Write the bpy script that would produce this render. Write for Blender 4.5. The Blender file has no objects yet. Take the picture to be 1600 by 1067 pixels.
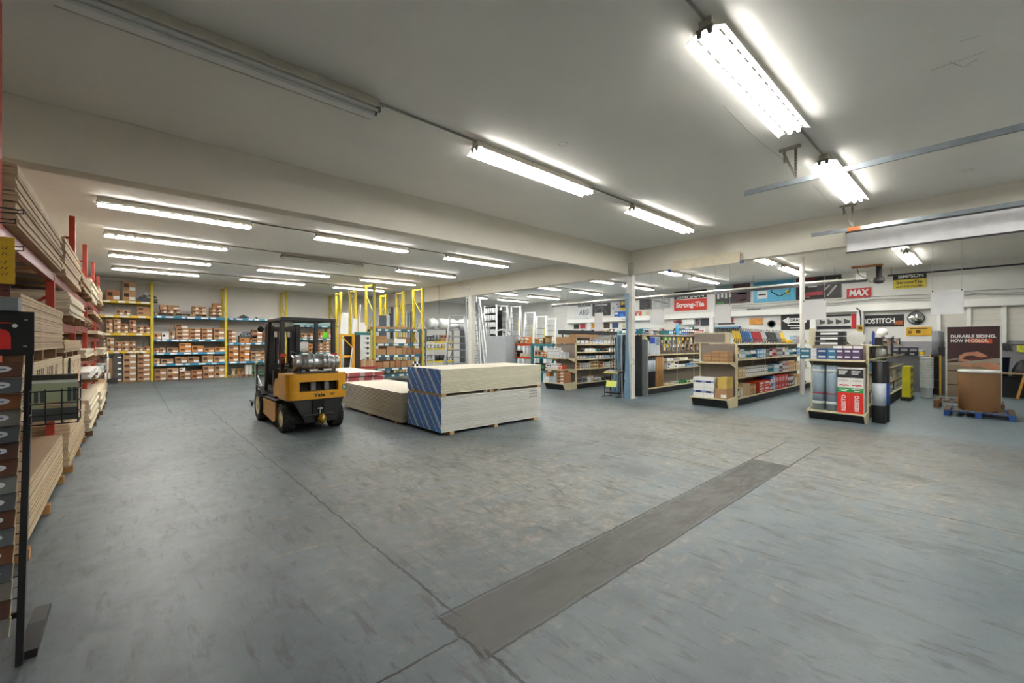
import bpy, math, random
from mathutils import Vector, Matrix
random.seed(7)
R = random.Random(11)
PI = math.pi
S = bpy.context.scene
COL = S.collection

# ------------------------------------------------------------------ camera
CAM_H = 1.7
YAW = math.radians(42)          # clockwise from +Y
cam_data = bpy.data.cameras.new('camera')
cam_data.sensor_width = 36.0
cam_data.lens = 15.0
cam_data.clip_start = 0.05
cam_data.clip_end = 200
cam = bpy.data.objects.new('camera', cam_data)
COL.objects.link(cam)
cam.location = (0, 0, CAM_H)
cam.rotation_euler = (PI / 2, 0, -YAW)
S.camera = cam

# ------------------------------------------------------------------ world, exposure
W = bpy.data.worlds.new('world')
S.world = W
W.use_nodes = True
W.node_tree.nodes['Background'].inputs[0].default_value = (0.8, 0.9, 1.0, 1)
W.node_tree.nodes['Background'].inputs[1].default_value = 0.6
S.view_settings.view_transform = 'Standard'
S.view_settings.look = 'None'
S.view_settings.gamma = 1
S.view_settings.use_curve_mapping = False
S.view_settings.exposure = 2.2
TUBE_WATTS = 15.0               # emission strength of the fluorescent tubes
S.cycles.max_bounces = 10
S.cycles.diffuse_bounces = 6
S.cycles.use_denoising = True
S.cycles.denoising_input_passes = 'RGB_ALBEDO_NORMAL'
S.cycles.denoising_prefilter = 'ACCURATE'

# ------------------------------------------------------------------ where a pixel of the 1600x1067 frame meets a plane of the place
F_PX = 15.0 / 36.0 * 1600
def _ray(px, py):
    a = (px - 800) / F_PX
    s, c = math.sin(YAW), math.cos(YAW)
    return s + a * c, c - a * s, (533.5 - py) / F_PX
def at_x(px, py, x):
    d = _ray(px, py); t = x / d[0]
    return Vector((x, d[1] * t, CAM_H + d[2] * t))
def at_y(px, py, y):
    d = _ray(px, py); t = y / d[1]
    return Vector((d[0] * t, y, CAM_H + d[2] * t))
def at_z(px, py, z=0.0):
    d = _ray(px, py); t = (z - CAM_H) / d[2]
    return Vector((d[0] * t, d[1] * t, z))

# ------------------------------------------------------------------ colour, materials
def lin(h):
    h = h.lstrip('#')
    v = [int(h[i:i + 2], 16) / 255 for i in (0, 2, 4)]
    return tuple(c / 12.92 if c <= 0.04045 else ((c + 0.055) / 1.055) ** 2.4 for c in v)

class NT:
    """small helper around a node tree"""
    def __init__(s, m):
        s.t = m.node_tree; s.n = s.t.nodes; s.l = s.t.links
    def new(s, typ, **kw):
        n = s.n.new(typ)
        for k, v in kw.items(): setattr(n, k, v)
        return n
    def put(s, sock, v):
        if hasattr(v, 'links') or hasattr(v, 'is_output'): s.l.new(v, sock)
        elif isinstance(v, (tuple, list)) and len(v) == 3 and sock.type == 'RGBA': sock.default_value = (*v, 1)
        else: sock.default_value = v
    def math(s, op, a, b=0.0, c=None, clamp=False):
        n = s.new('ShaderNodeMath', operation=op, use_clamp=clamp)
        s.put(n.inputs[0], a); s.put(n.inputs[1], b)
        if c is not None: s.put(n.inputs[2], c)
        return n.outputs[0]
    def mix(s, f, a, b, blend='MIX'):
        n = s.new('ShaderNodeMix', data_type='RGBA', blend_type=blend)
        s.put(n.inputs[0], f); s.put(n.inputs[6], a); s.put(n.inputs[7], b)
        return n.outputs[2]
    def noise(s, vec, scale, detail=3, rough=0.5, dist=0.0):
        n = s.new('ShaderNodeTexNoise')
        s.put(n.inputs['Vector'], vec); n.inputs['Scale'].default_value = scale
        n.inputs['Detail'].default_value = detail; n.inputs['Roughness'].default_value = rough
        n.inputs['Distortion'].default_value = dist
        return n.outputs['Fac']
    def ramp(s, v, lo, hi):
        n = s.new('ShaderNodeMapRange', clamp=True)
        s.put(n.inputs[0], v); n.inputs[1].default_value = lo; n.inputs[2].default_value = hi
        return n.outputs[0]
    def scale(s, vec, sc):
        n = s.new('ShaderNodeMapping'); s.put(n.inputs[0], vec); n.inputs['Scale'].default_value = sc
        return n.outputs[0]
    def obj(s):
        return s.new('ShaderNodeTexCoord').outputs['Object']
    def pos(s):
        return s.new('ShaderNodeNewGeometry').outputs['Position']
    def sep(s, v):
        n = s.new('ShaderNodeSeparateXYZ'); s.put(n.inputs[0], v); return n.outputs
    def bump(s, h, strength=0.3, dist=0.01):
        n = s.new('ShaderNodeBump'); s.put(n.inputs['Height'], h)
        n.inputs['Strength'].default_value = strength; n.inputs['Distance'].default_value = dist
        return n.outputs[0]
    def bsdf(s): return s.n['Principled BSDF']

def newmat(name):
    m = bpy.data.materials.new(name); m.use_nodes = True
    return m, NT(m)

MATS = {}
def M(hexc, rough=0.6, metal=0.0, var=0.10, scale=6.0, rnd=0.0, bump=0.0, name=None, alpha=1.0):
    """a plain procedural surface: base colour broken up by noise"""
    key = (hexc, rough, metal, var, scale, rnd, bump, alpha)
    if key in MATS: return MATS[key]
    m, t = newmat(name or 'surface_' + hexc.lstrip('#'))
    c = lin(hexc)
    v = t.noise(t.obj(), scale, 4, 0.6)
    dark = tuple(x * (1 - var * 1.6) for x in c); light = tuple(min(1, x * (1 + var)) for x in c)
    col = t.mix(t.ramp(v, 0.3, 0.7), dark, light)
    if rnd:
        r = t.new('ShaderNodeObjectInfo').outputs['Random']
        hs = t.new('ShaderNodeHueSaturation')
        t.put(hs.inputs['Color'], col)
        t.put(hs.inputs['Value'], t.math('MULTIPLY_ADD', r, rnd * 2, 1 - rnd))
        col = hs.outputs[0]
    b = t.bsdf()
    t.put(b.inputs['Base Color'], col)
    b.inputs['Roughness'].default_value = rough
    b.inputs['Metallic'].default_value = metal
    if bump: t.put(b.inputs['Normal'], t.bump(t.noise(t.obj(), scale * 6, 4), bump, 0.01))
    MATS[key] = m
    return m

# ------------------------------------------------------------------ mesh collecting
class MB:
    def __init__(s): s.v = []; s.f = []; s.m = []; s.sm = []
    def add(s, vs, fs, mi=0, smooth=False):
        o = len(s.v); s.v += [tuple(v) for v in vs]
        for f in fs: s.f.append([o + i for i in f]); s.m.append(mi); s.sm.append(smooth)
        return s
    def box(s, x0, x1, y0, y1, z0, z1, mi=0):
        v = [(x0, y0, z0), (x1, y0, z0), (x1, y1, z0), (x0, y1, z0), (x0, y0, z1), (x1, y0, z1), (x1, y1, z1), (x0, y1, z1)]
        return s.add(v, [(3, 2, 1, 0), (4, 5, 6, 7), (0, 1, 5, 4), (1, 2, 6, 5), (2, 3, 7, 6), (3, 0, 4, 7)], mi)
    def bar(s, p, q, w, h=None, mi=0, up=(0, 0, 1)):
        """a rectangular bar from p to q, w across, h along up"""
        h = h or w
        p, q = Vector(p), Vector(q); d = (q - p).normalized(); u = Vector(up)
        if abs(d.dot(u)) > 0.95: u = Vector((0, 1, 0))
        a = d.cross(u).normalized() * w / 2; b = d.cross(a).normalized() * h / 2
        v = [p - a - b, p + a - b, p + a + b, p - a + b, q - a - b, q + a - b, q + a + b, q - a + b]
        return s.add(v, [(0, 1, 2, 3), (7, 6, 5, 4), (0, 4, 5, 1), (1, 5, 6, 2), (2, 6, 7, 3), (3, 7, 4, 0)], mi)
    def tube(s, p, q, r, n=10, mi=0, r2=None, cap=True, smooth=True):
        p, q = Vector(p), Vector(q); d = (q - p).normalized(); r2 = r if r2 is None else r2
        u = Vector((0, 0, 1)) if abs(d.z) < 0.9 else Vector((1, 0, 0))
        a = d.cross(u).normalized(); b = d.cross(a)
        v = []
        for c, rr in ((p, r), (q, r2)):
            for i in range(n):
                t = 2 * PI * i / n; v.append(c + (a * math.cos(t) + b * math.sin(t)) * rr)
        s.add(v, [(i, i + n, (i + 1) % n + n, (i + 1) % n) for i in range(n)], mi, smooth)
        if cap: s.add(v[:n], [tuple(range(n))], mi); s.add(v[n:], [tuple(reversed(range(n)))], mi)
        return s
    def path(s, pts, r, n=8, mi=0):
        for a, b in zip(pts, pts[1:]): s.tube(a, b, r, n, mi)
        return s
    def lathe(s, prof, o=(0, 0, 0), axis='z', n=24, mi=0, smooth=True):
        """prof: (radius, height) pairs turned about the axis"""
        ax = {'x': (Vector((0, 1, 0)), Vector((0, 0, 1)), Vector((1, 0, 0))), 'y': (Vector((0, 0, 1)), Vector((1, 0, 0)), Vector((0, 1, 0))),
              'z': (Vector((1, 0, 0)), Vector((0, 1, 0)), Vector((0, 0, 1)))}[axis]
        o = Vector(o); v = []
        for r, h in prof:
            for i in range(n):
                t = 2 * PI * i / n
                v.append(o + ax[0] * math.cos(t) * r + ax[1] * math.sin(t) * r + ax[2] * h)
        f = []
        for k in range(len(prof) - 1):
            for i in range(n):
                j = (i + 1) % n
                f.append((k * n + i, k * n + j, (k + 1) * n + j, (k + 1) * n + i))
        s.add(v, f, mi, smooth)
        if prof[0] == prof[-1]: return s
        if prof[0][0] > 1e-6: s.add(v[:n], [tuple(reversed(range(n)))], mi)
        if prof[-1][0] > 1e-6: s.add(v[-n:], [tuple(range(n))], mi)
        return s
    def prism(s, poly, a0, a1, axis='x', mi=0, smooth=False):
        """poly in the plane across the axis: axis x -> (y,z), y -> (x,z), z -> (x,y)"""
        def P(u, w, a): return {'x': (a, u, w), 'y': (u, a, w), 'z': (u, w, a)}[axis]
        n = len(poly)
        v = [P(u, w, a0) for u, w in poly] + [P(u, w, a1) for u, w in poly]
        s.add(v, [(i, (i + 1) % n, (i + 1) % n + n, i + n) for i in range(n)], mi, smooth)
        s.add(v, [tuple(reversed(range(n))), tuple(range(n, 2 * n))], mi)
        return s
    def quad(s, a, b, c, d, mi=0): return s.add([a, b, c, d], [(0, 1, 2, 3)], mi)
    def mesh(s, name, mats):
        me = bpy.data.meshes.new(name)
        me.from_pydata(s.v, [], s.f)
        for m in (mats if isinstance(mats, (list, tuple)) else [mats]): me.materials.append(m)
        for p, mi, sm in zip(me.polygons, s.m, s.sm): p.material_index = mi; p.use_smooth = sm
        me.validate(); me.update()
        import bmesh
        b = bmesh.new(); b.from_mesh(me)
        bmesh.ops.recalc_face_normals(b, faces=b.faces)
        b.to_mesh(me); b.free()
        return me

def part(name, mb, mats, parent=None, bevel=0.0, label=None, kind=None, loc=None):
    o = bpy.data.objects.new(name, mb.mesh(name, mats) if isinstance(mb, MB) else mb)
    COL.objects.link(o)
    if parent: o.parent = parent
    if loc is not None: o.location = loc
    if bevel:
        b = o.modifiers.new('bevel', 'BEVEL'); b.width = bevel; b.segments = 2; b.limit_method = 'ANGLE'
    if label: o['label'] = label
    if kind: o['kind'] = kind
    return o
def thing(name, label, cat, loc=(0, 0, 0), rotz=0.0, group=None):
    o = bpy.data.objects.new(name, None); COL.objects.link(o)
    o.empty_display_size = 0.1
    o.location = loc; o.rotation_euler = (0, 0, rotz)
    o['label'] = label; o['category'] = cat
    if group: o['group'] = group
    return o
def solo(name, label, cat, mb, mats, loc=(0, 0, 0), rotz=0.0, group=None, bevel=0.0, kind=None):
    o = part(name, mb, mats, None, bevel)
    o.location = loc; o.rotation_euler = (0, 0, rotz)
    o['label'] = label; o['category'] = cat
    if group: o['group'] = group
    if kind: o['kind'] = kind
    return o
def dup(root, loc, label, rotz=None, group=None):
    r = root.copy(); COL.objects.link(r); r.location = loc; r['label'] = label
    if rotz is not None: r.rotation_euler = (0, 0, rotz)
    if group: r['group'] = group
    for ch in root.children:
        c = ch.copy(); COL.objects.link(c); c.parent = r
        for g in ch.children:
            d = g.copy(); COL.objects.link(d); d.parent = c
    return r
def structure(name, mb, mats, bevel=0.0):
    return part(name, mb, mats, None, bevel, kind='structure')
def text(parent, s, loc, face, width, height, mat, name='lettering', bold=0.0, shear=0.0, align='CENTER'):
    """raised letters: face '-x' reads for someone looking along +x, '-y' for someone looking along +y"""
    c = bpy.data.curves.new(name, 'FONT'); c.body = s; c.size = 1.0; c.extrude = 0.002; c.offset = bold; c.shear = shear
    c.align_x = align; c.align_y = 'CENTER'; c.resolution_u = 3
    c.materials.append(mat)
    o = bpy.data.objects.new(name, c); COL.objects.link(o)
    bpy.context.view_layer.update()
    d = o.dimensions.copy()
    me = bpy.data.meshes.new_from_object(o.evaluated_get(bpy.context.evaluated_depsgraph_get()))
    bpy.data.objects.remove(o); bpy.data.curves.remove(c)
    me.materials.clear(); me.materials.append(mat)
    o = bpy.data.objects.new(name, me); COL.objects.link(o)
    o.scale = (width / max(d.x, 1e-3), height / max(d.y, 1e-3), 1)
    o.parent = parent; o.location = loc
    o.rotation_euler = {'-x': (PI / 2, 0, -PI / 2), '-y': (PI / 2, 0, 0)}[face] if isinstance(face, str) else face
    return o
_ORD = 'first second third fourth fifth sixth seventh eighth ninth tenth eleventh twelfth thirteenth fourteenth fifteenth sixteenth seventeenth eighteenth nineteenth'.split()
_TENS = {20: 'twent', 30: 'thirt', 40: 'fort', 50: 'fift', 60: 'sixt', 70: 'sevent', 80: 'eight', 90: 'ninet'}
def nth(i):
    """i counts from 0, spelled out"""
    k = i + 1
    if k < 20: return _ORD[i]
    d, u = k // 10 * 10, k % 10
    return _TENS[d] + ('ieth' if u == 0 else 'y-' + _ORD[u - 1])
# ================================================================== SETTING
# ---- floor material: worn blue-grey paint over concrete
def floor_material():
    m, t = newmat('painted_concrete')
    P = t.pos(); X, Y, Z = t.sep(P)
    mid = t.noise(P, 0.55, 4, 0.55)
    big = t.noise(P, 0.18, 3, 0.5)
    fine = t.noise(P, 9, 6, 0.7)
    grit = t.noise(P, 60, 3, 0.7)
    streak = t.noise(t.scale(P, (1.0, 3.2, 1)), 2.2, 5, 0.65, 0.6)
    scuff = t.noise(t.scale(P, (7.0, 1.6, 1)), 1.6, 4, 0.7, 0.4)
    paint = t.mix(t.ramp(mid, 0.35, 0.65), lin('#535f66'), lin('#697479'))
    bare = t.mix(t.ramp(fine, 0.35, 0.65), lin('#6b6963'), lin('#92908a'))
    # the traffic lane by the forklift and in front of the shop fixtures is worn to bare concrete
    def blob(cx, cy, rx, ry):
        dx = t.math('DIVIDE', t.math('SUBTRACT', X, cx), rx); dy = t.math('DIVIDE', t.math('SUBTRACT', Y, cy), ry)
        d = t.math('SQRT', t.math('ADD', t.math('MULTIPLY', dx, dx), t.math('MULTIPLY', dy, dy)))
        return t.ramp(d, 1.25, 0.45)
    w = t.math('MAXIMUM', blob(3.2, 4.2, 2.6, 3.2), blob(7.8, 2.6, 3.4, 4.6))
    w = t.math('MAXIMUM', w, t.math('MULTIPLY', blob(2.2, 12.0, 3.0, 6.0), 0.35))
    w = t.math('ADD', t.math('MULTIPLY', w, 0.42), t.math('MULTIPLY', t.ramp(streak, 0.3, 0.7), 0.42))
    w = t.math('ADD', w, t.math('MULTIPLY_ADD', fine, 0.5, -0.25))
    shop = t.ramp(X, 10.3, 10.9)
    w = t.math('MULTIPLY', t.ramp(w, 0.36, 0.72), t.math('MULTIPLY_ADD', shop, -0.85, 1.0))
    col = t.mix(w, paint, bare)
    # warm dirt band just before the shop
    band = t.math('MULTIPLY', blob(9.6, 1.2, 1.7, 6.5), t.ramp(t.noise(t.scale(P, (3, 0.8, 1)), 1.5, 4), 0.35, 0.7))
    col = t.mix(t.math('MULTIPLY', band, 0.6), col, lin('#736c5d'))
    col = t.mix(t.math('MULTIPLY', shop, 0.6), col, lin('#73858d'))
    # dark scuffs and grime
    g = t.math('MULTIPLY', t.ramp(scuff, 0.54, 0.66), t.math('MULTIPLY_ADD', shop, -0.9, 1.0))
    col = t.mix(t.math('MULTIPLY', g, 0.55), col, lin('#2f3030'))
    st = t.ramp(big, 0.52, 0.66)
    col = t.mix(t.math('MULTIPLY', st, 0.35), col, lin('#3e3f42'))
    bl = t.math('MULTIPLY', t.ramp(t.noise(t.scale(P, (1.3, 0.8, 1)), 1.3, 5, 0.7), 0.52, 0.66), t.math('MULTIPLY_ADD', shop, -0.8, 1.0))
    col = t.mix(t.math('MULTIPLY', bl, 0.38), col, lin('#34373a'))
    sp = t.math('MULTIPLY', t.ramp(grit, 0.62, 0.70), t.ramp(fine, 0.45, 0.62))
    col = t.mix(t.math('MULTIPLY', sp, 0.5), col, lin('#a09f96'))
    sp2 = t.math('MULTIPLY', t.ramp(grit, 0.40, 0.32), t.ramp(t.noise(P, 5, 3), 0.5, 0.62))
    col = t.mix(t.math('MULTIPLY', sp2, 0.55), col, lin('#262726'))
    dim_grime = t.math('MULTIPLY', blob(0.6, 3.0, 2.0, 3.6), t.ramp(t.noise(t.scale(P, (2.2, 1.0, 1)), 1.1, 5, 0.7), 0.36, 0.6))  # near-left floor: grime, plus the weaker light there painted into the colour
    col = t.mix(t.math('MULTIPLY', dim_grime, 0.40), col, lin('#33383b'))
    # tyre tracks: dark ribbed arcs left by the forklift
    for cx, cy, r, wd, k in ((1.6, 3.1, 4.3, 0.16, 0.5), (1.4, 2.6, 5.6, 0.16, 0.35), (6.0, 1.4, 3.1, 0.15, 0.30), (5.2, 7.0, 3.4, 0.14, 0.35), (5.2, 7.0, 2.4, 0.13, 0.3), (9.0, -0.8, 2.2, 0.15, 0.35)):
        dx = t.math('SUBTRACT', X, cx); dy = t.math('SUBTRACT', Y, cy)
        d = t.math('SQRT', t.math('ADD', t.math('MULTIPLY', dx, dx), t.math('MULTIPLY', dy, dy)))
        ring = t.ramp(t.math('ABSOLUTE', t.math('SUBTRACT', d, r)), wd, wd * 0.3)
        ang = t.math('ARCTAN2', dy, dx)
        rib = t.math('SINE', t.math('MULTIPLY', ang, r * 60))
        ring = t.math('MULTIPLY', ring, t.math('MULTIPLY_ADD', rib, 0.35, 0.5))
        ring = t.math('MULTIPLY', ring, t.ramp(t.noise(P, 0.7, 2), 0.40, 0.62))
        col = t.mix(t.math('MULTIPLY', ring, k), col, lin('#383733'))
    # filled trench: a strip of darker, unpainted cement, and the joints of the slab
    wob = t.math('MULTIPLY_ADD', t.noise(P, 7, 5, 0.75), 0.075, -0.0375)
    wob2 = t.math('MULTIPLY_ADD', t.noise(P, 1.2, 3, 0.6), 0.06, -0.03)
    Xw = t.math('ADD', X, t.math('ADD', wob, wob2)); Yw = t.math('ADD', Y, t.math('MULTIPLY', wob, 0.6))
    def inside(v, a, b, s=0.015):
        return t.math('MULTIPLY', t.ramp(v, a - s, a + s), t.ramp(v, b + s, b - s))
    strip = t.math('MULTIPLY', inside(Xw, 1.42, 6.72, 0.02), inside(Yw, 1.80, 2.25, 0.02))
    scol = t.mix(t.ramp(fine, 0.3, 0.7), lin('#383833'), lin('#4a4944'))
    scol = t.mix(t.math('MULTIPLY', t.ramp(grit, 0.6, 0.7), 0.35), scol, lin('#6f6e66'))
    col = t.mix(strip, col, scol)
    def line(v, at, half): return t.ramp(t.math('ABSOLUTE', t.math('SUBTRACT', v, at)), half, half * 0.35)
    def gate(v, a, b): return inside(v, a, b, 0.05)
    L = t.math('MULTIPLY', line(Xw, 1.52, 0.013), gate(Y, 2.2, 12.9))
    L = t.math('MAXIMUM', L, t.math('MULTIPLY', line(Xw, 1.46, 0.014), gate(Y, -2, 1.85)))
    L = t.math('MAXIMUM', L, t.math('MULTIPLY', line(Xw, 0.76, 0.014), gate(Y, 12.9, 23)))
    L = t.math('MAXIMUM', L, t.math('MULTIPLY', line(Xw, 5.86, 0.009), gate(Y, -5, 1.8)))
    L = t.math('MAXIMUM', L, t.math('MULTIPLY', line(Xw, 5.9, 0.009), gate(Y, 2.25, 6)))
    for yy in (1.79, 2.26): L = t.math('MAXIMUM', L, t.math('MULTIPLY', line(Yw, yy, 0.013), gate(X, 1.4, 8.3)))
    L = t.math('MAXIMUM', L, t.math('MULTIPLY', line(Yw, 2.02, 0.012), gate(X, -0.5, 1.45)))
    L = t.math('MAXIMUM', L, t.math('MULTIPLY', line(Xw, 1.42, 0.016), gate(Y, 1.78, 2.28)))
    for xx in (2.75, 3.9, 6.05): L = t.math('MAXIMUM', L, t.math('MULTIPLY', line(Xw, xx, 0.006), t.math('MULTIPLY', gate(Y, 1.8, 2.25), 0.7)))
    L = t.math('MAXIMUM', L, t.math('MULTIPLY', t.math('MULTIPLY', line(Xw, 10.6, 0.012), gate(Y, -4, 7)), 0.5))
    col = t.mix(t.math('MULTIPLY', L, 0.88), col, lin('#141413'))
    # pale line near the drywall
    col = t.mix(t.math('MULTIPLY', t.math('MULTIPLY', line(Y, 7.75, 0.03), gate(X, 2.0, 4.2)), 0.35), col, lin('#a5a8a6'))
    b = t.bsdf()
    t.put(b.inputs['Base Color'], col)
    t.put(b.inputs['Roughness'], t.math('MULTIPLY_ADD', fine, 0.35, t.math('MULTIPLY_ADD', w, 0.22, 0.26)))
    h = t.math('SUBTRACT', t.math('MULTIPLY', grit, 0.25), t.math('MULTIPLY', L, 2.0))
    t.put(b.inputs['Normal'], t.bump(h, 0.35, 0.006))
    return m
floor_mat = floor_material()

def paint_material(name, hexc, var=0.05, boards=None, rough=0.75):
    """painted board or plaster: faint blotches, optional lap lines along z or seams"""
    m, t = newmat(name)
    P = t.pos(); X, Y, Z = t.sep(P)
    c = lin(hexc)
    n = t.noise(P, 0.8, 4, 0.6)
    col = t.mix(t.ramp(n, 0.3, 0.7), tuple(x * (1 - var) for x in c), tuple(min(1, x * (1 + var)) for x in c))
    h = t.noise(P, 25, 3)
    if boards:
        ax, pitch = boards
        v = {'x': X, 'y': Y, 'z': Z}[ax]
        fr = t.math('FRACT', t.math('DIVIDE', v, pitch))
        ln = t.ramp(fr, 0.06, 0.0)
        col = t.mix(t.math('MULTIPLY', ln, 0.6), col, tuple(x * 0.45 for x in c))
        h = t.math('SUBTRACT', t.math('MULTIPLY', h, 0.1), ln)
    b = t.bsdf(); t.put(b.inputs['Base Color'], col); b.inputs['Roughness'].default_value = rough
    t.put(b.inputs['Normal'], t.bump(h, 0.15, 0.01))
    return m
ceil_mat = paint_material('ceiling_paint', '#e4e2dc', 0.03)
beam_mat = paint_material('beam_paint', '#d6d1c4', 0.05)
wall_mat = paint_material('wall_paint', '#dcdad5', 0.04)
shop_wall = paint_material('shop_wall_paint', '#d6d6d2', 0.04)
slat_mat = paint_material('slatted_wall_paint', '#d2d0c7', 0.04, ('z', 0.20))
grey_wall = paint_material('grey_wall_paint', '#8f8e93', 0.05)
white_trim = paint_material('white_trim_paint', '#e8e8e4', 0.03)

XL, XR, YS, YN, ZC = -2.15, 21.2, -4.6, 24.85, 4.4
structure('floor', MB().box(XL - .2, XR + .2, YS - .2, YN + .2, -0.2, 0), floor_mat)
structure('ceiling', MB().box(XL - .2, XR + .2, YS - .2, YN + .2, ZC, ZC + 0.15), ceil_mat)
structure('wall_left', MB().box(XL - .2, XL, YS, YN, 0, ZC), wall_mat)
structure('wall_back', MB().box(XL - .2, XR + .2, YN, YN + .2, 0, ZC), wall_mat)
structure('wall_front', MB().box(XL - .2, XR + .2, YS - .2, YS, 0, ZC), wall_mat)
structure('wall_right', MB().box(XR, XR + .2, YS, YN, 0, ZC), shop_wall)
# ledge boxed along the far shop wall, slatted section, grey lower wall
structure('trim_1', MB().box(XR - .22, XR, YS, 18.5, 2.86, 3.12), white_trim, 0.01)
structure('trim_2', MB().box(XR - .06, XR, YS, 1.15, 1.72, 2.80), slat_mat)
structure('trim_3', MB().box(XR - .05, XR, YS, 3.0, 0.0, 1.70), grey_wall)
mb = MB()
for y in (1.10, 0.38, -0.40, -1.3): mb.box(XR - .14, XR - .06, y - .05, y + .05, 1.66, 2.84)
structure('trim_4', mb, white_trim)
mb = MB()
for y in (16.3, 8.9, 4.78, 3.25): mb.box(XR - .2, XR, y - .1, y + .1, 0, 2.86)
structure('trim_5', mb, white_trim)
# beams of the main bay
structure('trim_6', MB().box(XL, 11.15, 7.10, 7.40, 3.69, ZC), beam_mat, 0.012)
structure('trim_7', MB().box(11.15, 11.40, YS, YN, 3.69, ZC), beam_mat, 0.012)
structure('trim_8', MB().box(11.02, 11.15, 6.98, 7.12, 3.70, 4.02).box(11.05, 11.12, 7.0, 7.1, 3.66, 3.72), M('#b9b5a8', 0.5))
# steel posts
post_mat = M('#d9d7d0', 0.45, var=0.05)
structure('trim_9', MB().box(11.14, 11.32, 7.05, 7.23, 0, 3.69).box(11.08, 11.38, 6.99, 7.29, 0, 0.015), post_mat, 0.006)
structure('trim_10', MB().box(11.16, 11.38, 15.05, 15.27, 0, 3.69).box(11.08, 11.46, 14.97, 15.35, 0, 0.015), post_mat, 0.006)
structure('trim_11', MB().tube((16.0, 3.92, 0), (16.0, 3.92, ZC), 0.07, 16), post_mat)
structure('window_1', MB().box(XR - .03, XR, 4.0, 4.65, 1.2, 1.95).box(XR - .05, XR - .03, 3.96, 4.69, 1.95, 2.0).box(XR - .05, XR - .03, 3.96, 4.69, 1.15, 1.2), M('#e4e8ea', 0.25))
# crack-repair marks, rings and scratches on the ceiling
cm = M('#b9b6ae', 0.8)
mb = MB()
for (px, py) in ((880, 225), (1512, 266)):
    c = at_z(px, py, ZC - 0.003)
    for k in range(14):
        a, b = k * 2 * PI / 14, (k + 1) * 2 * PI / 14
        if k % 7 == 6: continue
        mb.bar(c + Vector((math.cos(a), math.sin(a), 0)) * .06, c + Vector((math.cos(b), math.sin(b), 0)) * .06, 0.006, 0.003)
for a, b in (((1455, 110), (1540, 80)), ((1485, 97), (1505, 105)), ((1505, 105), (1528, 92)), ((1500, 65), (1530, 56)), ((1130, 165), (1180, 215)), ((1180, 215), (1240, 262)), ((1270, 290), (1300, 320))):
    mb.bar(at_z(*a, ZC - 0.003), at_z(*b, ZC - 0.003), 0.005, 0.003)
structure('trim_12', mb, cm)

# ================================================================== LIGHT FIXTURES
tube_mat, t = newmat('lit_fluorescent_tube')
b = t.bsdf(); b.inputs['Base Color'].default_value = (1, 1, 1, 1)
b.inputs['Emission Color'].default_value = (1.0, 0.985, 0.95, 1); b.inputs['Emission Strength'].default_value = TUBE_WATTS
dead_tube = M('#c9cbc9', 0.3, var=0.02)
enamel = M('#e6e5e0', 0.35, var=0.03)
housing_m = M('#b9b4a5', 0.5, var=0.08)
endcap_m = M('#77746c', 0.5)
def make_fixture(lit, L=2.5, hood=0.17):
    name = 'fluorescent_light_fixture'
    t = thing(name, '', 'light fixture', (0, 0, ZC - .004))
    part('housing', MB().box(-L / 2, L / 2, -0.055, 0.055, -0.075, 0.0), housing_m, t, 0.004)
    mb = MB()
    n = 14
    for s in (-1, 1):
        y1, z1, y2, z2 = s * 0.03, -0.078, s * hood, -0.135
        def P(x, u): return (x, y1 + (y2 - y1) * u, z1 + (z2 - z1) * u)
        def strip(x0, x1, u0, u1):
            a, b_, c, d = P(x0, u0), P(x1, u0), P(x1, u1), P(x0, u1)
            up = lambda p: (p[0], p[1], p[2] + 0.003)
            vs = [a, b_, c, d, up(a), up(b_), up(c), up(d)]
            mb.add(vs, [(3, 2, 1, 0), (0, 1, 5, 4), (1, 2, 6, 5), (2, 3, 7, 6), (3, 0, 4, 7)])
            mb.add(vs, [(4, 5, 6, 7)], 1)
        strip(-L / 2, L / 2, 0, 0.36); strip(-L / 2, L / 2, 0.54, 1.0)
        st = L / n
        for i in range(n):
            x0 = -L / 2 + i * st
            strip(x0, x0 + st * 0.36, 0.36, 0.54)
        # turned-down lip
        mb.box(-L / 2, L / 2, min(y2, y2 + s * 0.003), max(y2, y2 + s * 0.003), z2 - 0.012, z2 + 0.003, 1)
    part('reflector', mb, [enamel, M('#bdbaaf', 0.6)], t)
    for x in (-L / 2, L / 2):
        part('lamp_holder', MB().prism([(-0.07, -0.076), (0.07, -0.076), (0.062, -0.142), (0.028, -0.142), (0.02, -0.10), (-0.02, -0.10), (-0.028, -0.142), (-0.062, -0.142)], x - 0.012, x + 0.012), endcap_m, t)
    for y in (-0.045, 0.045):
        part('lamp_tube', MB().tube((-L / 2 + 0.014, y, -0.126), (L / 2 - 0.014, y, -0.126), 0.019, 8), tube_mat if lit else dead_tube, t)
    return t
lit0 = make_fixture(True); dead0 = make_fixture(False)
rows = []
def fx(x, y, lab, lit=True, used=[False, False], group='fluorescent light fixtures on the ceiling'):
    src = lit0 if lit else dead0
    k = 0 if lit else 1
    if not used[k]:
        src.location = (x, y, ZC - .004); src['label'] = lab; src['group'] = group; used[k] = True
    else: dup(src, (x, y, ZC - .004), lab, group=group)
fx(4.83, 1.57, 'largest brightly lit fluorescent ceiling fixture, nearest, at upper right')
fx(8.70, 1.57, 'lit fluorescent ceiling fixture crossed by the upper garage door track')
fx(0.83, 4.57, 'long unlit fluorescent fixture on the ceiling at upper left', False)
fx(4.72, 4.60, 'lit fluorescent fixture between the unlit one and the main beam corner')
fx(8.58, 4.63, 'smaller lit fluorescent fixture nearest the beam corner above the post')
for k_, (x_, y_) in enumerate(((4.72, -1.5), (8.6, -1.5))):
    fx(x_, y_, 'lit fluorescent ceiling fixture behind or above the camera, ' + ['middle', 'right'][k_])
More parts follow.
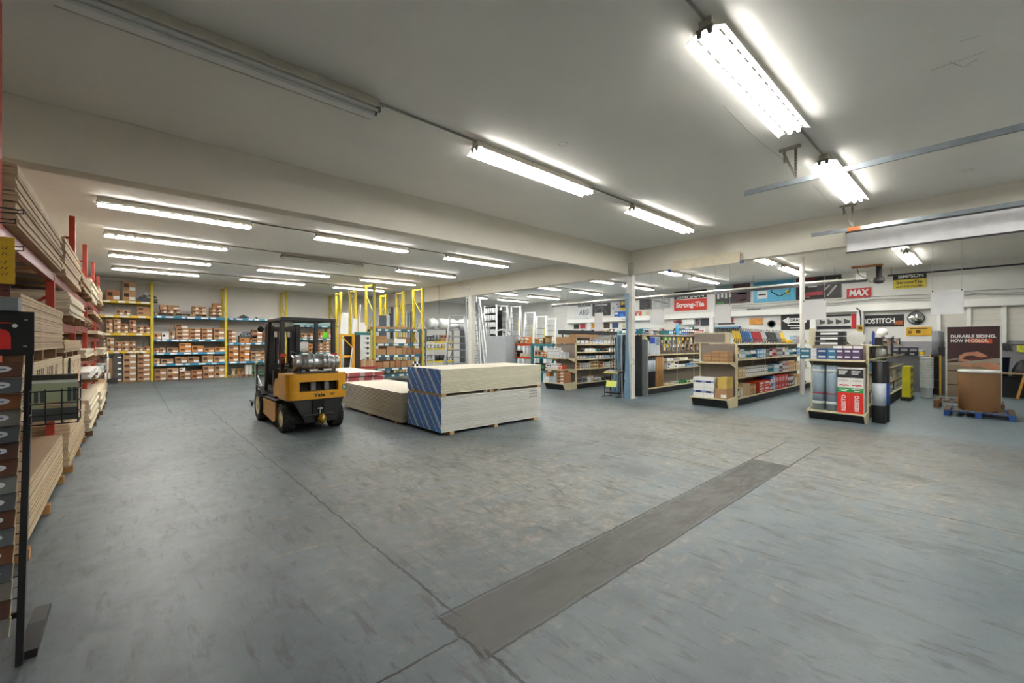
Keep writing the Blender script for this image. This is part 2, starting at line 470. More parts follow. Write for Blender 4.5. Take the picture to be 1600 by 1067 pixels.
colw = ['left column, above the red rack end', 'middle column', 'right column, beside the cross beam']
rown = ['front row of the left bay', 'second row of the left bay', 'third row of the left bay', 'rear row by the back wall']
for r_, y in enumerate((11.08, 14.25, 17.45, 20.65)):
    for c_, x in enumerate((0.82, 4.7, 8.5)):
        if (r_, c_) == (1, 1): fx(x, y, 'thin unlit fluorescent fixture on the ceiling amid the lit rows', False)
        else: fx(x, y, 'lit fluorescent fixture, %s, %s' % (rown[r_], colw[c_]))
shopn = ['over the poster end of the shop', 'over the middle aisle', 'behind the blue-wrapped post', 'over the pipe-fitting aisle', 'over the left shop aisle', 'over the ladders', 'deepest, over the stepladders']
for r_, y in enumerate((1.57, 4.72, 7.95, 11.1, 14.2, 17.4, 20.05)):
    for c_, x in enumerate((14.75, 18.2)):
        fx(x, y, 'small lit shop fixture %s, %s of its pair' % (shopn[r_], ['nearer', 'farther'][c_]))
# conduit between fixtures
cond = M('#8f8c84', 0.4, 0.3)
cd = [('above the unlit fixture row', 2.08, 3.47, 4.58), ('between the two lit fixtures of the main bay', 5.97, 7.33, 4.61), ('between the two brightest fixtures', 6.08, 7.45, 1.57)]
for y, w_ in ((11.08, 'front'), (14.25, 'second'), (17.45, 'third'), (20.65, 'rear')):
    cd += [('in the %s left-bay row, left gap' % w_, 2.07, 3.45, y), ('in the %s left-bay row, right gap' % w_, 5.95, 7.25, y)]
for y, w_ in ((1.57, 'right'), (4.72, 'middle'), (7.95, 'post'), (11.1, 'fourth'), (14.2, 'fifth')):
    cd += [('in the %s shop row' % w_, 16.0, 16.95, y)]
for w_, a, b_, y in cd:
    solo('conduit', 'thin metal conduit on the ceiling %s' % w_, 'conduit', MB().tube((a + .003, y, ZC - .014), (b_ - .003, y, ZC - .014), 0.013, 8), cond, group='conduits between the light fixtures')
solo('conduit', 'thin conduit dropping along the ceiling from the nearest bright fixture toward the camera', 'conduit', MB().tube((0.4, 1.57, ZC - .014), (3.57, 1.57, ZC - .014), 0.013, 8), cond, group='conduits between the light fixtures')
# ================================================================== LEFT PALLET RACK AND ITS SHEET GOODS
red = M('#b5402c', 0.45, var=0.14, scale=5)
redbeam = M('#8f4038', 0.4, var=0.16, scale=4)
steel = M('#9b9d9e', 0.35, 0.8)
darksteel = M('#2a2a2b', 0.5)
wood_dark = M('#7b5c3c', 0.8, var=0.2)
def sheet_mat(name, hexc, edge, var=0.10, dark=0.45):
    """face veneer with fibres, and thin darker plies along the edge"""
    m, t = newmat(name)
    P = t.obj(); X, Y, Z = t.sep(P)
    c = lin(hexc); e = lin(edge)
    rr = t.new('ShaderNodeObjectInfo').outputs['Random']
    n = t.noise(t.scale(P, (12, 1.5, 30)), 2.0, 4, 0.6)
    col = t.mix(t.ramp(n, 0.3, 0.7), tuple(x * (1 - var) for x in c), tuple(min(1, x * (1 + var)) for x in c))
    nz = t.sep(t.new('ShaderNodeNewGeometry').outputs['Normal'])[2]
    side = t.ramp(t.math('ABSOLUTE', nz), 0.6, 0.3)
    ecol = t.mix(t.ramp(t.noise(t.scale(P, (3, 3, 200)), 1.5, 2), 0.4, 0.6), e, tuple(x * (1 - dark) for x in e))
    col = t.mix(side, col, ecol)
    hs = t.new('ShaderNodeHueSaturation'); t.put(hs.inputs['Color'], col)
    t.put(hs.inputs['Value'], t.math('MULTIPLY_ADD', rr, 0.3, 0.85))
    b = t.bsdf(); t.put(b.inputs['Base Color'], hs.outputs[0]); b.inputs['Roughness'].default_value = 0.75
    return m
ply = sheet_mat('plywood', '#c3a37c', '#c2a888', 0.12, 0.30)
osb = sheet_mat('oriented_strand_board', '#b08a5c', '#a88c66', 0.25, 0.4)
mdf = sheet_mat('fibreboard', '#b4926c', '#d3bf9c', 0.05, 0.12)
pale = sheet_mat('pale_panel', '#d8cbae', '#d9cdb4', 0.05, 0.12)
whiteboard = sheet_mat('white_panel', '#e2e0d8', '#cfd0cc', 0.03, 0.12)

UP = [4.72, 7.75, 10.55, 13.45, 16.35, 19.15]
TOP = [4.15, 2.45, 3.86, 3.86, 3.86, 3.82]
XF = -0.66
bayn = ['nearest bay', 'second bay', 'third bay', 'fourth bay', 'farthest bay']
rack = thing('pallet_rack', 'tall red steel pallet rack along the left wall holding sheet goods', 'rack', (0, 0, 0))
for i, (y, h) in enumerate(zip(UP, TOP)):
    for x in (XF - .09, -1.85):
        part('upright', MB().box(x, x + .075, y - .04, y + .04, 0.012, h).box(x - .03, x + .105, y - .06, y + .06, 0, 0.012), red, rack, 0.004)
    mb = MB()
    z = 0.35; k = 0
    while z + 1.0 < h:
        a, c = (XF - .09, -1.78) if k % 2 == 0 else (-1.78, XF - .09)
        mb.bar((a, y, z), (c, y, z + 0.95), 0.03, 0.03); z += 0.95; k += 1
    mb.bar((XF - .09, y, min(h - .38, z + .3)), (-1.78, y, min(h - .38, z + .3)), 0.035, 0.035)
    part('brace', mb, red, rack)
beams = {0: [1.02, 2.50], 1: [0.98, 1.90, 2.50], 2: [0.9, 1.28, 1.95, 2.50], 3: [0.7, 1.2, 1.75, 2.2, 2.62], 4: [0.7, 1.2, 1.75, 2.2, 2.62]}
for b_, zs in beams.items():
    for z in zs:
        for x in (XF - .075, -1.83):
            part('crossbeam', MB().box(x, x + .055, UP[b_] + .042, UP[b_ + 1] - .042, z - .06, z + .06), redbeam, rack, 0.006)
        for j in range(3):   # supports under the loads
            y = UP[b_] + .5 + j * .9
            part('cross_bar', MB().box(-1.77, XF - .078, y - .03, y + .03, z + .02, z + .06), steel, rack)
def stack_of(name, what, cat, where, y0, y1, z0, z1, th, mat, xf=XF + .05, depth=1.14, jit=0.02, lab=None, blocks=0.0, group=None, wav=0.0, blockmat=None):
    """a pile of sheets lying on two or three runners"""
    z = z0
    if blocks:
        nb = 3
        for k in range(nb):
            y = y0 + .15 + (y1 - y0 - .35) * k / (nb - 1)
            solo('wooden_runner', 'short wooden runner, %s from the front, under the %s' % (nth(k), where), 'wood block',
                 MB().box(-depth, 0.03, -.045, .045, 0, blocks), blockmat or wood_dark, (xf, y, z))
        z += blocks + .001
    n = max(1, int(round((z1 - z) / th)))
    th = (z1 - z) / n
    out = []
    for k in range(n):
        dx = R.uniform(-jit, jit); dy = R.uniform(-jit, jit) * 1.6
        o = solo(name, '%s, %s up in the %s' % (what, nth(k), where), cat,
                 MB().box(-depth, 0, 0, y1 - y0, 0.0006, th - 0.0012), mat, (xf + dx, y0 + dy, z + k * th), group=group or ('sheets of the ' + where))
        out.append(o)
    return out
zb = lambda z: z + .0605
pl = 'plywood_sheet'
stack_of(pl, 'brown plywood sheet', 'sheet', 'top-level stack in the nearest rack bay', UP[0] + .1, UP[1] - .1, zb(2.5), 3.02, 0.026, ply, jit=.012)
stack_of(pl, 'plywood sheet', 'sheet', 'tall top-level stack in the second rack bay', UP[1] + .25, UP[2] - .08, zb(2.5), 3.10, 0.040, ply, xf=XF + .04)
stack_of(pl, 'plywood sheet', 'sheet', 'top-level stack in the third rack bay', UP[2] + .3, UP[3] - .1, zb(2.5), 2.98, 0.05, osb, blocks=.08)
stack_of(pl, 'pale panel', 'sheet', 'top-level stack in the fourth rack bay', UP[3] + .2, UP[4] - .1, zb(2.62), 3.15, 0.07, pale, xf=XF + .05)
stack_of(pl, 'pale panel', 'sheet', 'top-level stack in the farthest rack bay', UP[4] + .2, UP[5] - .1, zb(2.62), 3.25, 0.08, ply, xf=XF + .06, blocks=.08)
# nearest bay, eye level
a = stack_of(pl, 'light plywood sheet', 'sheet', 'eye-level stack behind the black sign', UP[0] + .1, UP[1] - .06, 1.62, 2.06, 0.024, ply, xf=-.60, jit=.008)
for k in range(3):
    solo('wooden_block', 'square wooden block, %s from the front, spacing the two eye-level plywood stacks' % nth(k), 'wood block', MB().box(-1.1, 0, -.05, .05, 0, .098), wood_dark, (-.61, UP[0] + .4 + k * 1.0, 1.52), bevel=.004)
b = stack_of(pl, 'plywood sheet', 'sheet', 'printed stack above the wire basket', UP[0] + .12, UP[1] - .08, zb(1.02), 1.518, 0.024, mdf, xf=-.605, jit=.0)
# second bay
stack_of('hardboard_sheet', 'pale bowed hardboard sheet', 'sheet', 'upper-middle stack in the second rack bay', UP[1] + .3, UP[2] - .07, zb(1.9) + .0, 2.36, 0.03, pale, xf=-.57, blocks=.08)
stack_of(pl, 'plywood sheet', 'sheet', 'stack under the bowed hardboard', UP[1] + .15, UP[2] - .1, 1.555, 1.72, 0.027, ply, xf=-.60, jit=.01)
for k in range(3):
    solo('wooden_block', 'wooden block, %s from the front, on the red-stamped stack' % nth(k), 'wood block', MB().box(-1.1, 0, -.05, .05, 0, .07), wood_dark, (-.61, UP[1] + .45 + k * .9, 1.484), bevel=.004)
b2 = stack_of(pl, 'panel', 'sheet', 'red-stamped stack in the second rack bay', UP[1] + .15, UP[2] - .1, zb(.98), 1.483, 0.03, mdf, xf=-.605, jit=.0)
# third to fifth bays
for b_, kinds in ((2, [(zb(.9), 1.15, whiteboard), (zb(1.28), 1.55, pale), (zb(1.95), 2.16, osb)]), (3, [(zb(.7), 1.0, whiteboard), (zb(1.2), 1.45, ply), (zb(1.75), 1.95, pale), (zb(2.2), 2.42, ply)]), (4, [(zb(.7), 1.0, whiteboard), (zb(1.2), 1.5, pale), (zb(1.75), 2.0, ply), (zb(2.2), 2.42, pale)])):
    for k, (z0, z1, mm) in enumerate(kinds):
        stack_of(pl, {id(whiteboard): 'white panel', id(pale): 'pale panel', id(ply): 'plywood sheet', id(osb): 'strand board sheet'}[id(mm)], 'sheet', '%s shelf up in the %s' % (nth(k), bayn[b_]), UP[b_] + R.uniform(.1, .5), UP[b_ + 1] - .1, z0, z1, 0.05, mm, xf=XF + R.uniform(.02, .16), blocks=.06)
# floor-level stacks under the rack
stack_of('fibreboard_sheet', 'wide tan fibreboard sheet', 'sheet', 'near floor stack behind the display rack', 4.86, 7.62, 0, 0.56, 0.020, mdf, xf=-0.60, depth=1.2, jit=.006, blocks=.09, blockmat=M('#b98a52', .8))
stack_of('fibreboard_sheet', 'tan fibreboard sheet', 'sheet', 'second floor stack along the red rack', 7.86, 10.44, 0, 0.64, 0.026, mdf, xf=-0.56, depth=1.2, jit=.012, blocks=.09, blockmat=M('#b98a52', .8))
stack_of('fibreboard_sheet', 'pale fibreboard sheet', 'sheet', 'third floor stack along the red rack', 10.66, 13.34, 0, 0.66, 0.04, pale, xf=-0.50, depth=1.2, jit=.02, blocks=.09)
stack_of('fibreboard_sheet', 'pale board', 'sheet', 'fourth floor stack along the red rack', 13.6, 16.2, 0, 0.55, 0.06, pale, xf=-0.46, jit=.02, blocks=.09)
stack_of('fibreboard_sheet', 'tan board', 'sheet', 'fifth floor stack along the red rack', 16.5, 19.0, 0, 0.5, 0.06, ply, xf=-0.5, jit=.02, blocks=.09)
# stamps on the edges of the stacks
ink = M('#2b2622', 0.8); redink = M('#a5352f', 0.8)
def stamp(stack, strokes, mat, name, label):
    """ink strokes (y0, z0, y1, z1, width) cut up so that every sheet carries its own piece of the print"""
    for o in stack:
        z = o.location.z; h = .02; zm = z + h / 2; mb = MB(); hit = False
        for ya, za, yb_, zb_, w in strokes:
            lo, hi = min(za, zb_), max(za, zb_)
            if hi - lo < .03:
                if lo - .012 <= zm <= hi + .012: mb.box(.0003, .002, min(ya, yb_) - o.location.y, max(ya, yb_) - o.location.y, 0, h); hit = True
                continue
            if lo <= zm <= hi:
                y = ya + (yb_ - ya) * (zm - za) / (zb_ - za)
                mb.box(.0003, .002, y - w / 2 - o.location.y, y + w / 2 - o.location.y, 0, h); hit = True
        if hit: part(name, mb, mat, o, label=label)
st = []; y = 4.98
for w_, sl in ((.20, .1), (.2, -.05), (.22, .1), (.2, 0), (.24, .1), (.18, 0), (.22, .1)):
    for q in range(2): st.append((y + q * w_ * .55, 1.14, y + q * w_ * .55 + sl, 1.44, .05))
    st.append((y, 1.29, y + w_ * .6, 1.30, .03)); y += w_ + .12
stamp(b, st, ink, 'stamped_lettering', 'black stamped lettering')
stamp(b2, [(8.5, 1.36, 8.8, 1.42, .05), (8.5, 1.42, 8.5, 1.30, .05), (8.9, 1.30, 8.9, 1.42, .05), (8.9, 1.42, 9.1, 1.34, .05), (9.2, 1.3, 9.3, 1.42, .05), (8.5, 1.2, 9.3, 1.27, .1), (9.8, 1.3, 9.8, 1.42, .05), (10.0, 1.32, 10.1, 1.42, .05), (9.8, 1.13, 9.95, 1.22, .05), (10.0, 1.13, 10.1, 1.24, .05)], redink, 'stamped_marks', 'red stamped marks')
solo('folded_wrap', 'dark plastic wrap hanging at the front corner of the red-stamped stack', 'plastic wrap', MB().prism([(0, 0), (.06, -.05), (.2, .1), (.22, .32), (.1, .34), (.04, .2)], 0, .012), M('#34383c', .4), (-.598, 8.3, 1.13))
# plastic hanging from rear bays
solo('plastic_wrap', 'white crumpled plastic hanging from the farthest rack bay', 'plastic wrap', MB().prism([(0, 0), (.5, .1), (.9, .02), (1.0, .5), (.5, .62), (.05, .5)], 0, .02), M('#d9dde0', .35), (XF + .2, 17.3, .77))

# ================================================================== FOREGROUND SAMPLE DISPLAY RACK
blk = M('#17181a', 0.4, var=0.05)
dr = thing('siding_sample_rack', 'black metal display rack of siding sample boards in the left foreground', 'display rack', (0, 0, 0))
XP = -0.424
def post(x):
    return MB().bar((x, 3.40, 0.0), (x, 3.72, 1.64), 0.035, 0.022, up=(1, 0, 0))
def yz(z): return 3.40 + .32 * z / 1.64
for x in (XP, -1.16):
    part('post', MB().prism([(3.385, 0), (3.425, 0), (3.745, 1.64), (3.705, 1.64)], x - .014, x + .014, 'x'), blk, dr, .002)
    part('foot', MB().prism([(3.43, .0), (4.0, .0), (4.0, .03), (3.74, .05), (3.46, .03)], x - .03 + .02, x + .06, 'x'), blk, dr, .002)
for k in range(24):
    z = .33 + k * .054
    part('peg', MB().tube((XP - .016, yz(z), z), (XP - .045, yz(z) - .002, z), .0035, 6), steel if k % 2 else blk, dr)
part('crossbar', MB().box(-1.146, XP - .016, 3.47, 3.49, .22, .25), blk, dr)
sg = part('sign_board', MB().box(-1.2, XP + .02, 3.70, 3.712, 1.62, 1.872), blk, dr, .002)
text(sg, 'n', (-.545, 3.697, 1.728), '-y', .105, .115, M('#d3231d', .5), bold=.05).__setitem__('label', 'red letter n')
part('red_bar', MB().box(-.66, -.488, 3.694, 3.6985, 1.802, 1.808), M('#d3231d', .5), sg)
part('registered_mark', MB().lathe([(.011, 0), (.011, .002)], (-.478, 3.696, 1.79), 'y', 16), M('#dcdcdc', .5), sg)
for x, z in ((XP - .012, 1.825), (XP - .015, 1.672)):
    part('rivet', MB().lathe([(.006, 0), (.005, .003), (.0, .004)], (x, 3.6999, z), 'y', 10).v and MB().box(x - .007, x + .007, 3.696, 3.6995, z - .004, z + .004), steel, sg)
# sample boards: each slopes toward the viewer, carries an oval sticker and sits on the pegs
cols = [('#5a3b2b', 'brown'), ('#5c6064', 'slate grey'), ('#7a4a2c', 'russet'), ('#77746f', 'warm grey'), ('#53565b', 'charcoal grey'), ('#4a3128', 'dark brown'), ('#59392a', 'brown'), ('#6b706d', 'green grey'),
        ('#4c4e52', 'charcoal'), ('#573627', 'red brown'), ('#5d6368', 'blue grey'), ('#6b4229', 'tan brown'), ('#55595f', 'slate'), ('#76726b', 'stone grey'), ('#4d2f26', 'dark russet'), ('#6d6a66', 'weathered grey')]
stick = M('#c9cdd2', .35)
for k, (hx, nm) in enumerate(cols):
    z = 1.585 - k * .0885
    y = yz(z)
    mm = M(hx, .6, var=.14, scale=3)
    t = thing('siding_sample_board', '%s siding sample board with oval sticker, %s from the top of the display rack' % (nm, nth(k)), 'sample board', (-1.10, y - .02, z), 0, 'siding sample boards on the display rack')
    xr = 1.10 + XP - .021 - k * .0009
    part('board', MB().prism([(0.0, .0), (-.055, -.080), (-.045, -.086), (.010, -.006)], 0, xr, 'x'), mm, t, .001)
    part('core', MB().prism([(0.0, .0), (-.055, -.080), (-.045, -.086), (.010, -.006)], xr + .0002, xr + .003, 'x'), M('#c4b394', .7), t).__setitem__('label', 'pale cut edge')
    el = []
    for q in range(20):
        a = 2 * PI * q / 20
        u = xr - .085 + .045 * math.cos(a); v = -.0275 + .0115 * math.sin(a)
        el.append((u, v - .0015, .0005 + v * (.080 / .055)))
    part('sticker', MB().add(el + [(a_, b_ - .001, c_ + .0005) for a_, b_, c_ in el], [tuple(range(20)), tuple(range(20, 40))] + [(q, (q + 1) % 20, (q + 1) % 20 + 20, q + 20) for q in range(20)]), stick, t)
    part('sticker_print', MB().prism([(-.0345, -.0435), (-.0295, -.0362), (-.0305, -.0357), (-.0355, -.0430)], xr - .11, xr - .06, 'x'), M('#5b6a86', .6), t)
# grey sample on top of the sign and goods hanging above it
solo('siding_offcut', 'grey fibre-cement offcut lying on top of the black sign board', 'offcut', MB().box(0, .28, 0, .10, 0, .075), M('#70777a', .7, var=.12), (-.74, 3.655, 1.8735), bevel=.003)
g = thing('wire_hanger', 'black wire hanger frame above the sign holding cards', 'wire hanger', (0, 0, 0))
part('upright_rod', MB().tube((-.66, 3.73, 1.64), (-.66, 3.73, 2.62), .008, 8), blk, g)
for k, z in enumerate((2.46, 2.40, 2.29, 2.25, 2.12, 2.02)):
    e = -.44 - (k % 3) * .03
    part('prong', MB().path([(-.66, 3.73, z), (e - .02, 3.70, z - .01), (e, 3.66, z - .01), (e, 3.66, z - .035), (e - .12, 3.68, z - .04)], .0035, 6), blk, g)
yc = thing('hanging_card', 'yellow card with black handwriting hanging at the left edge', 'card', (-.62, 3.64, 2.02))
part('card', MB().box(0, .15, 0, .004, 0, .26), M('#c9a01c', .5), yc)
mb = MB()
for i, z in enumerate((.19, .16, .11, .08, .05)):
    x = .02
    while x < .125:
        w_ = R.uniform(.006, .016); mb.bar((x, -.001, z), (x + w_ * .6, -.001, z + R.uniform(.008, .02)), .002, .003); x += w_ + .003
part('handwriting', mb, ink, yc)
solo('maroon_sample', 'dark red brown sample hanging under the yellow card', 'sample', MB().box(0, .13, 0, .006, 0, .14), M('#5b2a22', .5, var=.3, scale=20), (-.62, 3.66, 1.93 + .02))
# literature basket on the side of the rack
lb = thing('brochure_basket', 'black wire brochure basket fixed to the side of the display rack', 'basket', (0, 0, 0))
Y0, Y1 = 3.52, 3.70
xa, xb = XP + .018, -.215
z0, z1 = 1.235, 1.42
w = .0035
for nm_, zz in (('rim', z1), ('middle_wire', 1.35), ('lower_wire', 1.285), ('base_wire', z0)):
    part(nm_, MB().path([(xa, Y1, zz), (xa, Y0, zz), (xb, Y0, zz), (xb, Y1, zz), (xa, Y1, zz)], w, 6), blk, lb)
for k in range(4):
    x = xa + (xb - xa) * (k + .0) / 3
    part('upright_wire', MB().path([(x, Y0 - .003, z1 + .012), (x, Y0 - .003, z0), (x, Y1, z0)], w, 6), blk, lb)
part('side_wire', MB().path([(xb, Y1, z0), (xb, Y1, 1.50)], w, 6), blk, lb)
pp = thing('porch_brochure', 'printed photo panel of a porch standing in the wire basket', 'brochure', (xa + .004, 3.60, 1.241))
pw = xb - xa - .008; ph = .27
part('sheet', MB().box(0, pw, 0, .004, 0, ph), M('#aab08f', .25, var=.05), pp)
part('header', MB().box(0, pw, -.0012, 0, ph - .032, ph - .003), M('#3b332b', .5, var=.3, scale=40), pp)
text(pp, 'BROOK', (pw * .5, -.003, ph - .028), '-y', .05, .012, M('#e8e8e6', .5), bold=.02) if False else None
part('eave', MB().box(0, pw, -.0014, -.0001, ph - .05, ph - .036), M('#dadcd6', .5), pp)
part('porch_floor', MB().box(0, pw, -.0012, 0, .004, .075), M('#4b4c4b', .4), pp)
for k, (u, v_, h_) in enumerate(((.04, .11, .06), (.17, .11, .06), (.76, .11, .08), (.88, .11, .08))):
    part('window_print', MB().box(pw * u, pw * (u + .09), -.0013, 0, v_, v_ + h_), M('#3f4a45', .3), pp)
part('bench_print', MB().box(pw * .2, pw * .82, -.0016, -.0001, .08, .11), M('#b08a62', .5), pp)
part('bench_rail_print', MB().box(pw * .2, pw * .82, -.0019, -.0002, .093, .098), M('#e3e2dc', .5), pp)
# ================================================================== BACK WALL SHELVING WITH CARTONS
yel = M('#cdb52a', 0.45, var=0.10)
yelbeam = M('#d8b41e', 0.45, var=0.08)
bluebeam = M('#2280a8', 0.4, var=0.10)
tealbeam = M('#2c6f80', 0.4, var=0.10)
paperw = M('#e6e6e2', .6, var=.03)
cards = [M(h, .8, var=.07, scale=3, rnd=.12) for h in ('#a8825c', '#9f7853', '#b08a64', '#a3714c')]
ochre = M('#b97c3f', .8, var=.07, rnd=.08)
printm = M('#4b2f26', .8)
tape = M('#b99a72', .35)
YF = 23.75
_cart = {}
def carton(x, y, z, w, d, h, label, group, mat=None, brand=True, tagw=True, name='cardboard_carton', face='-y'):
    """closed carton: flaps, tape, brown print block; a white sticker is its part. face is the side towards the aisle"""
    mi = mat or R.choice(cards)
    key = (round(w, 3), round(d, 3), round(h, 3), mi.name, brand)
    if key not in _cart:
        mb = MB().box(0, w, 0, d, 0, h * .985)
        mb.box(0.002, w - .002, 0.002, d * .495, h * .985, h, 0).box(0.002, w - .002, d * .505, d - .002, h * .985, h, 0)
        mb.box(0.0, w, d * .47, d * .53, h, h + .0008, 2)
        if brand: mb.box(w * .10, w * .46, -.0012, 0, h * .42, h * .78, 1)
        _cart[key] = mb.mesh(name, [mi, printm, tape])
    t = solo_mesh(name, _cart[key], label, 'box', (x, y, z), group)
    if tagw:
        k2 = ('lab', round(w, 3), round(h, 3))
        if k2 not in _cart: _cart[k2] = MB().box(w * .52, w * .97, -.002, -.0002, h * .10, h * .42).mesh('label', [paperw])
        o = bpy.data.objects.new('label', _cart[k2]); COL.objects.link(o); o.parent = t
        o['label'] = 'white paper label'
    if face == '-x': t.rotation_euler = (0, 0, -PI / 2); 
    return t
def solo_mesh(name, me, label, cat, loc, group=None, rotz=0):
    o = bpy.data.objects.new(name, me); COL.objects.link(o); o.location = loc; o.rotation_euler = (0, 0, rotz)
    o['label'] = label; o['category'] = cat
    if group: o['group'] = group
    return o
def rackbay(label, x0, x1, levels, bmat, y=YF, depth=1.0, top=4.25, posts=(True, True), pm=None, tags=True, name='shelving_rack', bh=.10, deck=True):
    t = thing(name, label, 'shelving', (0, 0, 0))
    pm = pm or yel
    for x, on in ((x0, posts[0]), (x1, posts[1])):
        if not on: continue
        for yy in (y, y + depth - .08):
            part('upright', MB().box(x - .05, x + .05, yy, yy + .08, 0, top), pm, t, .004)
        mb = MB(); z = .3; k = 0
        while z + .9 < top:
            a, b_ = (y + .05, y + depth - .05) if k % 2 else (y + depth - .05, y + .05)
            mb.bar((x, a, z), (x, b_, z + .85), .03, .03); z += .85; k += 1
        mb.bar((x, y + .05, top - .05), (x, y + depth - .05, top - .05), .04, .04)
        part('brace', mb, pm, t)
    for i, z in enumerate(levels):
        bm = bmat[i] if isinstance(bmat, list) else bmat
        for yy in (y + .0, y + depth - .05):
            part('crossbeam', MB().box(x0 + .052, x1 - .052, yy, yy + .05, z - bh, z), bm, t, .005)
        if deck: part('shelf_deck', MB().box(x0 + .052, x1 - .052, y + .052, y + depth - .052, z - .03, z - .004), M('#8d8778', .7), t)
        if tags:
            xx = x0 + .15
            while xx < x1 - .3:
                w = R.uniform(.12, .3)
                part('price_tag', MB().box(xx, xx + w, y - .003, y - .0003, z - bh * .85, z - bh * .2), paperw, t)
                xx += w + R.uniform(.03, .35)
    return t
B0, B1, B2, B3, B4 = -1.78, .77, 3.41, 5.98, 8.45
rackbay('yellow-beamed shelving bay at the left end of the back wall', B0, B1, [1.31, 2.05, 2.78, 3.38], yelbeam, posts=(True, True))
rackbay('blue-beamed shelving bay between the two tall yellow uprights, back wall', B1, B2, [.74, 1.22, 1.80, 2.81], bluebeam, posts=(False, True))
rackbay('blue-beamed back-wall shelving bay behind the hand cart', B2, B3, [.76, 1.64, 2.81], bluebeam, posts=(False, True))
rackbay('teal-beamed back-wall shelving bay seen through the forklift cage', B3, B4, [1.12, 1.87, 2.55], tealbeam, posts=(False, True))
def U(x0, x1, u0, u1): return lambda p: x0 + (p - u0) * (x1 - x0) / (u1 - u0)
def stacks(shelf, z, conv, specs, dep=.42, yoff=.03, hs=1.0, cols=None):
    """specs: (left, right, rows, row height[, kind]) along the shelf in drawing units turned into metres by conv"""
    for si, sp in enumerate(specs):
        a, b_, rows_, h = sp[:4]; kind = sp[4] if len(sp) > 4 else ''
        x0, x1 = conv(a), conv(b_)
        for r_ in range(rows_):
            lab = '%s, %s column, %s up' % (shelf, nth(si), nth(r_))
            mm = ochre if 'o' in kind else (paperw if 'w' in kind else None)
            carton(x0 + .004 + R.uniform(-.003, .003), YF + yoff, z + .001 + r_ * (h + .001), x1 - x0 - .008, dep, h, ('white carton on ' if 'w' in kind else 'orange-brown carton on ' if 'o' in kind else 'brown carton on ') + lab, 'cartons on ' + shelf, mm, brand='n' not in kind, tagw='t' not in kind)
c0 = lambda p: at_y(140 + p * .1874, 540, YF).x
stacks('the floor of the yellow bay', .06, c0, [(278, 390, 5, .24), (398, 503, 6, .198)])
stacks('the lowest yellow shelf', 1.31, c0, [(110, 135, 2, .22), (143, 205, 2, .27), (210, 265, 2, .19), (270, 325, 2, .20), (330, 384, 2, .20), (392, 445, 1, .14), (450, 500, 1, .18)])
stacks('the second yellow shelf', 2.05, c0, [(137, 193, 2, .27), (202, 260, 3, .19), (264, 322, 2, .19), (333, 392, 2, .27), (396, 448, 2, .15), (450, 503, 2, .15)])
stacks('the third yellow shelf', 2.78, c0, [(222, 278, 1, .24), (283, 340, 1, .23), (396, 503, 2, .18, 't')])
stacks('the top yellow shelf', 3.38, c0, [(136, 252, 1, .42), (274, 386, 2, .40)])
c1 = lambda p: at_y(140 + p * .1874, 540, YF).x
stacks('the floor of the wide blue bay', .02, c1, [(540, 640, 2, .25), (645, 742, 2, .26), (750, 842, 2, .18), (848, 940, 2, .20), (946, 1038, 2, .29), (1042, 1128, 2, .29)])
carton(c1(752), YF + .05, .02 + 2 * .181, .2, .3, .15, 'small white carton on top of the floor cartons of the wide blue bay', 'cartons on the floor of the wide blue bay', paperw, tagw=False)
stacks('the lowest shelf of the wide blue bay', .74, c1, [(536, 586, 1, .22), (594, 700, 1, .19), (714, 816, 1, .28), (820, 916, 1, .28), (938, 1030, 1, .31), (1036, 1130, 1, .29)])
stacks('the second shelf of the wide blue bay', 1.22, c1, [(536, 580, 1, .18), (585, 636, 1, .20), (645, 742, 1, .20), (748, 848, 2, .20, 'o'), (853, 950, 1, .29, 'o'), (955, 1038, 1, .17, 'o'), (1045, 1128, 1, .22, 'o')])
stacks('the third shelf of the wide blue bay', 1.80, c1, [(536, 600, 1, .26), (604, 662, 1, .26, 'w'), (672, 708, 1, .40), (722, 828, 3, .165), (833, 928, 3, .165), (934, 1026, 3, .165), (1034, 1126, 2, .25)])
carton(c1(710), YF + .05, 1.80 + 3 * .166, .46, .4, .16, 'carton topping the tall left stack on the third shelf of the wide blue bay', 'cartons on the third shelf of the wide blue bay')
# pallets with cartons on the blue top shelf
pw_ = M('#a58a66', .8, var=.15)
def pallet(label, x, y, z, w, d, h=.12, blue=None, name='wooden_pallet', rot=0):
    t = thing(name, label, 'pallet', (x, y, z), rot)
    for i in range(7):
        yy = (d - .1) * i / 6
        part('top_board', MB().box(0, w, yy, yy + .1 * min(1, d), h - .018, h), pw_, t, .002)
    for j in range(3):
        xx = (w - .1) * j / 2
        part('stringer_board', MB().box(xx, xx + .1, 0, d, h - .036, h - .0185), blue or pw_, t, .002)
    for i in range(3):
        yy = (d - .1) * i / 2
        for j in range(3):
            xx = (w - .1) * j / 2
            part('block', MB().box(xx, xx + .1, yy, yy + .1, .018, h - .0365), blue or pw_, t, .002)
        part('bottom_board', MB().box(0, w, yy, yy + .1, 0, .0175), blue or pw_, t, .002)
    return t
pallet('wooden pallet on the blue top shelf, left one', c1(545), YF + .04, 2.811, 1.30, .8)
pallet('wooden pallet on the blue top shelf, right one', c1(862), YF + .04, 2.811, 1.08, .8)
c2_ = lambda n, sp: stacks(n, 2.932, c1, sp)
c2_('the left top-shelf pallet', [(592, 644, 1, .17), (648, 700, 1, .17), (704, 750, 1, .17)])
stacks('the left top-shelf pallet cartons', 3.104, c1, [(585, 646, 1, .18, 'n'), (650, 748, 1, .18, 'n')])
c2_('the right top-shelf pallet', [(858, 910, 2, .18), (914, 970, 2, .17), (1006, 1052, 2, .17), (1056, 1104, 2, .17)])
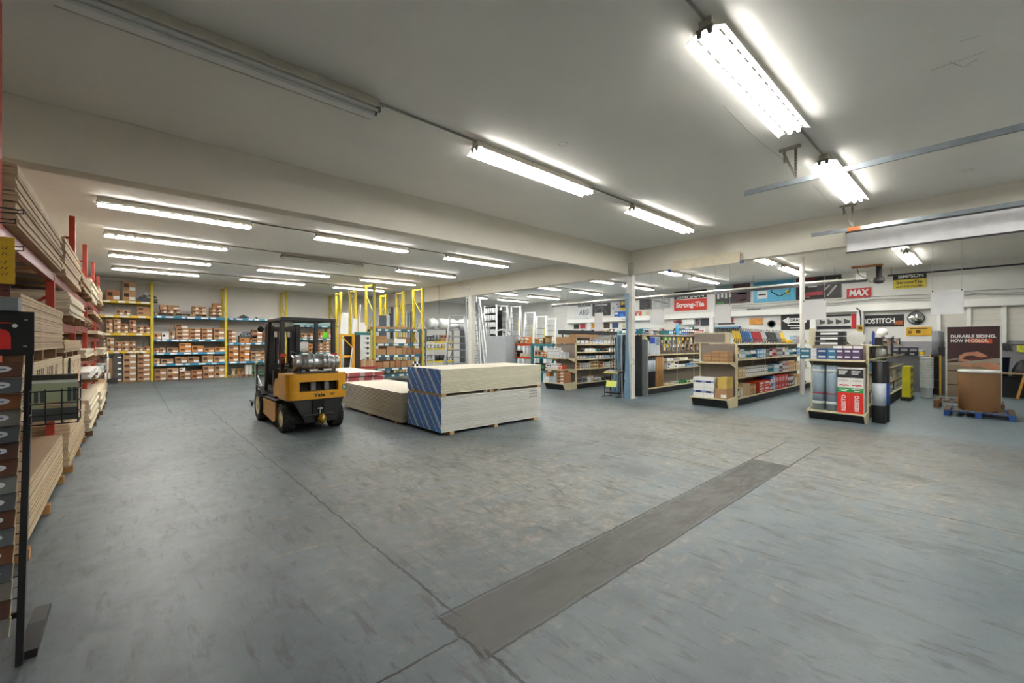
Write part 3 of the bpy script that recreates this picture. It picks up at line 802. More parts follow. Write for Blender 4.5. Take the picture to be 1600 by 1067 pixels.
stacks('the right top-shelf pallet cartons', 3.276, c1, [(1030, 1104, 1, .19, 'n')])
c2 = U(B2 + .05, 4.95, 1155, 1440)
c2a = U(B2 + .05, 5.05, 120, 470)
c2b = lambda p: at_y(340 + p * .1311, 540, YF).x
stacks('the middle shelf behind the hand cart', 1.64, c2b, [(128, 222, 1, .25), (266, 388, 1, .22, 'ot'), (392, 410, 1, .3, 'n'), (416, 534, 3, .215), (548, 606, 3, .2), (735, 800, 3, .19)])
stacks('the upper row, middle shelf behind the hand cart', 1.892, c2b, [(128, 218, 2, .18)])
stacks('the lower shelf behind the hand cart', .76, c2b, [(128, 252, 2, .27, 'o'), (262, 386, 2, .26, 'o'), (396, 514, 2, .22), (520, 590, 2, .22, 'o'), (720, 780, 3, .2)])
stacks('the upper row, lower shelf behind the hand cart', .76 + .543, c2b, [(128, 250, 1, .20), (266, 390, 1, .22)])
c3 = lambda p: at_y(440 + p * .15, 540, YF).x
stacks('the lower teal shelf', 1.12, c3, [(282, 345, 2, .22, 'o'), (375, 428, 3, .17), (435, 500, 4, .16), (505, 530, 3, .17)])
stacks('the upper teal shelf', 1.87, c3, [(210, 268, 1, .26), (272, 330, 1, .25), (333, 355, 1, .36, 'n'), (385, 428, 1, .38, 'o'), (478, 518, 1, .5, 'n')])
solo('green_box', 'bright green box on the upper teal shelf', 'box', MB().prism([(0, 0), (.3, 0), (.3, .34), (.03, .34)], 0, .3, 'y'), M('#5fd31a', .5), (c3(430), YF + .05, 1.87), bevel=.004)
solo('dotted_roll_bundle', 'white bundle with black dots on the lower teal shelf', 'bundle', MB().lathe([(.0, 0), (.28, .0), (.30, .05), (.30, .45), (.26, .5), (0, .5)], (0, 0, 0), 'y', 20), M('#dcdcdc', .5, var=.9, scale=30), (c3(245), YF + .1, 1.42))
solo('blue_tray', 'long blue plastic tray on the floor line of the teal bay', 'tray', MB().prism([(0, 0), (.85, 0), (.92, .2), (-.06, .2)], 0, .5, 'y'), M('#2355a0', .4), (c3(376), YF + .1, .80), bevel=.01)
solo('flat_crate', 'low pale crate under the blue tray, teal bay', 'crate', MB().box(0, .95, 0, .5, 0, .79), M('#6b6f6c', .7), (c3(372), YF + .1, 0), bevel=.01)
# loose fittings piled in trays
def fittings(name, label, cat, x, y, z, w, d, h, n, mats_, group=None):
    t = thing(name, label, cat, (x, y, z), group=group)
    part('tray', MB().box(0, w, 0, d, 0, .02).box(0, w, 0, .012, .02, h * .35).box(0, w, d - .012, d, .02, h * .35).box(0, .012, .013, d - .013, .02, h * .35).box(w - .012, w, .013, d - .013, .02, h * .35), M('#4b4a48', .6), t)
    for i in range(n):
        px_, py_ = R.uniform(.06, w - .06), R.uniform(.05, d - .05)
        pz = .07 + h * .75 * R.random() * (1 - abs(px_ / w - .5) * 1.2)
        a = R.uniform(0, PI); l = R.uniform(.04, .08)
        dv = Vector((math.cos(a) * l, math.sin(a) * l, R.uniform(-.03, .03)))
        c = Vector((px_, py_, max(.06, pz)))
        part('fitting', MB().tube(c - dv, c + dv, R.uniform(.02, .036), 8), R.choice(mats_), t)
    return t
silver = M('#b9bcc0', .3, .7); greyp = M('#5c6166', .4)
fittings('fitting_pile', 'heap of silver and dark pipe fittings on the top yellow shelf', 'pipe fittings', c0(398), YF + .1, 3.3815, .66, .5, .42, 46, [silver, greyp, paperw])
fittings('fitting_pile', 'heap of blue-grey fittings on an orange carton, bay behind the hand cart', 'pipe fittings', c2b(262), YF + .03, 1.64 + .2225, .72, .4, .34, 40, [silver, greyp, M('#3f6f86', .4)])
# floor of bay 0: dark stack of drawers and spools
t = thing('grey_carton_tower', 'tower of dark grey cartons with white labels beside the brown ones', 'box stack', (c0(197), YF + .04, .06)) if False else None
for k in range(5):
    carton(c0(197), YF + .05, .06 + k * .232, c0(268) - c0(197), .4, .23, 'dark grey carton with white label, %s up, left of the brown floor cartons' % nth(k), 'dark grey cartons', M('#4d4a4b', .7), brand=False)
pallet('low wooden pallet under the brown floor cartons of the yellow bay', c0(190), YF + .0, 0, c0(505) - c0(190), .85, .0595)
solo('open_carton', 'worn brown carton under the yellow bay beside the red rack', 'box', MB().box(0, .40, 0, .4, 0, 1.0), cards[1], (c0(122), YF + .1, 0), bevel=.01)
for k in range(2):
    solo('white_tube', 'short white tube on the dark stand, %s from the left' % nth(k), 'tube', MB().lathe([(.035, 0), (.035, .22), (.02, .24)], n=12), paperw, (c0(135) + k * .1 , YF - .12, .2))
solo('dark_stand', 'dark stand on the floor at the left end of the yellow bay', 'stand', MB().box(0, .44, -.0, .22, 0, .2), darksteel, (c0(110), YF - .25, 0), bevel=.01)
# floor goods behind the hand cart
pallet('flat pallet on the floor behind the hand cart, left', c2b(122), YF + .02, 0, c2b(252) - c2b(122), .7, .10)
pallet('flat pallet on the floor behind the hand cart, right', c2b(262), YF + .02, 0, c2b(420) - c2b(262), .7, .10)
for k, p in enumerate((165, 230, 280)):
    solo('cable_spool', 'small cable spool on the floor pallets, %s from the left' % nth(k), 'spool', MB().lathe([(.11, 0), (.11, .03), (.07, .035), (.07, .26), (.11, .265), (.11, .30)], n=18), [M('#b9b08a', .6), M('#a87b4a', .6), M('#9a7146', .6)][k], (c2b(p) + .12, YF + .3, .101))
for k, p in enumerate((330, 375)):
    solo('white_bucket', 'narrow white bucket on the floor pallets, %s from the left' % nth(k), 'bucket', MB().lathe([(.07, 0), (.08, .42), (.085, .43), (.085, .46), (.0, .46)], n=18), paperw, (c2b(p) + .1, YF + .25, .101))
solo('green_crate', 'green metal cart frame on the floor behind the hand cart', 'cart', MB().box(0, .7, 0, .5, .12, .2).box(0, .04, 0, .04, .0, .62).box(.66, .7, 0, .04, 0, .62).box(0, .7, 0, .03, .57, .62), M('#2c7a4a', .5), (c2b(425), YF + .0, 0))
solo('white_carton', 'white carton on the floor beside the green cart frame', 'box', MB().box(0, .3, 0, .3, 0, .45), paperw, (c2b(600), YF + .1, 0), bevel=.006)
# things on the top shelf over the hand cart
solo('motor_bracket', 'black motor bracket lying on the blue top shelf', 'bracket', MB().box(-.14, .14, -.1, .1, 0.001, .12).tube((-.25, 0, .06), (.25, 0, .06), .025, 8).box(-.06, .06, -.06, .06, .12, .17), darksteel, (c2b(322), YF + .3, 2.81))
solo('clear_tray', 'pale plastic tray lying on the blue top shelf', 'tray', MB().prism([(-.3, .1), (-.2, 0), (.2, 0), (.3, .1)], -.15, .15, 'y'), M('#b8bdb4', .3), (c2b(550), YF + .3, 2.81))
for k in range(2):
    solo('teal_bin_lid', 'pale teal storage lid on the top teal shelf, %s from the left' % nth(k), 'lid', MB().prism([(0, 0), (.95, 0), (.9, .14), (.05, .14)], 0, .4, 'y'), M('#8fb0b0', .4), (6.35 + k * 1.06, YF + .1, 2.55), bevel=.01)
# vertical red stripe and strip lamps are not here: a thin pipe runs under the ceiling along the back wall
solo('wall_pipe', 'thin white pipe running under the ceiling along the back wall', 'pipe', MB().tube((-1.9, YN - .06, 4.26), (11.1, YN - .06, 4.26), .02, 8), white_trim)
# ================================================================== DRYWALL STACKS
def drywall_mat(name, face, edge, gap):
    m, t = newmat(name)
    P = t.obj(); Z = t.sep(P)[2]
    rr = t.new('ShaderNodeObjectInfo').outputs['Random']
    n = t.noise(P, 3, 4)
    col = t.mix(t.ramp(n, .3, .7), lin(edge), tuple(x * .93 for x in lin(edge)))
    nz = t.math('ABSOLUTE', t.sep(t.new('ShaderNodeNewGeometry').outputs['Normal'])[2])
    col = t.mix(t.ramp(nz, .3, .7), col, lin(face))
    hs = t.new('ShaderNodeHueSaturation'); t.put(hs.inputs['Color'], col); t.put(hs.inputs['Value'], t.math('MULTIPLY_ADD', rr, .12, .93))
    b = t.bsdf(); t.put(b.inputs['Base Color'], hs.outputs[0]); b.inputs['Roughness'].default_value = .8
    return m
dw_cream = drywall_mat('cream_drywall', '#e3dccb', '#cfc9b4', 0)
dw_white = drywall_mat('white_drywall', '#e0dcd0', '#cfcecb', 0)
dw_grey = drywall_mat('grey_drywall', '#ddd5c6', '#a9a697', 0)
def tape_mat(name, c0, c1, period, rows, slope, dots=True):
    """printed end tape: diagonal bands that run on from sheet to sheet, with small print between them"""
    m, t = newmat(name)
    P = t.pos(); X, Y, Z = t.sep(P)
    s = t.math('ADD', Y, t.math('ADD', X, t.math('MULTIPLY', Z, slope)))
    f = t.math('FRACT', t.math('DIVIDE', s, period))
    band = t.math('MULTIPLY', t.ramp(f, .0, .03), t.ramp(f, .22, .19))
    thin = t.math('MULTIPLY', t.ramp(f, .52, .54), t.ramp(f, .60, .58))
    pr = t.new('ShaderNodeTexVoronoi'); t.put(pr.inputs['Vector'], t.scale(P, (46, 46, 80)))
    pd = t.ramp(pr.outputs['Distance'], .36, .28)
    k = t.math('MAXIMUM', t.math('MAXIMUM', t.math('MULTIPLY', band, .8), t.math('MULTIPLY', thin, .95)), t.math('MULTIPLY', pd, .45))
    col = t.mix(k, lin(c0), lin(c1))
    b = t.bsdf(); t.put(b.inputs['Base Color'], col); b.inputs['Roughness'].default_value = .45
    return m
blue_tape = tape_mat('blue_end_tape', '#2f76c8', '#e2eaf4', .44, 0, -.85)
red_tape = tape_mat('red_end_tape', '#b5323a', '#ddd4d2', .75, 0, .1)
runner = M('#c3a578', .8, var=.12)
def dstack(where, x0, x1, y0, y1, z0, z1, th, mat, cat='drywall', endtape=None, side=None, jit=.004, what='drywall sheet'):
    n = int(round((z1 - z0) / th)); th = (z1 - z0) / n; out = []
    for k in range(n):
        dx, dy = R.uniform(-jit, jit), R.uniform(-jit, jit)
        o = solo('drywall_sheet', '%s, %s up in the %s' % (what, nth(k), where), cat,
                 MB().box(0, x1 - x0, 0, y1 - y0, .0005, th - .0062), mat, (x0 + dx, y0 + dy, z0 + k * th), group='sheets of the ' + where)
        if endtape: part('end_tape', MB().box(-.003, -.0005, .0, y1 - y0, .0005, th - .001), endtape, o).__setitem__('label', 'printed end tape')
        if side: part('edge_tape', MB().box(0, x1 - x0, -.003, -.0005, .003, th - .0035), side, o).__setitem__('label', 'printed edge tape')
        out.append(o)
    return out
X0, X1, Y0, Y1 = 4.18, 6.74, 6.54, 7.77
for k, x in enumerate((4.40, 5.45, 6.55)):
    solo('wooden_runner', 'wooden runner under the blue-taped lower drywall stack, %s from the left' % nth(k), 'wood block', MB().box(-.045, .045, -.02, 1.22, 0, .055), runner, (x, Y0, 0), bevel=.003)
dstack('front lower stack with blue ends', X0, X1, Y0, Y1, .056, .705, .0262, dw_white, endtape=blue_tape)
for k, x in enumerate((X0 + .06, 5.35, X1 - .06)):
    solo('wooden_runner', 'wooden runner between the two blue-ended drywall stacks, %s from the left' % nth(k), 'wood block', MB().box(-.045, .045, .0, 1.22, 0, .05), runner, (x, Y0, .706), bevel=.003)
up_ = dstack('front upper stack with blue ends', X0 - .01, X1 + .0, Y0 - .01, Y1 - .01, .757, 1.20, .0262, dw_cream, endtape=blue_tape)
mb = MB()
for x, s in ((5.30, .05), (5.52, .045)):
    mb.lathe([(0, -.02), (s * .5, -.015), (s * .55, .0), (s * .4, .02), (0, .025)], (x, Y0 - .012, .735), 'y', 8)
for i, (x, s) in enumerate(((5.22, .05), (5.56, .045))):
    solo('crumpled_paper', 'bit of crumpled paper caught in the gap between drywall stacks, %s one' % ['left', 'right'][i], 'paper', MB().lathe([(0, -.03), (.022, -.02), (.026, .0), (.018, .02), (0, .03)], (0, 0, 0), 'y', 7, smooth=False).tube((-.05, 0, -.01), (.05, .01, .0), .012, 6), M('#cfcdc2', .7), (x, Y0 + .03, .731))
# handwriting on the sheet edges at the right end
scribble = M('#55575c', .7)
mb = MB()
for r_, z in enumerate((.62, .565, .505)):
    x = 6.38
    for q in range(5):
        mb.bar((x, Y0 - .0055, z), (x + .015, Y0 - .0055, z + .03), .002, .005, up=(0, 1, 0)).bar((x + .015, Y0 - .0055, z + .03), (x + .03, Y0 - .0055, z + .002), .002, .005, up=(0, 1, 0)).bar((x + .03, Y0 - .0055, z + .002), (x + .05, Y0 - .0055, z + .018), .002, .005, up=(0, 1, 0))
        x += .05 + .004 * (q % 2)
lowtop = [o for o in S.objects if o.name.startswith('drywall_sheet')][20]
q = part('handwriting', mb, scribble, lowtop); q.location = -lowtop.location
# grey-edged stack left of it and the red-taped pair behind
for k, y in enumerate((8.2, 9.5, 10.8)):
    solo('wooden_runner', 'wooden runner under the grey-edged drywall stack, %s from the front' % nth(k), 'wood block', MB().box(0, 1.22, -.045, .045, 0, .05), runner, (4.13, y, 0), bevel=.003)
dstack('low grey-edged stack beside the forklift', 4.12, 5.34, 7.92, 11.1, .051, .656, .0275, dw_grey, jit=.006)
for k, x in enumerate((4.6, 5.2, 5.7)):
    solo('wooden_runner', 'wooden runner under the red-taped board stack, %s from the left' % nth(k), 'wood block', MB().box(-.045, .045, 0, 2.4, 0, .05), runner, (x, 12.2, 0), bevel=.003)
dstack('red-taped stack behind the grey-edged one, lower pack', 4.5, 5.78, 12.2, 14.9, .051, .66, .051, dw_white, side=red_tape, what='board')
solo('pack_spacer', 'thin spacer between the two red-taped board packs', 'wood block', MB().box(.1, 1.15, .1, 2.3, 0, .02), runner, (4.5, 12.3, .661))
dstack('red-taped stack behind the grey-edged one, upper pack', 4.46, 5.76, 12.17, 14.85, .682, .80, .03, dw_white, side=red_tape, what='board')

# ================================================================== FORKLIFT (facing away, towards the back wall)
fl_y = M('#cf9417', .35, var=.10, scale=3)
fl_b = M('#1d1e1f', .42, var=.2, scale=4)
fl_d = M('#2f3031', .6, var=.3, scale=6)
tyre = M('#262524', .85, var=.25, scale=10, bump=.3)
cream = M('#c9b98a', .5)
alum = M('#a9abac', .28, .85, var=.12)
fl = thing('forklift', 'yellow and black forklift with a propane tank seen from behind', 'forklift', (2.655, 8.35, 0))
W_ = .545
def P2(z0, z1, pts, **k): return MB().prism(pts, z0, z1, 'z', **k)
# counterweight: rounded block with a window, tapering underside
def rounded(hw, y0, y1, r=.14, n=5):
    pts = []
    for i in range(n + 1):
        a = PI + (PI / 2) * i / n; pts.append((-hw + r + r * math.cos(a), y0 + r + r * math.sin(a)))
    for i in range(n + 1):
        a = 1.5 * PI + (PI / 2) * i / n; pts.append((hw - r + r * math.cos(a), y0 + r + r * math.sin(a)))
    return pts + [(hw, y1), (-hw, y1)]
cw = MB()
cw.prism(rounded(W_, 0.0, .62), .955, 1.10, 'z')
cw.prism(rounded(W_, -.01, .62), .63, .775, 'z')
cw.prism([(x, y) for x, y in rounded(W_, 0, .62) if x < 0 and y < .2] + [(-.33, 0.0), (-.33, .62), (-W_, .62)], .775, .955, 'z')
cw.prism([(.36, 0.0)] + [(x, y) for x, y in rounded(W_, 0, .62) if x > 0 and y < .2] + [(W_, .62), (.36, .62)], .775, .955, 'z')
part('counterweight', cw, fl_y, fl, .008)
part('radiator_grille', MB().box(-.335, .365, .14, .16, .77, .96), M('#0c0c0c', .8), fl)
for x in (-.08, .16):
    part('grille_pillar', MB().box(x - .045, x + .045, .05, .13, .775, .955), M('#6b6d6e', .5), fl, .01)
part('lower_counterweight', MB().prism([(-.45, .63), (.48, .63), (.46, .60), (.34, .20), (-.22, .20), (-.43, .60)], .03, .55, 'y'), fl_b, fl, .015)
part('steer_axle_housing', MB().box(-.36, .36, .30, .62, .14, .55), fl_d, fl, .02)
part('hitch_recess', MB().box(-.10, .10, .005, .029, .36, .60), M('#0a0a0a', .8), fl)
part('bumper_bar', MB().box(-.27, .27, .0, .029, .315, .35), fl_b, fl, .006)
hp = part('tow_pin', MB().tube((.02, -.01, .30), (.02, -.01, .48), .012, 8), silver, fl)
part('ring', MB().tube((-.03, -.012, .45), (.07, -.012, .45), .008, 8), silver, hp)
part('hitch_bell', MB().lathe([(.02, .17), (.075, .22), (.085, .27), (.06, .33), (.02, .36)], (.03, -.075, 0), 'z', 16), M('#a98a2a', .35, .6, var=.3), fl)
text(fl, 'Yale', (-.02 + .03, -.0125, .70), '-y', .20, .075, M('#22160c', .5), bold=.03).__setitem__('label', 'dark maker lettering')
text(fl, '30', (.24, -.0125, .705), '-y', .09, .055, M('#5a4417', .6), bold=.01)
st_ = part('sticker', MB().box(.44, .505, -.004, .02, .77, .87), M('#137a72', .4), fl)
st_['label'] = 'teal square sticker'
text(st_, 'N', (.473, -.0055, .82), '-y', .038, .06, M('#e5efee', .5), bold=.04)
# body, side panels, step, floor
part('hood', MB().prism([(.62, .66), (.62, 1.06), (.98, 1.04), (1.12, .90), (1.12, .66)], -.40, .40, 'x'), fl_y, fl, .02)
for s in (-1, 1):
    xa, xb_ = (s * .50, s * .535) if s > 0 else (-.535, -.50)
    part('side_panel', MB().prism([(.62, .64), (.62, 1.0), (.92, .98), (1.06, .80), (1.06, .64)], s * .401 if s > 0 else -.52, .52 if s > 0 else -.401, 'x'), fl_y, fl, .012)
    part('frame_rail', MB().prism([(.86, .18), (1.0, .12), (1.86, .20), (1.86, .52), (.86, .52)], min(xa, xb_), max(xa, xb_), 'x'), fl_y, fl, .008)
    part('step_plate', MB().box(min(s * .33, s * .54), max(s * .33, s * .54), .80, 1.95, .535, .56), fl_d, fl, .004)
    part('front_fender', MB().prism([(1.80, .56), (1.80, .60), (2.05, .74), (2.4, .76), (2.4, .72), (2.07, .70)], min(s * .34, s * .56), max(s * .34, s * .56), 'x'), fl_b, fl, .004)
part('chassis', MB().box(-.49, .49, .63, 2.4, .18, .50), fl_d, fl, .01)
part('floor_plate', MB().box(-.48, .48, 1.13, 1.95, .56, .60), fl_d, fl)
part('cowl', MB().prism([(1.86, .60), (1.95, .60), (1.95, 1.08), (1.80, 1.12)], -.34, .34, 'x'), fl_b, fl, .01)
part('steering_wheel', MB().lathe([(.15, 0), (.165, .012), (.15, .024), (.135, .012), (.15, 0)], (0, 1.68, 1.17), 'z', 20).tube((0, 1.85, .9), (0, 1.68, 1.18), .018, 8).tube((-.15, 1.68, 1.182), (.15, 1.68, 1.182), .01, 6), fl_b, fl)
part('lever', MB().tube((.2, 1.83, 1.0), (.22, 1.72, 1.2), .008, 6), silver, fl)
part('seat', MB().prism([(.80, 1.06), (.80, 1.12), (1.2, 1.14), (1.2, 1.07), (1.0, 1.045)], -.24, .24, 'x').prism([(.74, 1.08), (.82, 1.12), (.79, 1.44), (.72, 1.44)], -.22, .22, 'x'), M('#1b1b1c', .7), fl, .02)
# wheels
def wheel(x, y, r, w):
    t_ = part('tyre', MB().lathe([(r * .6, -w / 2), (r * .9, -w / 2), (r * .985, -w / 2 + .03), (r * .985, w / 2 - .03), (r * .9, w / 2), (r * .6, w / 2), (r * .6, -w / 2)], (x, y, r), 'x', 32), tyre, fl)
    mb = MB()
    for k in range(22):
        a = 2 * PI * k / 22
        for s in (-1, 1):
            c = Vector((x + s * w * .24, y + math.cos(a + s * .07) * r, r + math.sin(a + s * .07) * r * .985))
            tn = Vector((0, -math.sin(a), math.cos(a))); nn = Vector((0, math.cos(a), math.sin(a)))
            A = c - Vector((w * .23, 0, 0)) - tn * .014 - nn * .018; 
            ex, et, en = Vector((w * .46, 0, 0)), tn * .028, nn * .018
            v = [A, A + ex, A + ex + et, A + et, A + en, A + ex + en, A + ex + et + en, A + et + en]
            mb.add(v, [(3, 2, 1, 0), (4, 5, 6, 7), (0, 1, 5, 4), (1, 2, 6, 5), (2, 3, 7, 6), (3, 0, 4, 7)])
    part('tread', mb, tyre, t_)
    for s in (-1, 1):
        part('rim', MB().lathe([(r * .61, 0), (r * .58, -.012 * s), (r * .5, -.035 * s), (r * .28, -.03 * s), (r * .24, .0), (0, .002 * s)], (x + s * (w / 2 - .005), y, r), 'x', 24), cream, t_)
    return t_
for x in (-.44, .44): wheel(x, .45, .255, .20)
for x in (-.47, .47): wheel(x, 2.18, .33, .21)
# overhead guard
zt = 2.13
for x in (-.475, .475):
    part('rear_post', MB().bar((x, .60, 1.04), (x, .62, zt), .075, .085, up=(0, 1, 0)), fl_b, fl, .008)
    part('front_post', MB().bar((x * .98, 1.95, .62), (x * .96, 1.62, zt), .06, .07, up=(0, 1, 0)), fl_b, fl, .008)
    part('tail_light', MB().box(x - .045, x + .045, .50, .56, 1.40, 1.47), M('#c43318', .3), fl, .012)
    part('marker_light', MB().box(x - .035, x + .035, .51, .56, 1.27, 1.38), M('#7a1d14', .35), fl, .01)
    part('roof_rail', MB().bar((x, .56, zt), (x * .96, 1.70, zt), .07, .06), fl_b, fl, .01)
part('roof_crossbar', MB().box(-.51, .51, .55, .62, zt - .03, zt + .035), fl_b, fl, .01)
part('roof_crossbar', MB().box(-.49, .49, 1.63, 1.70, zt - .03, zt + .03), fl_b, fl, .01)
for k in range(5):
    y = .78 + k * .17
    part('roof_bar', MB().box(-.44, .44, y, y + .03, zt - .02, zt + .02), fl_b, fl)
part('rear_centre_post', MB().box(.12, .18, .60, .65, 1.5, zt - .03), fl_b, fl)
part('work_lamp', MB().box(-.40, -.26, .70, .80, zt - .14, zt - .05), M('#9aa091', .3), fl, .008)
# mast, carriage, forks
for x in (-.30, .30):
    part('mast_channel', MB().box(x - .05, x + .05, 2.42, 2.60, .10, 2.10), fl_b, fl, .006)
    part('inner_channel', MB().box(x * .72 - .035, x * .72 + .035, 2.46, 2.62, .12, 2.06), fl_b, fl, .006)
    part('lift_cylinder', MB().tube((x * .45, 2.50, .2), (x * .45, 2.50, 1.8), .035, 12), M('#3b3d3f', .3, .5), fl)
    part('fork', MB().box(x * .8 - .05, x * .8 + .05, 2.78, 2.83, .05, .60).box(x * .8 - .05, x * .8 + .05, 2.831, 3.85, .05, .085), fl_b, fl)
    part('hose', MB().path([(x * .2, 2.52, .7), (x * .25, 2.46, 1.2), (x * .3, 2.48, 1.7), (x * .3, 2.54, 1.98)], .012, 6), fl_b, fl)
for z in (.35, 1.15, 1.98): part('mast_crossbar', MB().box(-.26, .26, 2.44, 2.52, z - .05, z + .05), fl_b, fl, .006)
part('carriage', MB().box(-.46, .46, 2.70, 2.76, .16, .22).box(-.46, .46, 2.70, 2.76, .50, .56).box(-.2, -.15, 2.64, 2.70, .14, .58).box(.15, .2, 2.64, 2.70, .14, .58), fl_b, fl)
part('load_backrest', MB().box(-.50, -.46, 2.70, 2.74, .56, 1.18).box(.46, .50, 2.70, 2.74, .56, 1.18).box(-.50, .50, 2.70, 2.74, 1.14, 1.18), M('#6f7072', .5), fl)
part('tilt_rod', MB().tube((-.49, 1.95, .60), (-.52, 2.42, .95), .014, 8), silver, fl)
# propane tank lying across the counterweight, on its bracket
part('tank_bracket', MB().box(-.34, .40, .12, .42, 1.101, 1.125).prism([(.12, 1.125), (.42, 1.125), (.40, 1.18), (.36, 1.14), (.18, 1.14), (.14, 1.18)], -.26, -.20, 'x').prism([(.12, 1.125), (.42, 1.125), (.40, 1.18), (.36, 1.14), (.18, 1.14), (.14, 1.18)], .24, .30, 'x'), fl_b, fl, .003)
tk = part('propane_tank', MB().lathe([(0, -.33), (.10, -.325), (.145, -.29), (.158, -.24), (.158, -.20), (.162, -.195), (.162, -.17), (.158, -.165), (.158, .08), (.162, .085), (.162, .115), (.158, .12), (.158, .26), (.14, .31), (.10, .33), (0, .335)], (.04, .27, 1.30), 'x', 32), alum, fl)
part('collar', MB().lathe([(.135, -.45), (.14, -.45), (.14, -.30), (.135, -.30), (.135, -.45)], (.04, .27, 1.30), 'x', 28), alum, tk)
part('foot_ring', MB().lathe([(.13, .30), (.135, .30), (.135, .40), (.13, .40), (.13, .30)], (.04, .27, 1.30), 'x', 28), alum, tk)
part('valve', MB().tube((-.36, .27, 1.30), (-.29, .27, 1.30), .025, 10).box(-.37, -.33, .24, .30, 1.33, 1.37), M('#8a6a3a', .4, .6), tk)
for x in (-.04, .22):
    part('strap', MB().lathe([(.1635, x - .018), (.1665, x - .018), (.1665, x + .018), (.1635, x + .018), (.1635, x - .018)], (.04 - .04, .27, 1.30), 'x', 32), silver, tk)
part('decal', MB().box(-.13, .02, .108, .1135, 1.145, 1.18), M('#d9d2c8', .5), fl).__setitem__('label', 'white decal on the tank bracket')
part('decal', MB().box(.12, .27, .108, .1135, 1.145, 1.18), M('#dcdcda', .5), fl)
part('fuel_hose', MB().path([(-.33, .28, 1.30), (-.40, .30, 1.42), (-.38, .40, 1.50), (-.22, .50, 1.47), (-.12, .60, 1.36), (-.10, .70, 1.1)], .012, 8), fl_b, fl)
part('mirror', MB().tube((-.46, 1.60, 2.05), (-.62, 1.62, 1.92), .008, 6).lathe([(0, 0), (.06, .005), (.05, .02), (0, .03)], (-.63, 1.60, 1.95), 'y', 14), fl_b, fl)

# hand cart standing in front of the forks (two tall pale hoops)
hc = thing('hand_cart', 'pale tubular hand cart standing beyond the forklift mast', 'cart', (0, 0, 0))
tb = M('#c4c0b0', .4)
ya = 12.4
xl = at_y(399.5, 600, ya).x; xr2 = at_y(411.5, 600, ya).x + .16
for y in (ya,):
    part('hoop', MB().path([(xl, y, .12), (xl, y, 1.16), (xl + .03, y, 1.25), (xl + .08, y, 1.28), (xr2 - .08, y, 1.28), (xr2 - .03, y, 1.25), (xr2, y, 1.16), (xr2, y, .12)], .016, 8), tb, hc)
part('deck', MB().box(xl - .02, xr2 + .02, ya - .0 , ya + .6, .13, .16), darksteel, hc)
for x in (xl + .02, xr2 - .02):
    for y in (ya + .06, ya + .54): part('caster', MB().lathe([(.0, -.015), (.05, -.015), (.055, 0), (.05, .015), (0, .015)], (x, y, .055), 'x', 14).box(x - .02, x + .02, y - .01, y + .01, .07, .13), darksteel, hc)

# ================================================================== RIGHT-HAND RACK OF THE LEFT BAY, TRIM STOCK, BOARDS
YR = 17.0
teal = M('#2b6478', .4, var=.12)
rackbay('yellow rack with dark blue beams stocked with long cartons, beyond the drywall', 7.62, 9.9, [.30, .58, 1.14, 1.62, 2.24], teal, y=YR, depth=.9, top=4.12, bh=.11)
solo('rack_post_cover', 'blue perforated strip along the tall left upright of the carton rack', 'strip', MB().box(0, .03, 0, .012, 0, 3.0), M('#2f7f8a', .4), (7.545, YR - .0, 1.1))
def longpack(n, label, x, y, z, w, d, h, mat=None):
    return carton(x, y, z + .001, w, d, h, label, 'long cartons on the yellow and blue rack', mat or R.choice(cards), brand=False, tagw=False, name='long_carton')
cr = U(7.66, 9.86, 100, 610)
for shelf, z, sp in (('top', 2.24, [(130, 230, 1, .10), (235, 340, 1, .08), (345, 440, 1, .1), (445, 540, 1, .08)]), ('second', 1.62, [(110, 222, 2, .16), (300, 430, 1, .2), (432, 480, 1, .26)]),
                     ('third', 1.14, [(110, 215, 1, .25), (222, 320, 2, .2), (324, 385, 1, .28), (388, 440, 1, .33), (443, 500, 1, .27), (504, 600, 1, .24)]),
                     ('fourth', .58, [(110, 180, 1, .24), (184, 250, 1, .28), (254, 310, 1, .28), (314, 370, 1, .30), (374, 440, 1, .27), (444, 505, 1, .28)])):
    for i, (a, b_, rows_, h) in enumerate(sp):
        for r_ in range(rows_):
            longpack(1, 'tan long carton, %s from left, %s up, %s shelf of the carton rack' % (nth(i), nth(r_), shelf), cr(a), YR + .05, z + r_ * (h + .001), cr(b_) - cr(a) - .01, .8, h, paperw if (shelf, i) == ('second', 1) else None)
for k in range(4):
    for r_ in range(2):
        solo('paint_tin', 'black and white tin, %s from the left, %s row, right end of the fourth shelf' % (nth(k), ['lower', 'upper'][r_]), 'tin', MB().lathe([(.045, 0), (.045, .11), (.035, .12), (0, .12)], n=12), [darksteel, paperw][(k + r_) % 2], (cr(520) + k * .1, YR + .12, .58 + r_ * .1225), group='tins on the fourth shelf')
# slim frames that hold long stock: tall yellow ladder frames
def ladder_frame(label, x, y0, y1, h):
    t = thing('ladder_rack', label, 'rack', (0, 0, 0), group='tall yellow frames by the trim stock')
    for y in (y0, y1): part('upright', MB().box(x - .05, x + .05, y - .05, y + .05, 0, h), yel, t, .004)
    part('top_bar', MB().box(x - .03, x + .03, y0 + .051, y1 - .051, h - .12, h - .04), yel, t)
    part('diagonal_brace', MB().bar((x, y0 + .04, h - .15), (x, y1 - .04, h - 1.7), .05, .05), yel, t)
    for z in (.4, 2.4): part('horizontal_brace', MB().box(x - .02, x + .02, y0 + .051, y1 - .051, z, z + .04), yel, t)
ladder_frame('tall yellow frame, middle one of the three right of the blue-striped upright', 9.82, 18.7, 19.35, 4.12)
ladder_frame('tall yellow frame, leftmost of the three right of the blue-striped upright', 9.84, 20.55, 21.2, 4.12)
ladder_frame('tall yellow frame behind the leaning white trim boards', 7.80, 19.45, 20.1, 4.1)
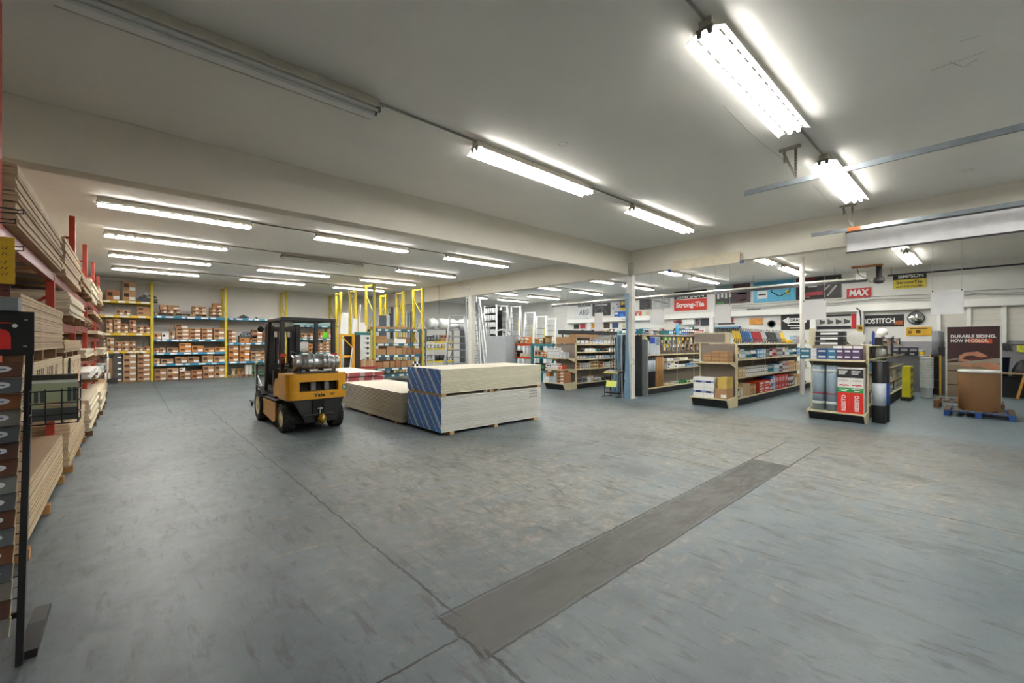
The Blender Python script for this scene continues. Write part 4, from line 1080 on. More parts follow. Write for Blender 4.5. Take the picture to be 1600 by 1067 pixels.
ladder_frame('tall thin yellow frame left of the leaning white trim boards', 7.62, 20.8, 21.4, 4.08)
# low yellow frame with dark panel, and sheet of hardware samples
lf = thing('low_yellow_frame', 'low yellow frame with a diagonal brace in front of a dark panel', 'rack frame', (0, 0, 0))
yl = 16.2
xa_ = at_y(531.5, 540, yl).x; xb_ = at_y(552, 540, yl).x; zt_ = at_y(540, 521, yl).z
for x in (xa_, xb_): part('upright', MB().box(x - .05, x + .05, yl - .03, yl + .03, 0, zt_), M('#e0a41e', .45), lf, .004)
for z in (zt_ - .1, 1.10): part('crossbar', MB().box(xa_ + .051, xb_ - .051, yl - .03, yl + .03, z, z + .07), M('#e0a41e', .45), lf)
part('diagonal_brace', MB().bar((xa_ + .06, yl, zt_ - .12), (xb_ - .06, yl, 1.5), .04, .04), M('#e0a41e', .45), lf)
solo('dark_sheet', 'dark brown sheet standing behind the low yellow frame', 'panel', MB().box(0, .62, 0, .03, 0, zt_ - .05), M('#2b2220', .6), (xa_ + .2, yl + .12, 0))
sb = thing('price_board', 'white hardware sample board with teal header in a yellow-edged frame', 'sample board', (0, 0, 0))
ys = 16.6
a0 = at_y(553.5, 519, ys); a1 = at_y(579, 562, ys)
part('board', MB().box(a0.x, a1.x, ys, ys + .02, .2, a0.z), M('#dfe1e0', .4), sb)
part('header', MB().box(a0.x, a1.x, ys - .004, ys - .0002, a0.z - .11, a0.z), M('#1f6f74', .4), sb)
part('side_post', MB().box(a1.x + .002, a1.x + .07, ys - .02, ys + .04, 0, a0.z + .1), yel, sb)
for r_ in range(5):
    z = a0.z - .25 - r_ * .2
    part('text_line', MB().box(a0.x + .08, a0.x + .24, ys - .003, ys - .0002, z, z + .02), M('#3f5f9a', .5), sb)
    part('price_text', MB().box(a0.x + .4, a0.x + .56, ys - .003, ys - .0002, z + .02, z + .04), M('#3a3a3a', .5), sb)
    part('sample', MB().lathe([(.05, 0), (.05, .02), (.03, .03), (0, .03)], (a1.x - .12, ys - .03, z + .02), 'y', 12), darksteel, sb)
for k in range(6):
    solo('cardboard_tube', 'upright cardboard trim carton under the sample board, %s from the left' % nth(k), 'carton', MB().box(0, .095, 0, .1, 0, .98 + R.uniform(-.05, .03)), M(['#b8936a', '#c7a680', '#a98460'][k % 3], .8), (a0.x + .22 + k * .1, ys - .14, 0), group='upright trim cartons')
solo('red_band_rail', 'red and white printed band across the upright cartons', 'band', MB().box(0, .68, 0, .012, 0, .09), M('#a93a34', .5, var=.4, scale=14), (a0.x + .2, ys - .156, .62))
# leaning white trim boards and long sticks
wt = M('#dedfe0', .5, var=.03)
stick_ = M('#c4a47c', .7); 
def lean(label, pxb, pxt, pyt, y, w, mat, d=.02, yb=None, name='trim_board', cat='trim board', group='long trim boards standing in the rack'):
    b_ = at_y(pxb, 560, y - .15); tp = at_y(pxt, pyt, y + .25)
    p = Vector((b_.x, y - .15, 0.0)); q_ = tp
    dv = (q_ - p); l = dv.length; dv.normalize()
    mb = MB().bar((0, 0, 0), q_ - p, w, d, up=(0, 1, 0))
    o = solo(name, label, cat, mb, mat, p, group=group)
    zmin = min(v.co.z for v in o.data.vertices); o.location.z = -zmin
    return o
for k, (pb, pt, py_, y, w, mm, lb) in enumerate(((524, 535, 489, 17.2, .05, wt, 'thin white trim leaning left of the wide white boards'), (531, 535, 492, 17.5, .10, wt, 'white trim board, leftmost of the wide ones behind the low yellow frame'),
        (536, 539, 489, 17.6, .12, wt, 'white trim board, second of the wide ones behind the low yellow frame'), (541, 542, 489, 17.7, .13, wt, 'white trim board, third of the wide ones behind the low yellow frame'),
        (549, 552, 505, 17.4, .08, wt, 'short white trim just right of the wide boards'), (555, 555, 498, 17.6, .14, wt, 'white board behind the teal-headed sample board'),
        (565, 565, 504, 17.3, .16, wt, 'wide short white board right of the sticks'), (570, 570, 504, 17.6, .14, wt, 'short white board beside the blue-striped upright'),
        (558, 563, 476, 18.0, .05, wt, 'white stick rising highest among the sticks'), (559, 560, 483, 18.2, .03, stick_, 'thin wooden stick standing left of the highest white stick'),
        (562, 572, 470, 18.4, .03, stick_, 'long wooden stick leaning right, touching the yellow frame'), (553, 549, 474, 18.3, .03, M('#b9bfc2', .4), 'thin grey stick leaning left of the yellow frame'),
        (543, 552, 532, 16.0, .04, wt, 'narrow white stick leaning in front of the low yellow frame'), (545, 553, 540, 15.9, .03, stick_, 'wooden stick leaning in front of the low yellow frame'),
        (617, 617, 480, 19.9, .05, wt, 'white trim standing behind the top shelf, beside the middle yellow frame'), (635, 635, 484, 19.9, .05, wt, 'white trim strip right of the middle yellow frame'))):
    lean(lb, pb, pt, py_, y, w, mm)
for k, (px_, pyt, w, hx) in enumerate(((598, 493, .35, '#4e5560'), (607, 492, .22, '#d7dbe0'), (613, 480, .08, '#3b3f45'), (623, 490, .1, '#8f959b'), (627, 489, .12, '#c9ccd0'), (638, 489, .16, '#8a8f96'), (643, 487, .12, '#6e747b'), (611, 490, .06, '#2b2d30'))):
    p = at_y(px_, pyt, 20.4)
    solo('wrapped_profile', 'upright wrapped metal profile, %s from the left behind the carton rack' % nth(k), 'profile', MB().box(-w / 2, w / 2, -.05, .05, 0, p.z), M(hx, .4), (p.x, 20.4 + .12 * (k % 2), 0), group='wrapped profiles behind the carton rack')
# ================================================================== SHOP FIXTURES
beige = M('#cfc4a0', .5, var=.05)
peg = M('#8b8076', .7, var=.05)
kick = M('#17181a', .5)
def at_face(px, x): return at_x(px, 560, x).y
def gondola(label, x0, x1, yf, yb, H, shelves, base=.20, dback=None, sd=.42, endx=None, uph=True):
    """double-sided shop shelving running along x; its near face is at yf"""
    t = thing('gondola_shelving', label, 'shelving', (0, 0, 0))
    ym = (yf + yb) / 2
    part('back_panel', MB().box(x0 + .03, x1 - .03, ym - .015, ym + .015, .15, H - .02), peg, t)
    n = max(1, round((x1 - x0) / 1.22))
    for i in range(n + 1):
        x = x0 + (x1 - x0) * i / n
        part('upright', MB().box(x - .02, x + .02, ym - .04, ym + .04, 0, H), beige, t, .003)
    part('end_panel', MB().box(x0 - .045, x0 - .021, yf + .0, ym + .05, 0, H - .02 if uph else .25), beige, t, .003)
    part('base_deck', MB().box(x0, x1, yf, ym - .041, base - .03, base), beige, t, .003)
    part('kick_plate', MB().box(x0 - .0, x1, yf + .03, yf + .05, 0, base - .031), kick, t)
    for si, z in enumerate(shelves):
        for i in range(n):
            xa, xb_ = x0 + (x1 - x0) * i / n + .022, x0 + (x1 - x0) * (i + 1) / n - .022
            s_ = part('shelf', MB().box(xa, xb_, ym - sd, ym - .041, z - .025, z).box(xa, xb_, ym - sd - .012, ym - sd - .0005, z - .035, z + .008), beige, t, .002)
    return t
def endcap(label, x0, x1, y0, y1, H, shelves, base=.24, name='endcap_shelving'):
    """end unit facing the open floor: y0 right, y1 left"""
    t = thing(name, label, 'shelving', (0, 0, 0))
    part('back_panel', MB().box(x1 - .03, x1 - .01, y0 + .04, y1 - .04, .15, H), peg, t)
    for y in (y0, y1 - .04): part('upright', MB().box(x1 - .06, x1, y, y + .04, 0, H + .01), beige, t, .003)
    for y in (y0, y1 - .03):
        part('base_side', MB().prism([(x0 + .10, 0), (x1 - .061, 0), (x1 - .061, base + .03), (x0 - .0, base), (x0 + .0, base - .05)], y, y + .03, 'y'), beige, t, .002)
    part('base_deck', MB().box(x0, x1 - .061, y0 + .031, y1 - .031, base - .03, base), beige, t, .003)
    part('kick_plate', MB().prism([(x0 + .11, 0), (x0 + .13, 0), (x0 + .04, base - .035), (x0 + .02, base - .035)], y0 + .031, y1 - .031, 'y'), kick, t)
    for z, d in shelves:
        part('shelf', MB().box(x1 - .061 - d, x1 - .061, y0 + .01, y1 - .01, z - .025, z).box(x1 - .075 - d, x1 - .0615 - d, y0 + .01, y1 - .01, z - .035, z + .008), beige, t, .002)
        for y in (y0 + .01, y1 - .03): part('bracket', MB().prism([(x1 - .061, z - .03), (x1 - .061, z - .16), (x1 - .061 - d * .8, z - .03)], y, y + .006, 'y'), beige, t)
    return t
# products: one mesh of each kind and size, placed many times
_pm = {}
COLS = {'white': '#dfe0e0', 'pale blue': '#8fb4cf', 'blue': '#1f5fa8', 'navy': '#22304f', 'red': '#b32020', 'orange red': '#cf3a1a', 'orange': '#d07a2a', 'yellow': '#e0bd1a', 'black': '#222325', 'grey': '#808488',
        'silver': '#b0b4b8', 'brown': '#a87f55', 'tan': '#c7a678', 'green': '#2f8a4a', 'teal': '#1f7a80', 'maroon': '#5c1f24', 'light blue': '#55a6d8', 'cream': '#d8cfae', 'purple': '#5a3f66', 'bright green': '#5abf2a', 'pink': '#d3a0a0'}
def product(kind, colour, w, d, h, loc, label, group, rotz=0, cat=None, second='white'):
    key = (kind, colour, round(w, 2), round(d, 2), round(h, 2), second)
    if key not in _pm:
        c1, c2_ = M(COLS[colour], .45, var=.06), M(COLS[second], .5, var=.05)
        mb = MB()
        if kind == 'box':
            mb.box(-w / 2, w / 2, 0, d, 0, h).box(-w * .38, w * .38, -.0012, 0, h * .55, h * .86, 1).box(-w * .38, w * .1, -.0012, 0, h * .14, h * .3, 1)
        elif kind == 'bottle':
            mb.lathe([(w * .46, 0), (w * .48, h * .05), (w * .48, h * .62), (w * .30, h * .76), (w * .16, h * .82), (w * .16, h * .90)], (0, d / 2, 0), 'z', 12).lathe([(w * .2, h * .9), (w * .2, h), (0, h)], (0, d / 2, 0), 'z', 10, 1).lathe([(w * .485, h * .15), (w * .485, h * .5)], (0, d / 2, 0), 'z', 12, 1)
        elif kind == 'tub':
            mb.lathe([(w * .42, 0), (w * .46, h * .86), (w * .5, h * .88), (w * .5, h), (0, h)], (0, d / 2, 0), 'z', 14).lathe([(w * .445, h * .2), (w * .462, h * .7)], (0, d / 2, 0), 'z', 14, 1)
        elif kind == 'bag':
            n = 6; prof = [(-w * .5, 0), (w * .5, 0), (w * .47, h * .5), (w * .42, h), (-w * .42, h), (-w * .47, h * .5)]
            mb.prism(prof, 0, d, 'y').box(-w * .34, w * .34, -.0012, 0, h * .3, h * .75, 1)
        elif kind == 'coil':
            mb.lathe([(w * .2, 0), (w * .48, 0), (w * .5, h * .5), (w * .48, h), (w * .2, h), (w * .2, 0)], (0, w / 2, 0), 'z', 14)
        elif kind == 'packet':      # hangs from a hook: card with a blister
            mb.box(-w / 2, w / 2, 0, .006, -h, 0).prism([(-w * .35, -h * .9), (w * .35, -h * .9), (w * .3, -h * .45), (-w * .3, -h * .45)], -.03, -.0005, 'y', 1)
            mb.tube((0, -.035, -.012), (0, d, -.012), .003, 5, 1)
        elif kind == 'handtool':    # hangs: grip below, head above
            mb.prism([(-w * .16, -h), (w * .16, -h), (w * .12, -h * .4), (w * .4, -h * .28), (w * .3, -.0), (-w * .3, 0), (-w * .4, -h * .28), (-w * .12, -h * .4)], 0, .025, 'y').tube((0, .0255, -.02), (0, d, -.02), .003, 5, 1)
            mb.prism([(-w * .17, -h * .98), (w * .17, -h * .98), (w * .14, -h * .5), (-w * .14, -h * .5)], -.006, -.0005, 'y', 1)
        _pm[key] = mb.mesh({'box': 'product_box', 'bottle': 'bottle', 'tub': 'tub', 'bag': 'bag', 'coil': 'coil', 'packet': 'hanging_packet', 'handtool': 'hand_tool'}[kind], [c1, c2_])
    nm = {'box': 'product_box', 'bottle': 'bottle', 'tub': 'tub', 'bag': 'bag', 'coil': 'coil', 'packet': 'hanging_packet', 'handtool': 'hand_tool'}[kind]
    return solo_mesh(nm, _pm[key], label, cat or {'packet': 'packet', 'handtool': 'tool'}.get(kind, kind), loc, group, rotz)
KN = {'box': 'box', 'bottle': 'bottle', 'tub': 'tub', 'bag': 'bag', 'coil': 'coil', 'packet': 'hanging packet', 'handtool': 'hand tool'}
def row(shelf, x0, x1, y, z, specs, rows_=1, gap=.012, reps=99):
    """fill a shelf seen from -y with products in repeating runs; specs: (kind, colour, w, d, h, how many, second)"""
    x = x0; i = 0; si = 0
    while si < reps * len(specs):
        sp = specs[si % len(specs)]; si += 1
        kind, colour, w, d, h, n = sp[:6]; sec = sp[6] if len(sp) > 6 else 'white'
        stk = sp[7] if len(sp) > 7 else 1
        for _ in range(n):
            if x + w > x1: return
            for q in range(stk):
                product(kind, colour, w, d, h, (x + w / 2, y, z + q * (h + .001)), '%s %s, %s from the near end%s, %s' % (colour, KN[kind], nth(i), (', %s up' % nth(q)) if stk > 1 else '', shelf), 'goods on the ' + shelf, second=sec)
            x += w + gap; i += 1
def rowy(shelf, ytop, ybot, x, z, specs, gap=.012):
    """fill a shelf seen from -x, left to right is falling y"""
    y = ytop; i = 0
    for sp in specs:
        kind, colour, w, d, h, n = sp[:6]; sec = sp[6] if len(sp) > 6 else 'white'
        stk = sp[7] if len(sp) > 7 else 1
        for _ in range(n):
            if y - w < ybot: return
            for q in range(stk):
                product(kind, colour, w, d, h, (x, y - w / 2, z + q * (h + .001)), '%s %s, %s from the left%s, %s' % (colour, KN[kind], nth(i), (', %s up' % nth(q)) if stk > 1 else '', shelf), 'goods on the ' + shelf, -PI / 2, second=sec)
            y -= w + gap; i += 1

# ------------------------------------------------------------------ middle gondola
gondola('long beige middle gondola with black kick plates beyond its end unit', 11.86, 18.8, 4.33, 5.29, 1.62, [.74, 1.22], base=.21)
endcap('beige end unit of the middle gondola, stocked with white and brown cartons', 11.18, 11.80, 4.33, 5.30, 1.63, [(1.16, .50)])
# header panel
solo('header_board', 'tall blank brown panel in a beige frame above the middle end unit', 'panel', MB().box(0, .03, 0, .96, 0, .03, 1).box(0, .03, 0, .96, .27, .30, 1).box(0, .03, 0, .12, .0305, .2695, 1).box(.005, .025, .121, .94, .031, .269), [peg, beige], (11.90, 4.56, 1.645))
solo('header_shelf', 'narrow beige shelf capping the middle gondola', 'shelf', MB().box(0, 6.85, 0, .44, 0, .022), beige, (11.93, 4.36, 1.622))
E1 = lambda p: at_face(p, 11.22)
for r_ in range(2):
    for c_ in range(2):
        y = 5.22 - c_ * .27
        o = carton(11.21, y, .241 + r_ * .262, .265, .34, .26, 'blue-banded white carton, %s column, %s row, middle end unit' % (['left', 'right'][c_], ['lower', 'upper'][r_]), 'white cartons with blue bands', paperw, brand=False, tagw=False, face='-x')
        part('blue_band', MB().box(.06, .20, -.002, -.0003, .12, .17), M('#1f2f6a', .5), o)
        part('pale_band', MB().box(.0, .055, -.002, -.0003, .12, .17).box(.205, .265, -.002, -.0003, .12, .17), M('#8c9cc4', .5), o)
carton(11.21, 4.66, .241, .29, .44, .26, 'brown carton on the base of the middle end unit', 'brown cartons of the middle end unit', cards[0], brand=False, face='-x')
carton(11.23, 4.60, .502, .22, .44, .28, 'yellow-fronted carton on top of a brown one, middle end unit', 'brown cartons of the middle end unit', M('#c9ab58', .6), brand=False, tagw=False, face='-x')
k = 0
for yc_, n_, wd in ((4.98, 7, .20), (4.77, 9, .20), (4.56, 9, .19)):
    for r_ in range(n_):
        carton(11.27 + R.uniform(-.01, .01), yc_ + R.uniform(-.005, .005), 1.161 + r_ * .0325, wd, .34, .032, 'flat brown carton, %s pile from the left, %s up, end-unit shelf' % (nth(k), nth(r_)), 'flat brown cartons', cards[r_ % 3], brand=False, tagw=False, face='-x', name='flat_carton')
    k += 1
rowy('end-unit shelf, left of the flat cartons', 5.26, 4.99, 11.26, 1.161, [('tub', 'navy', .07, .07, .10, 2), ('box', 'maroon', .12, .1, .09, 1)])
# south face of the run
row('base of the middle gondola', 11.95, 18.7, 4.37, .211, [('tub', 'navy', .15, .16, .24, 1), ('bag', 'cream', .18, .2, .26, 1), ('box', 'tan', .24, .3, .34, 2, 'tan'), ('box', 'brown', .22, .3, .29, 2, 'tan'), ('coil', 'black', .24, .2, .07, 1), ('box', 'orange red', .42, .34, .16, 2, 'white', 2), ('box', 'red', .12, .3, .34, 1), ('box', 'blue', .2, .3, .40, 1), ('box', 'pale blue', .2, .3, .42, 1), ('box', 'red', .3, .3, .42, 4, 'pink'), ('box', 'maroon', .2, .3, .36, 3)])
row('lower shelf of the middle gondola', 11.95, 18.7, 4.42, .741, [('tub', 'white', .20, .2, .20, 1, 'silver'), ('box', 'tan', .20, .3, .24, 2, 'cream'), ('box', 'white', .14, .25, .12, 12, 'black', 2), ('tub', 'silver', .13, .13, .2, 4, 'teal'), ('box', 'pale blue', .16, .2, .24, 3), ('box', 'navy', .15, .2, .30, 2), ('box', 'silver', .2, .2, .30, 3, 'red'), ('box', 'tan', .2, .2, .32, 3, 'orange')])
row('upper shelf of the middle gondola', 11.95, 18.7, 4.42, 1.221, [('bottle', 'white', .12, .12, .30, 2, 'purple'), ('bottle', 'yellow', .12, .12, .3, 1), ('bottle', 'pale blue', .10, .1, .26, 3, 'white'), ('bottle', 'silver', .10, .1, .24, 4, 'teal'), ('bottle', 'white', .12, .12, .26, 3, 'navy'), ('box', 'light blue', .16, .16, .24, 2), ('box', 'pale blue', .18, .16, .26, 2), ('box', 'grey', .15, .15, .25, 2, 'black'), ('tub', 'maroon', .15, .15, .25, 2), ('bottle', 'pink', .1, .1, .26, 3, 'red'), ('box', 'silver', .14, .2, .28, 4, 'maroon')])
# caulking guns and cutters leaning on the cap shelf
def leaning_gun(colour, x, label):
    mb = MB(); c1 = M(COLS[colour], .4)
    mb.tube((0, 0, .08), (.07, .10, .34), .024, 10, 0).tube((-.02, -.03, .0), (0, 0, .08), .010, 8, 1).tube((.07, .10, .34), (.09, .13, .42), .008, 6, 1)
    mb.bar((-.005, -.005, .10), (-.06, .01, .015), .018, .02, 0).bar((-.02, 0, .14), (-.10, .01, .05), .016, .016, 1)
    key = ('gun', colour)
    if key not in _pm: _pm[key] = mb.mesh('caulking_gun', [c1, darksteel])
    return solo_mesh('caulking_gun', _pm[key], label, 'tool', (x, 4.46, 1.6445), 'caulking guns leaning on the middle gondola')
x = 12.02; i = 0
for colour, n_ in (('yellow', 4), ('blue', 5), ('light blue', 1), ('red', 6), ('silver', 3), ('black', 7), ('grey', 3), ('yellow', 3)):
    for q in range(n_):
        leaning_gun(colour, x, '%s caulking gun, %s from the near end, atop the middle gondola' % (colour, nth(i))); x += .135; i += 1
row('cap of the middle gondola, far end', x + .05, 18.7, 4.40, 1.6445, [('coil', 'yellow', .26, .2, .12, 2), ('box', 'pale blue', .16, .12, .26, 2), ('box', 'pink', .16, .12, .22, 3), ('box', 'silver', .16, .12, .24, 3)])
row('cap of the middle gondola, back row', 12.4, 16.8, 4.66, 1.6445, [('handtool', 'teal', .01, .01, .01, 0)], reps=1)

# ------------------------------------------------------------------ right gondola with the membrane end unit
solo('cap_shelf', 'long beige cap shelf on top of the right gondola', 'shelf', MB().box(0, 6.8, 0, .88, 0, .02), beige, (11.60, 1.76, 1.580))
gondola('right gondola running back from the membrane display', 11.62, 18.4, 1.70, 2.66, 1.575, [.62, 1.0, 1.3], base=.30)
endcap('black-based end unit of the right gondola holding membrane rolls and red boxes', 11.17, 11.58, 1.64, 2.66, 1.62, [(1.31, .36)], base=.20)
memb = M('#8496a3', .45, var=.05)
for k, y in enumerate((2.47, 2.22)):
    t = thing('membrane_roll', 'blue-grey membrane roll standing on the right end unit, %s one' % ['left', 'right'][k], 'roll', (11.34, y, .201), 0, 'membrane rolls')
    part('roll', MB().lathe([(0, 0), (.112, 0), (.112, .98), (.10, .985), (.085, .975), (.06, .985), (.03, .975), (0, .98)], n=28), memb, t)
    for z in (.14, .83): part('tape', MB().lathe([(.1125, z), (.1135, z), (.1135, z + .06), (.1125, z + .06), (.1125, z)], n=28), M('#c4cbc9', .4), t)
    part('red_band', MB().lathe([(.1125, .36), (.1137, .36), (.1137, .385), (.1125, .385), (.1125, .36)], n=28), M('#a02230', .4), t)
redbox = M('#d62a1e', .5, var=.04); greenb = M('#2f9a4a', .5); blackb = M('#222226', .5)
for k in range(2):
    y = 2.113 - k * .219
    t = thing('membrane_box', 'red, green and black lettered membrane box, %s one on the end unit' % ['left', 'right'][k], 'box', (11.215, y, .201), -PI / 2, 'lettered membrane boxes')
    part('body', MB().box(0, .215, 0, .22, 0, .95), M('#e2e2df', .5), t, .002)
    part('red_panel', MB().box(0, .215, -.003, -.0003, .0, .43), redbox, t)
    part('green_panel', MB().box(0, .215, -.003, -.0003, .432, .53), greenb, t)
    part('black_panel', MB().box(0, .215, -.003, -.0003, .74, .92), blackb, t)
    part('grey_print', MB().box(.03, .19, -.003, -.0003, .66, .70), M('#c9c4c2', .5), t)
    pr_ = MB()
    for q in range(4): pr_.bar((.03 + q * .04, -.002, .575 + (.02 if q % 2 else 0)), (.07 + q * .04, -.002, .575 + (0 if q % 2 else .02)), .003, .018)
    part('red_wave', pr_, redbox, t)
    text(t, 'RESISTO', (.11, -.0035, .21), (PI / 2, -PI / 2, 0), .33, .075, paperw, bold=.03)
    for q, z in enumerate((.87, .84, .81)): part('white_print', MB().box(.02, .17 - q * .02, -.0045, -.0032, z, z + .015), paperw, t)
    for z in (.49, .455): part('white_print', MB().box(.03 + (.49 - z), .19 - (.49 - z), -.0045, -.0032, z, z + .016), paperw, t)
# boxes of fasteners above
Etop = 1.311
for r_ in range(2):
    for k, (y0_, y1_, hx, nm) in enumerate(((2.78, 2.58, '#1f5f74', 'teal'), (2.575, 2.47, '#dcdcdc', 'white'), (2.465, 2.28, '#2b4a7c', 'blue'), (2.275, 2.13, '#2f7396', 'sky blue'), (2.125, 2.0, '#5a4466', 'purple'), (1.995, 1.87, '#57425f', 'purple'), (1.865, 1.72, '#5b4668', 'purple'))):
        o = product('box', 'white', .01, .01, .01, (0, 0, -9), 'x', 'x') if False else None
        w = y0_ - y1_
        o = solo('fastener_box', '%s fastener box, %s from the left, %s row on the right end unit' % (nm, nth(k), ['lower', 'upper'][r_]), 'box', MB().box(0, w, 0, .30, 0, .118).box(w * .15, w * .85, -.0015, 0, .045, .08, 1), [M(hx, .5), M('#c9ccd0', .5)], (11.16, y0_, Etop + r_ * .12 + (0 if k else .0)), -PI / 2, group='fastener boxes')
for k in range(3):
    solo('white_bag', 'white hang-tag card behind the purple boxes, %s from the left' % nth(k), 'card', MB().box(0, .15, 0, .02, 0, .05), paperw, (11.30, 2.20 - k * .17, Etop + .2405), -PI / 2)
# stacked black cases and clutter on the right gondola top
for r_ in range(3):
    t = thing('black_case', 'black tool case with white label, %s up in the pile on the right gondola' % nth(r_), 'case', (11.68 + .02 * r_, 2.62, 1.602 + r_ * .112), -PI / 2, 'black tool cases')
    part('body', MB().box(0, .52, 0, .34, 0, .10), darksteel, t, .01)
    part('label', MB().box(.10, .42, -.003, -.0003, .03, .075), paperw, t)
solo('beige_upright_panel', 'beige end panel rising left of the black cases', 'panel', MB().box(0, .03, 0, .10, 0, .40), beige, (11.75, 2.64, 1.602))
for k in range(3):
    solo('folded_tarp', 'dark folded tarp with pale piping, %s up on the right gondola' % nth(k), 'tarp', MB().prism([(-.28, 0), (.28, 0), (.32, .03), (.28, .06), (-.28, .06), (-.31, .03)], 0, .35, 'y').tube((-.28, -.006, .03), (.28, -.006, .03), .01, 6, 1), [M(['#3f3a33', '#2e3a33', '#6b5240'][k], .8, var=.3), M('#c9bda0', .7)], (12.55, 2.32 - .02 * k, 1.6005 + .062 * k), -PI / 2)
solo('pale_blue_bin', 'light blue bin behind the folded tarps', 'bin', MB().box(0, .3, 0, .4, 0, .22), M('#6fa3c4', .5), (13.1, 2.2, 1.6025), bevel=.01)
G3 = 1.602
solo('paper_cone', 'white sheet-metal cone lying on the right gondola', 'cone', MB().lathe([(.17, 0), (.02, .55), (0, .56)], (0, 0, .17), 'x', 20), paperw, (12.3, 1.98, G3))
for k in range(4):
    solo('dark_bracket', 'dark angled bracket hanging at the right gondola edge, %s from the near end' % nth(k), 'bracket', MB().prism([(0, 0), (.05, 0), (.16, .24), (.10, .26)], 0, .03, 'y'), darksteel, (12.75 + k * .14, 1.76, 1.302), group='dark angled brackets')
solo('blue_figure_pack', 'blue and yellow packaged glove hanging above the right gondola', 'glove', MB().prism([(-.07, 0), (.07, 0), (.10, .2), (.14, .3), (.09, .32), (.03, .26), (.02, .36), (-.03, .36), (-.04, .26), (-.12, .3), (-.10, .18)], 0, .03, 'y'), M('#2340b0', .5), (14.1, 1.9, G3))
solo('yellow_sign_strip', 'small yellow sign with dark red print above the right gondola', 'sign', MB().box(0, .6, 0, .02, 0, .16).box(.08, .52, -.002, 0, .05, .11, 1).box(.28, .30, .0, .015, -.35, -.0005), [M('#e2c11c', .5), M('#5c1f24', .5)], (13.3, 2.1, 1.955))
solo('white_roll', 'white paper roll lying on the right gondola shelf', 'roll', MB().lathe([(0, 0), (.12, 0), (.125, .02), (.125, .5), (0, .5)], (0, 0, .125), 'x', 18), paperw, (14.2, 1.86, 1.302))
solo('grey_tilted_panel', 'dark grey panel with a white mark leaning at the right gondola', 'panel', MB().prism([(0, 0), (.04, 0), (.30, .55), (-.18, .50)], 0, .03, 'y').box(.02, .08, -.003, 0, .33, .38, 1), [M('#51575c', .5), paperw], (15.7, 1.72, 1.302))
solo('desk_lamp', 'white bulb-like lamp head on a boom above the right gondola', 'lamp', MB().lathe([(0, .0), (.10, .03), (.13, .10), (.10, .2), (0, .24)], (0, 0, .25), 'z', 16).tube((0, 0, 0), (0, 0, .26), .02, 8).box(-.6, 0, -.05, .05, .22, .25), M('#e2e2e0', .4), (16.2, 2.0, G3))
row('third shelf of the right gondola', 11.75, 15.4, 1.76, 1.001, [('box', 'brown', .26, .3, .09, 1, 'orange', 1), ('bag', 'light blue', .20, .2, .10, 2), ('box', 'light blue', .22, .2, .20, 2, 'light blue'), ('coil', 'white', .30, .2, .08, 2), ('coil', 'grey', .26, .2, .06, 2), ('box', 'silver', .2, .2, .12, 6)])
row('second shelf of the right gondola', 11.75, 18.2, 1.76, .621, [('coil', 'white', .25, .2, .08, 2), ('box', 'cream', .10, .3, .28, 6), ('bag', 'silver', .22, .2, .18, 3), ('box', 'white', .16, .2, .18, 4, 'green'), ('box', 'grey', .2, .2, .2, 6)])
row('base of the right gondola', 12.0, 18.2, 1.74, .301, [('tub', 'brown', .24, .24, .28, 1, 'brown'), ('tub', 'maroon', .22, .22, .26, 1, 'maroon'), ('box', 'silver', .12, .3, .26, 8), ('bag', 'white', .20, .2, .22, 3, 'green'), ('box', 'grey', .2, .2, .22, 8)])
row('top of the right gondola, far part', 14.6, 18.2, 1.80, G3, [('box', 'black', .18, .2, .2, 2), ('bottle', 'white', .1, .1, .22, 3, 'maroon'), ('box', 'orange', .2, .2, .16, 2), ('tub', 'silver', .16, .16, .18, 3)])
# black wrapped rolls standing on the floor
t = thing('underlay_roll', 'black roll with a white label standing beside the right end unit', 'roll', (11.72, 1.50, 0), 0, 'black floor rolls')
part('roll', MB().lathe([(0, 0), (.112, 0), (.115, .02), (.115, 1.27), (.10, 1.29), (.03, 1.27), (0, 1.28)], n=28), M('#1c1d20', .35), t)
part('label', MB().lathe([(.1155, .36), (.1165, .36), (.1165, .83), (.1155, .83), (.1155, .36)], n=28), M('#cdd6e0', .4), t)
t = thing('underlay_roll', 'black roll with a blue label behind the white-labelled one', 'roll', (11.98, 1.47, 0), 0, 'black floor rolls')
part('roll', MB().lathe([(0, 0), (.112, 0), (.115, .02), (.115, 1.27), (.10, 1.29), (.03, 1.27), (0, 1.28)], n=28), M('#1c1d20', .35), t)
part('label', MB().lathe([(.1155, .36), (.1165, .36), (.1165, .83), (.1155, .83), (.1155, .36)], n=28), M('#2250a8', .4), t)

# ------------------------------------------------------------------ left gondola by the drywall
gondola('left gondola of pipe fittings beyond the drywall, seen along its bins', 11.97, 15.9, 9.80, 10.72, 1.86, [.70, 1.06, 1.32, 1.60], base=.20)
endcap('end unit of the left gondola with brown header and white cartons', 11.20, 11.90, 9.77, 10.72, 1.60, [(1.12, .5), (.72, .56)], base=.24)
solo('header_carton', 'wide tan cardboard header panel on the left end unit', 'panel', MB().box(0, .06, 0, .90, 0, .25), cards[2], (11.84, 9.80, 1.615))
solo('tan_fascia', 'long tan cardboard carton lying on top of the left gondola', 'carton', MB().box(0, 1.3, 0, .3, 0, .10), cards[0], (12.0, 9.90, 1.8615))
solo('black_fascia', 'long black canopy strip behind the left gondola', 'canopy', MB().box(0, 3.6, 0, .25, 0, .16).box(.1, .14, .1, .14, -1.975, -.0005).box(3.4, 3.44, .1, .14, -1.975, -.0005), M('#2b2c2e', .6), (12.4, 10.85, 1.976))
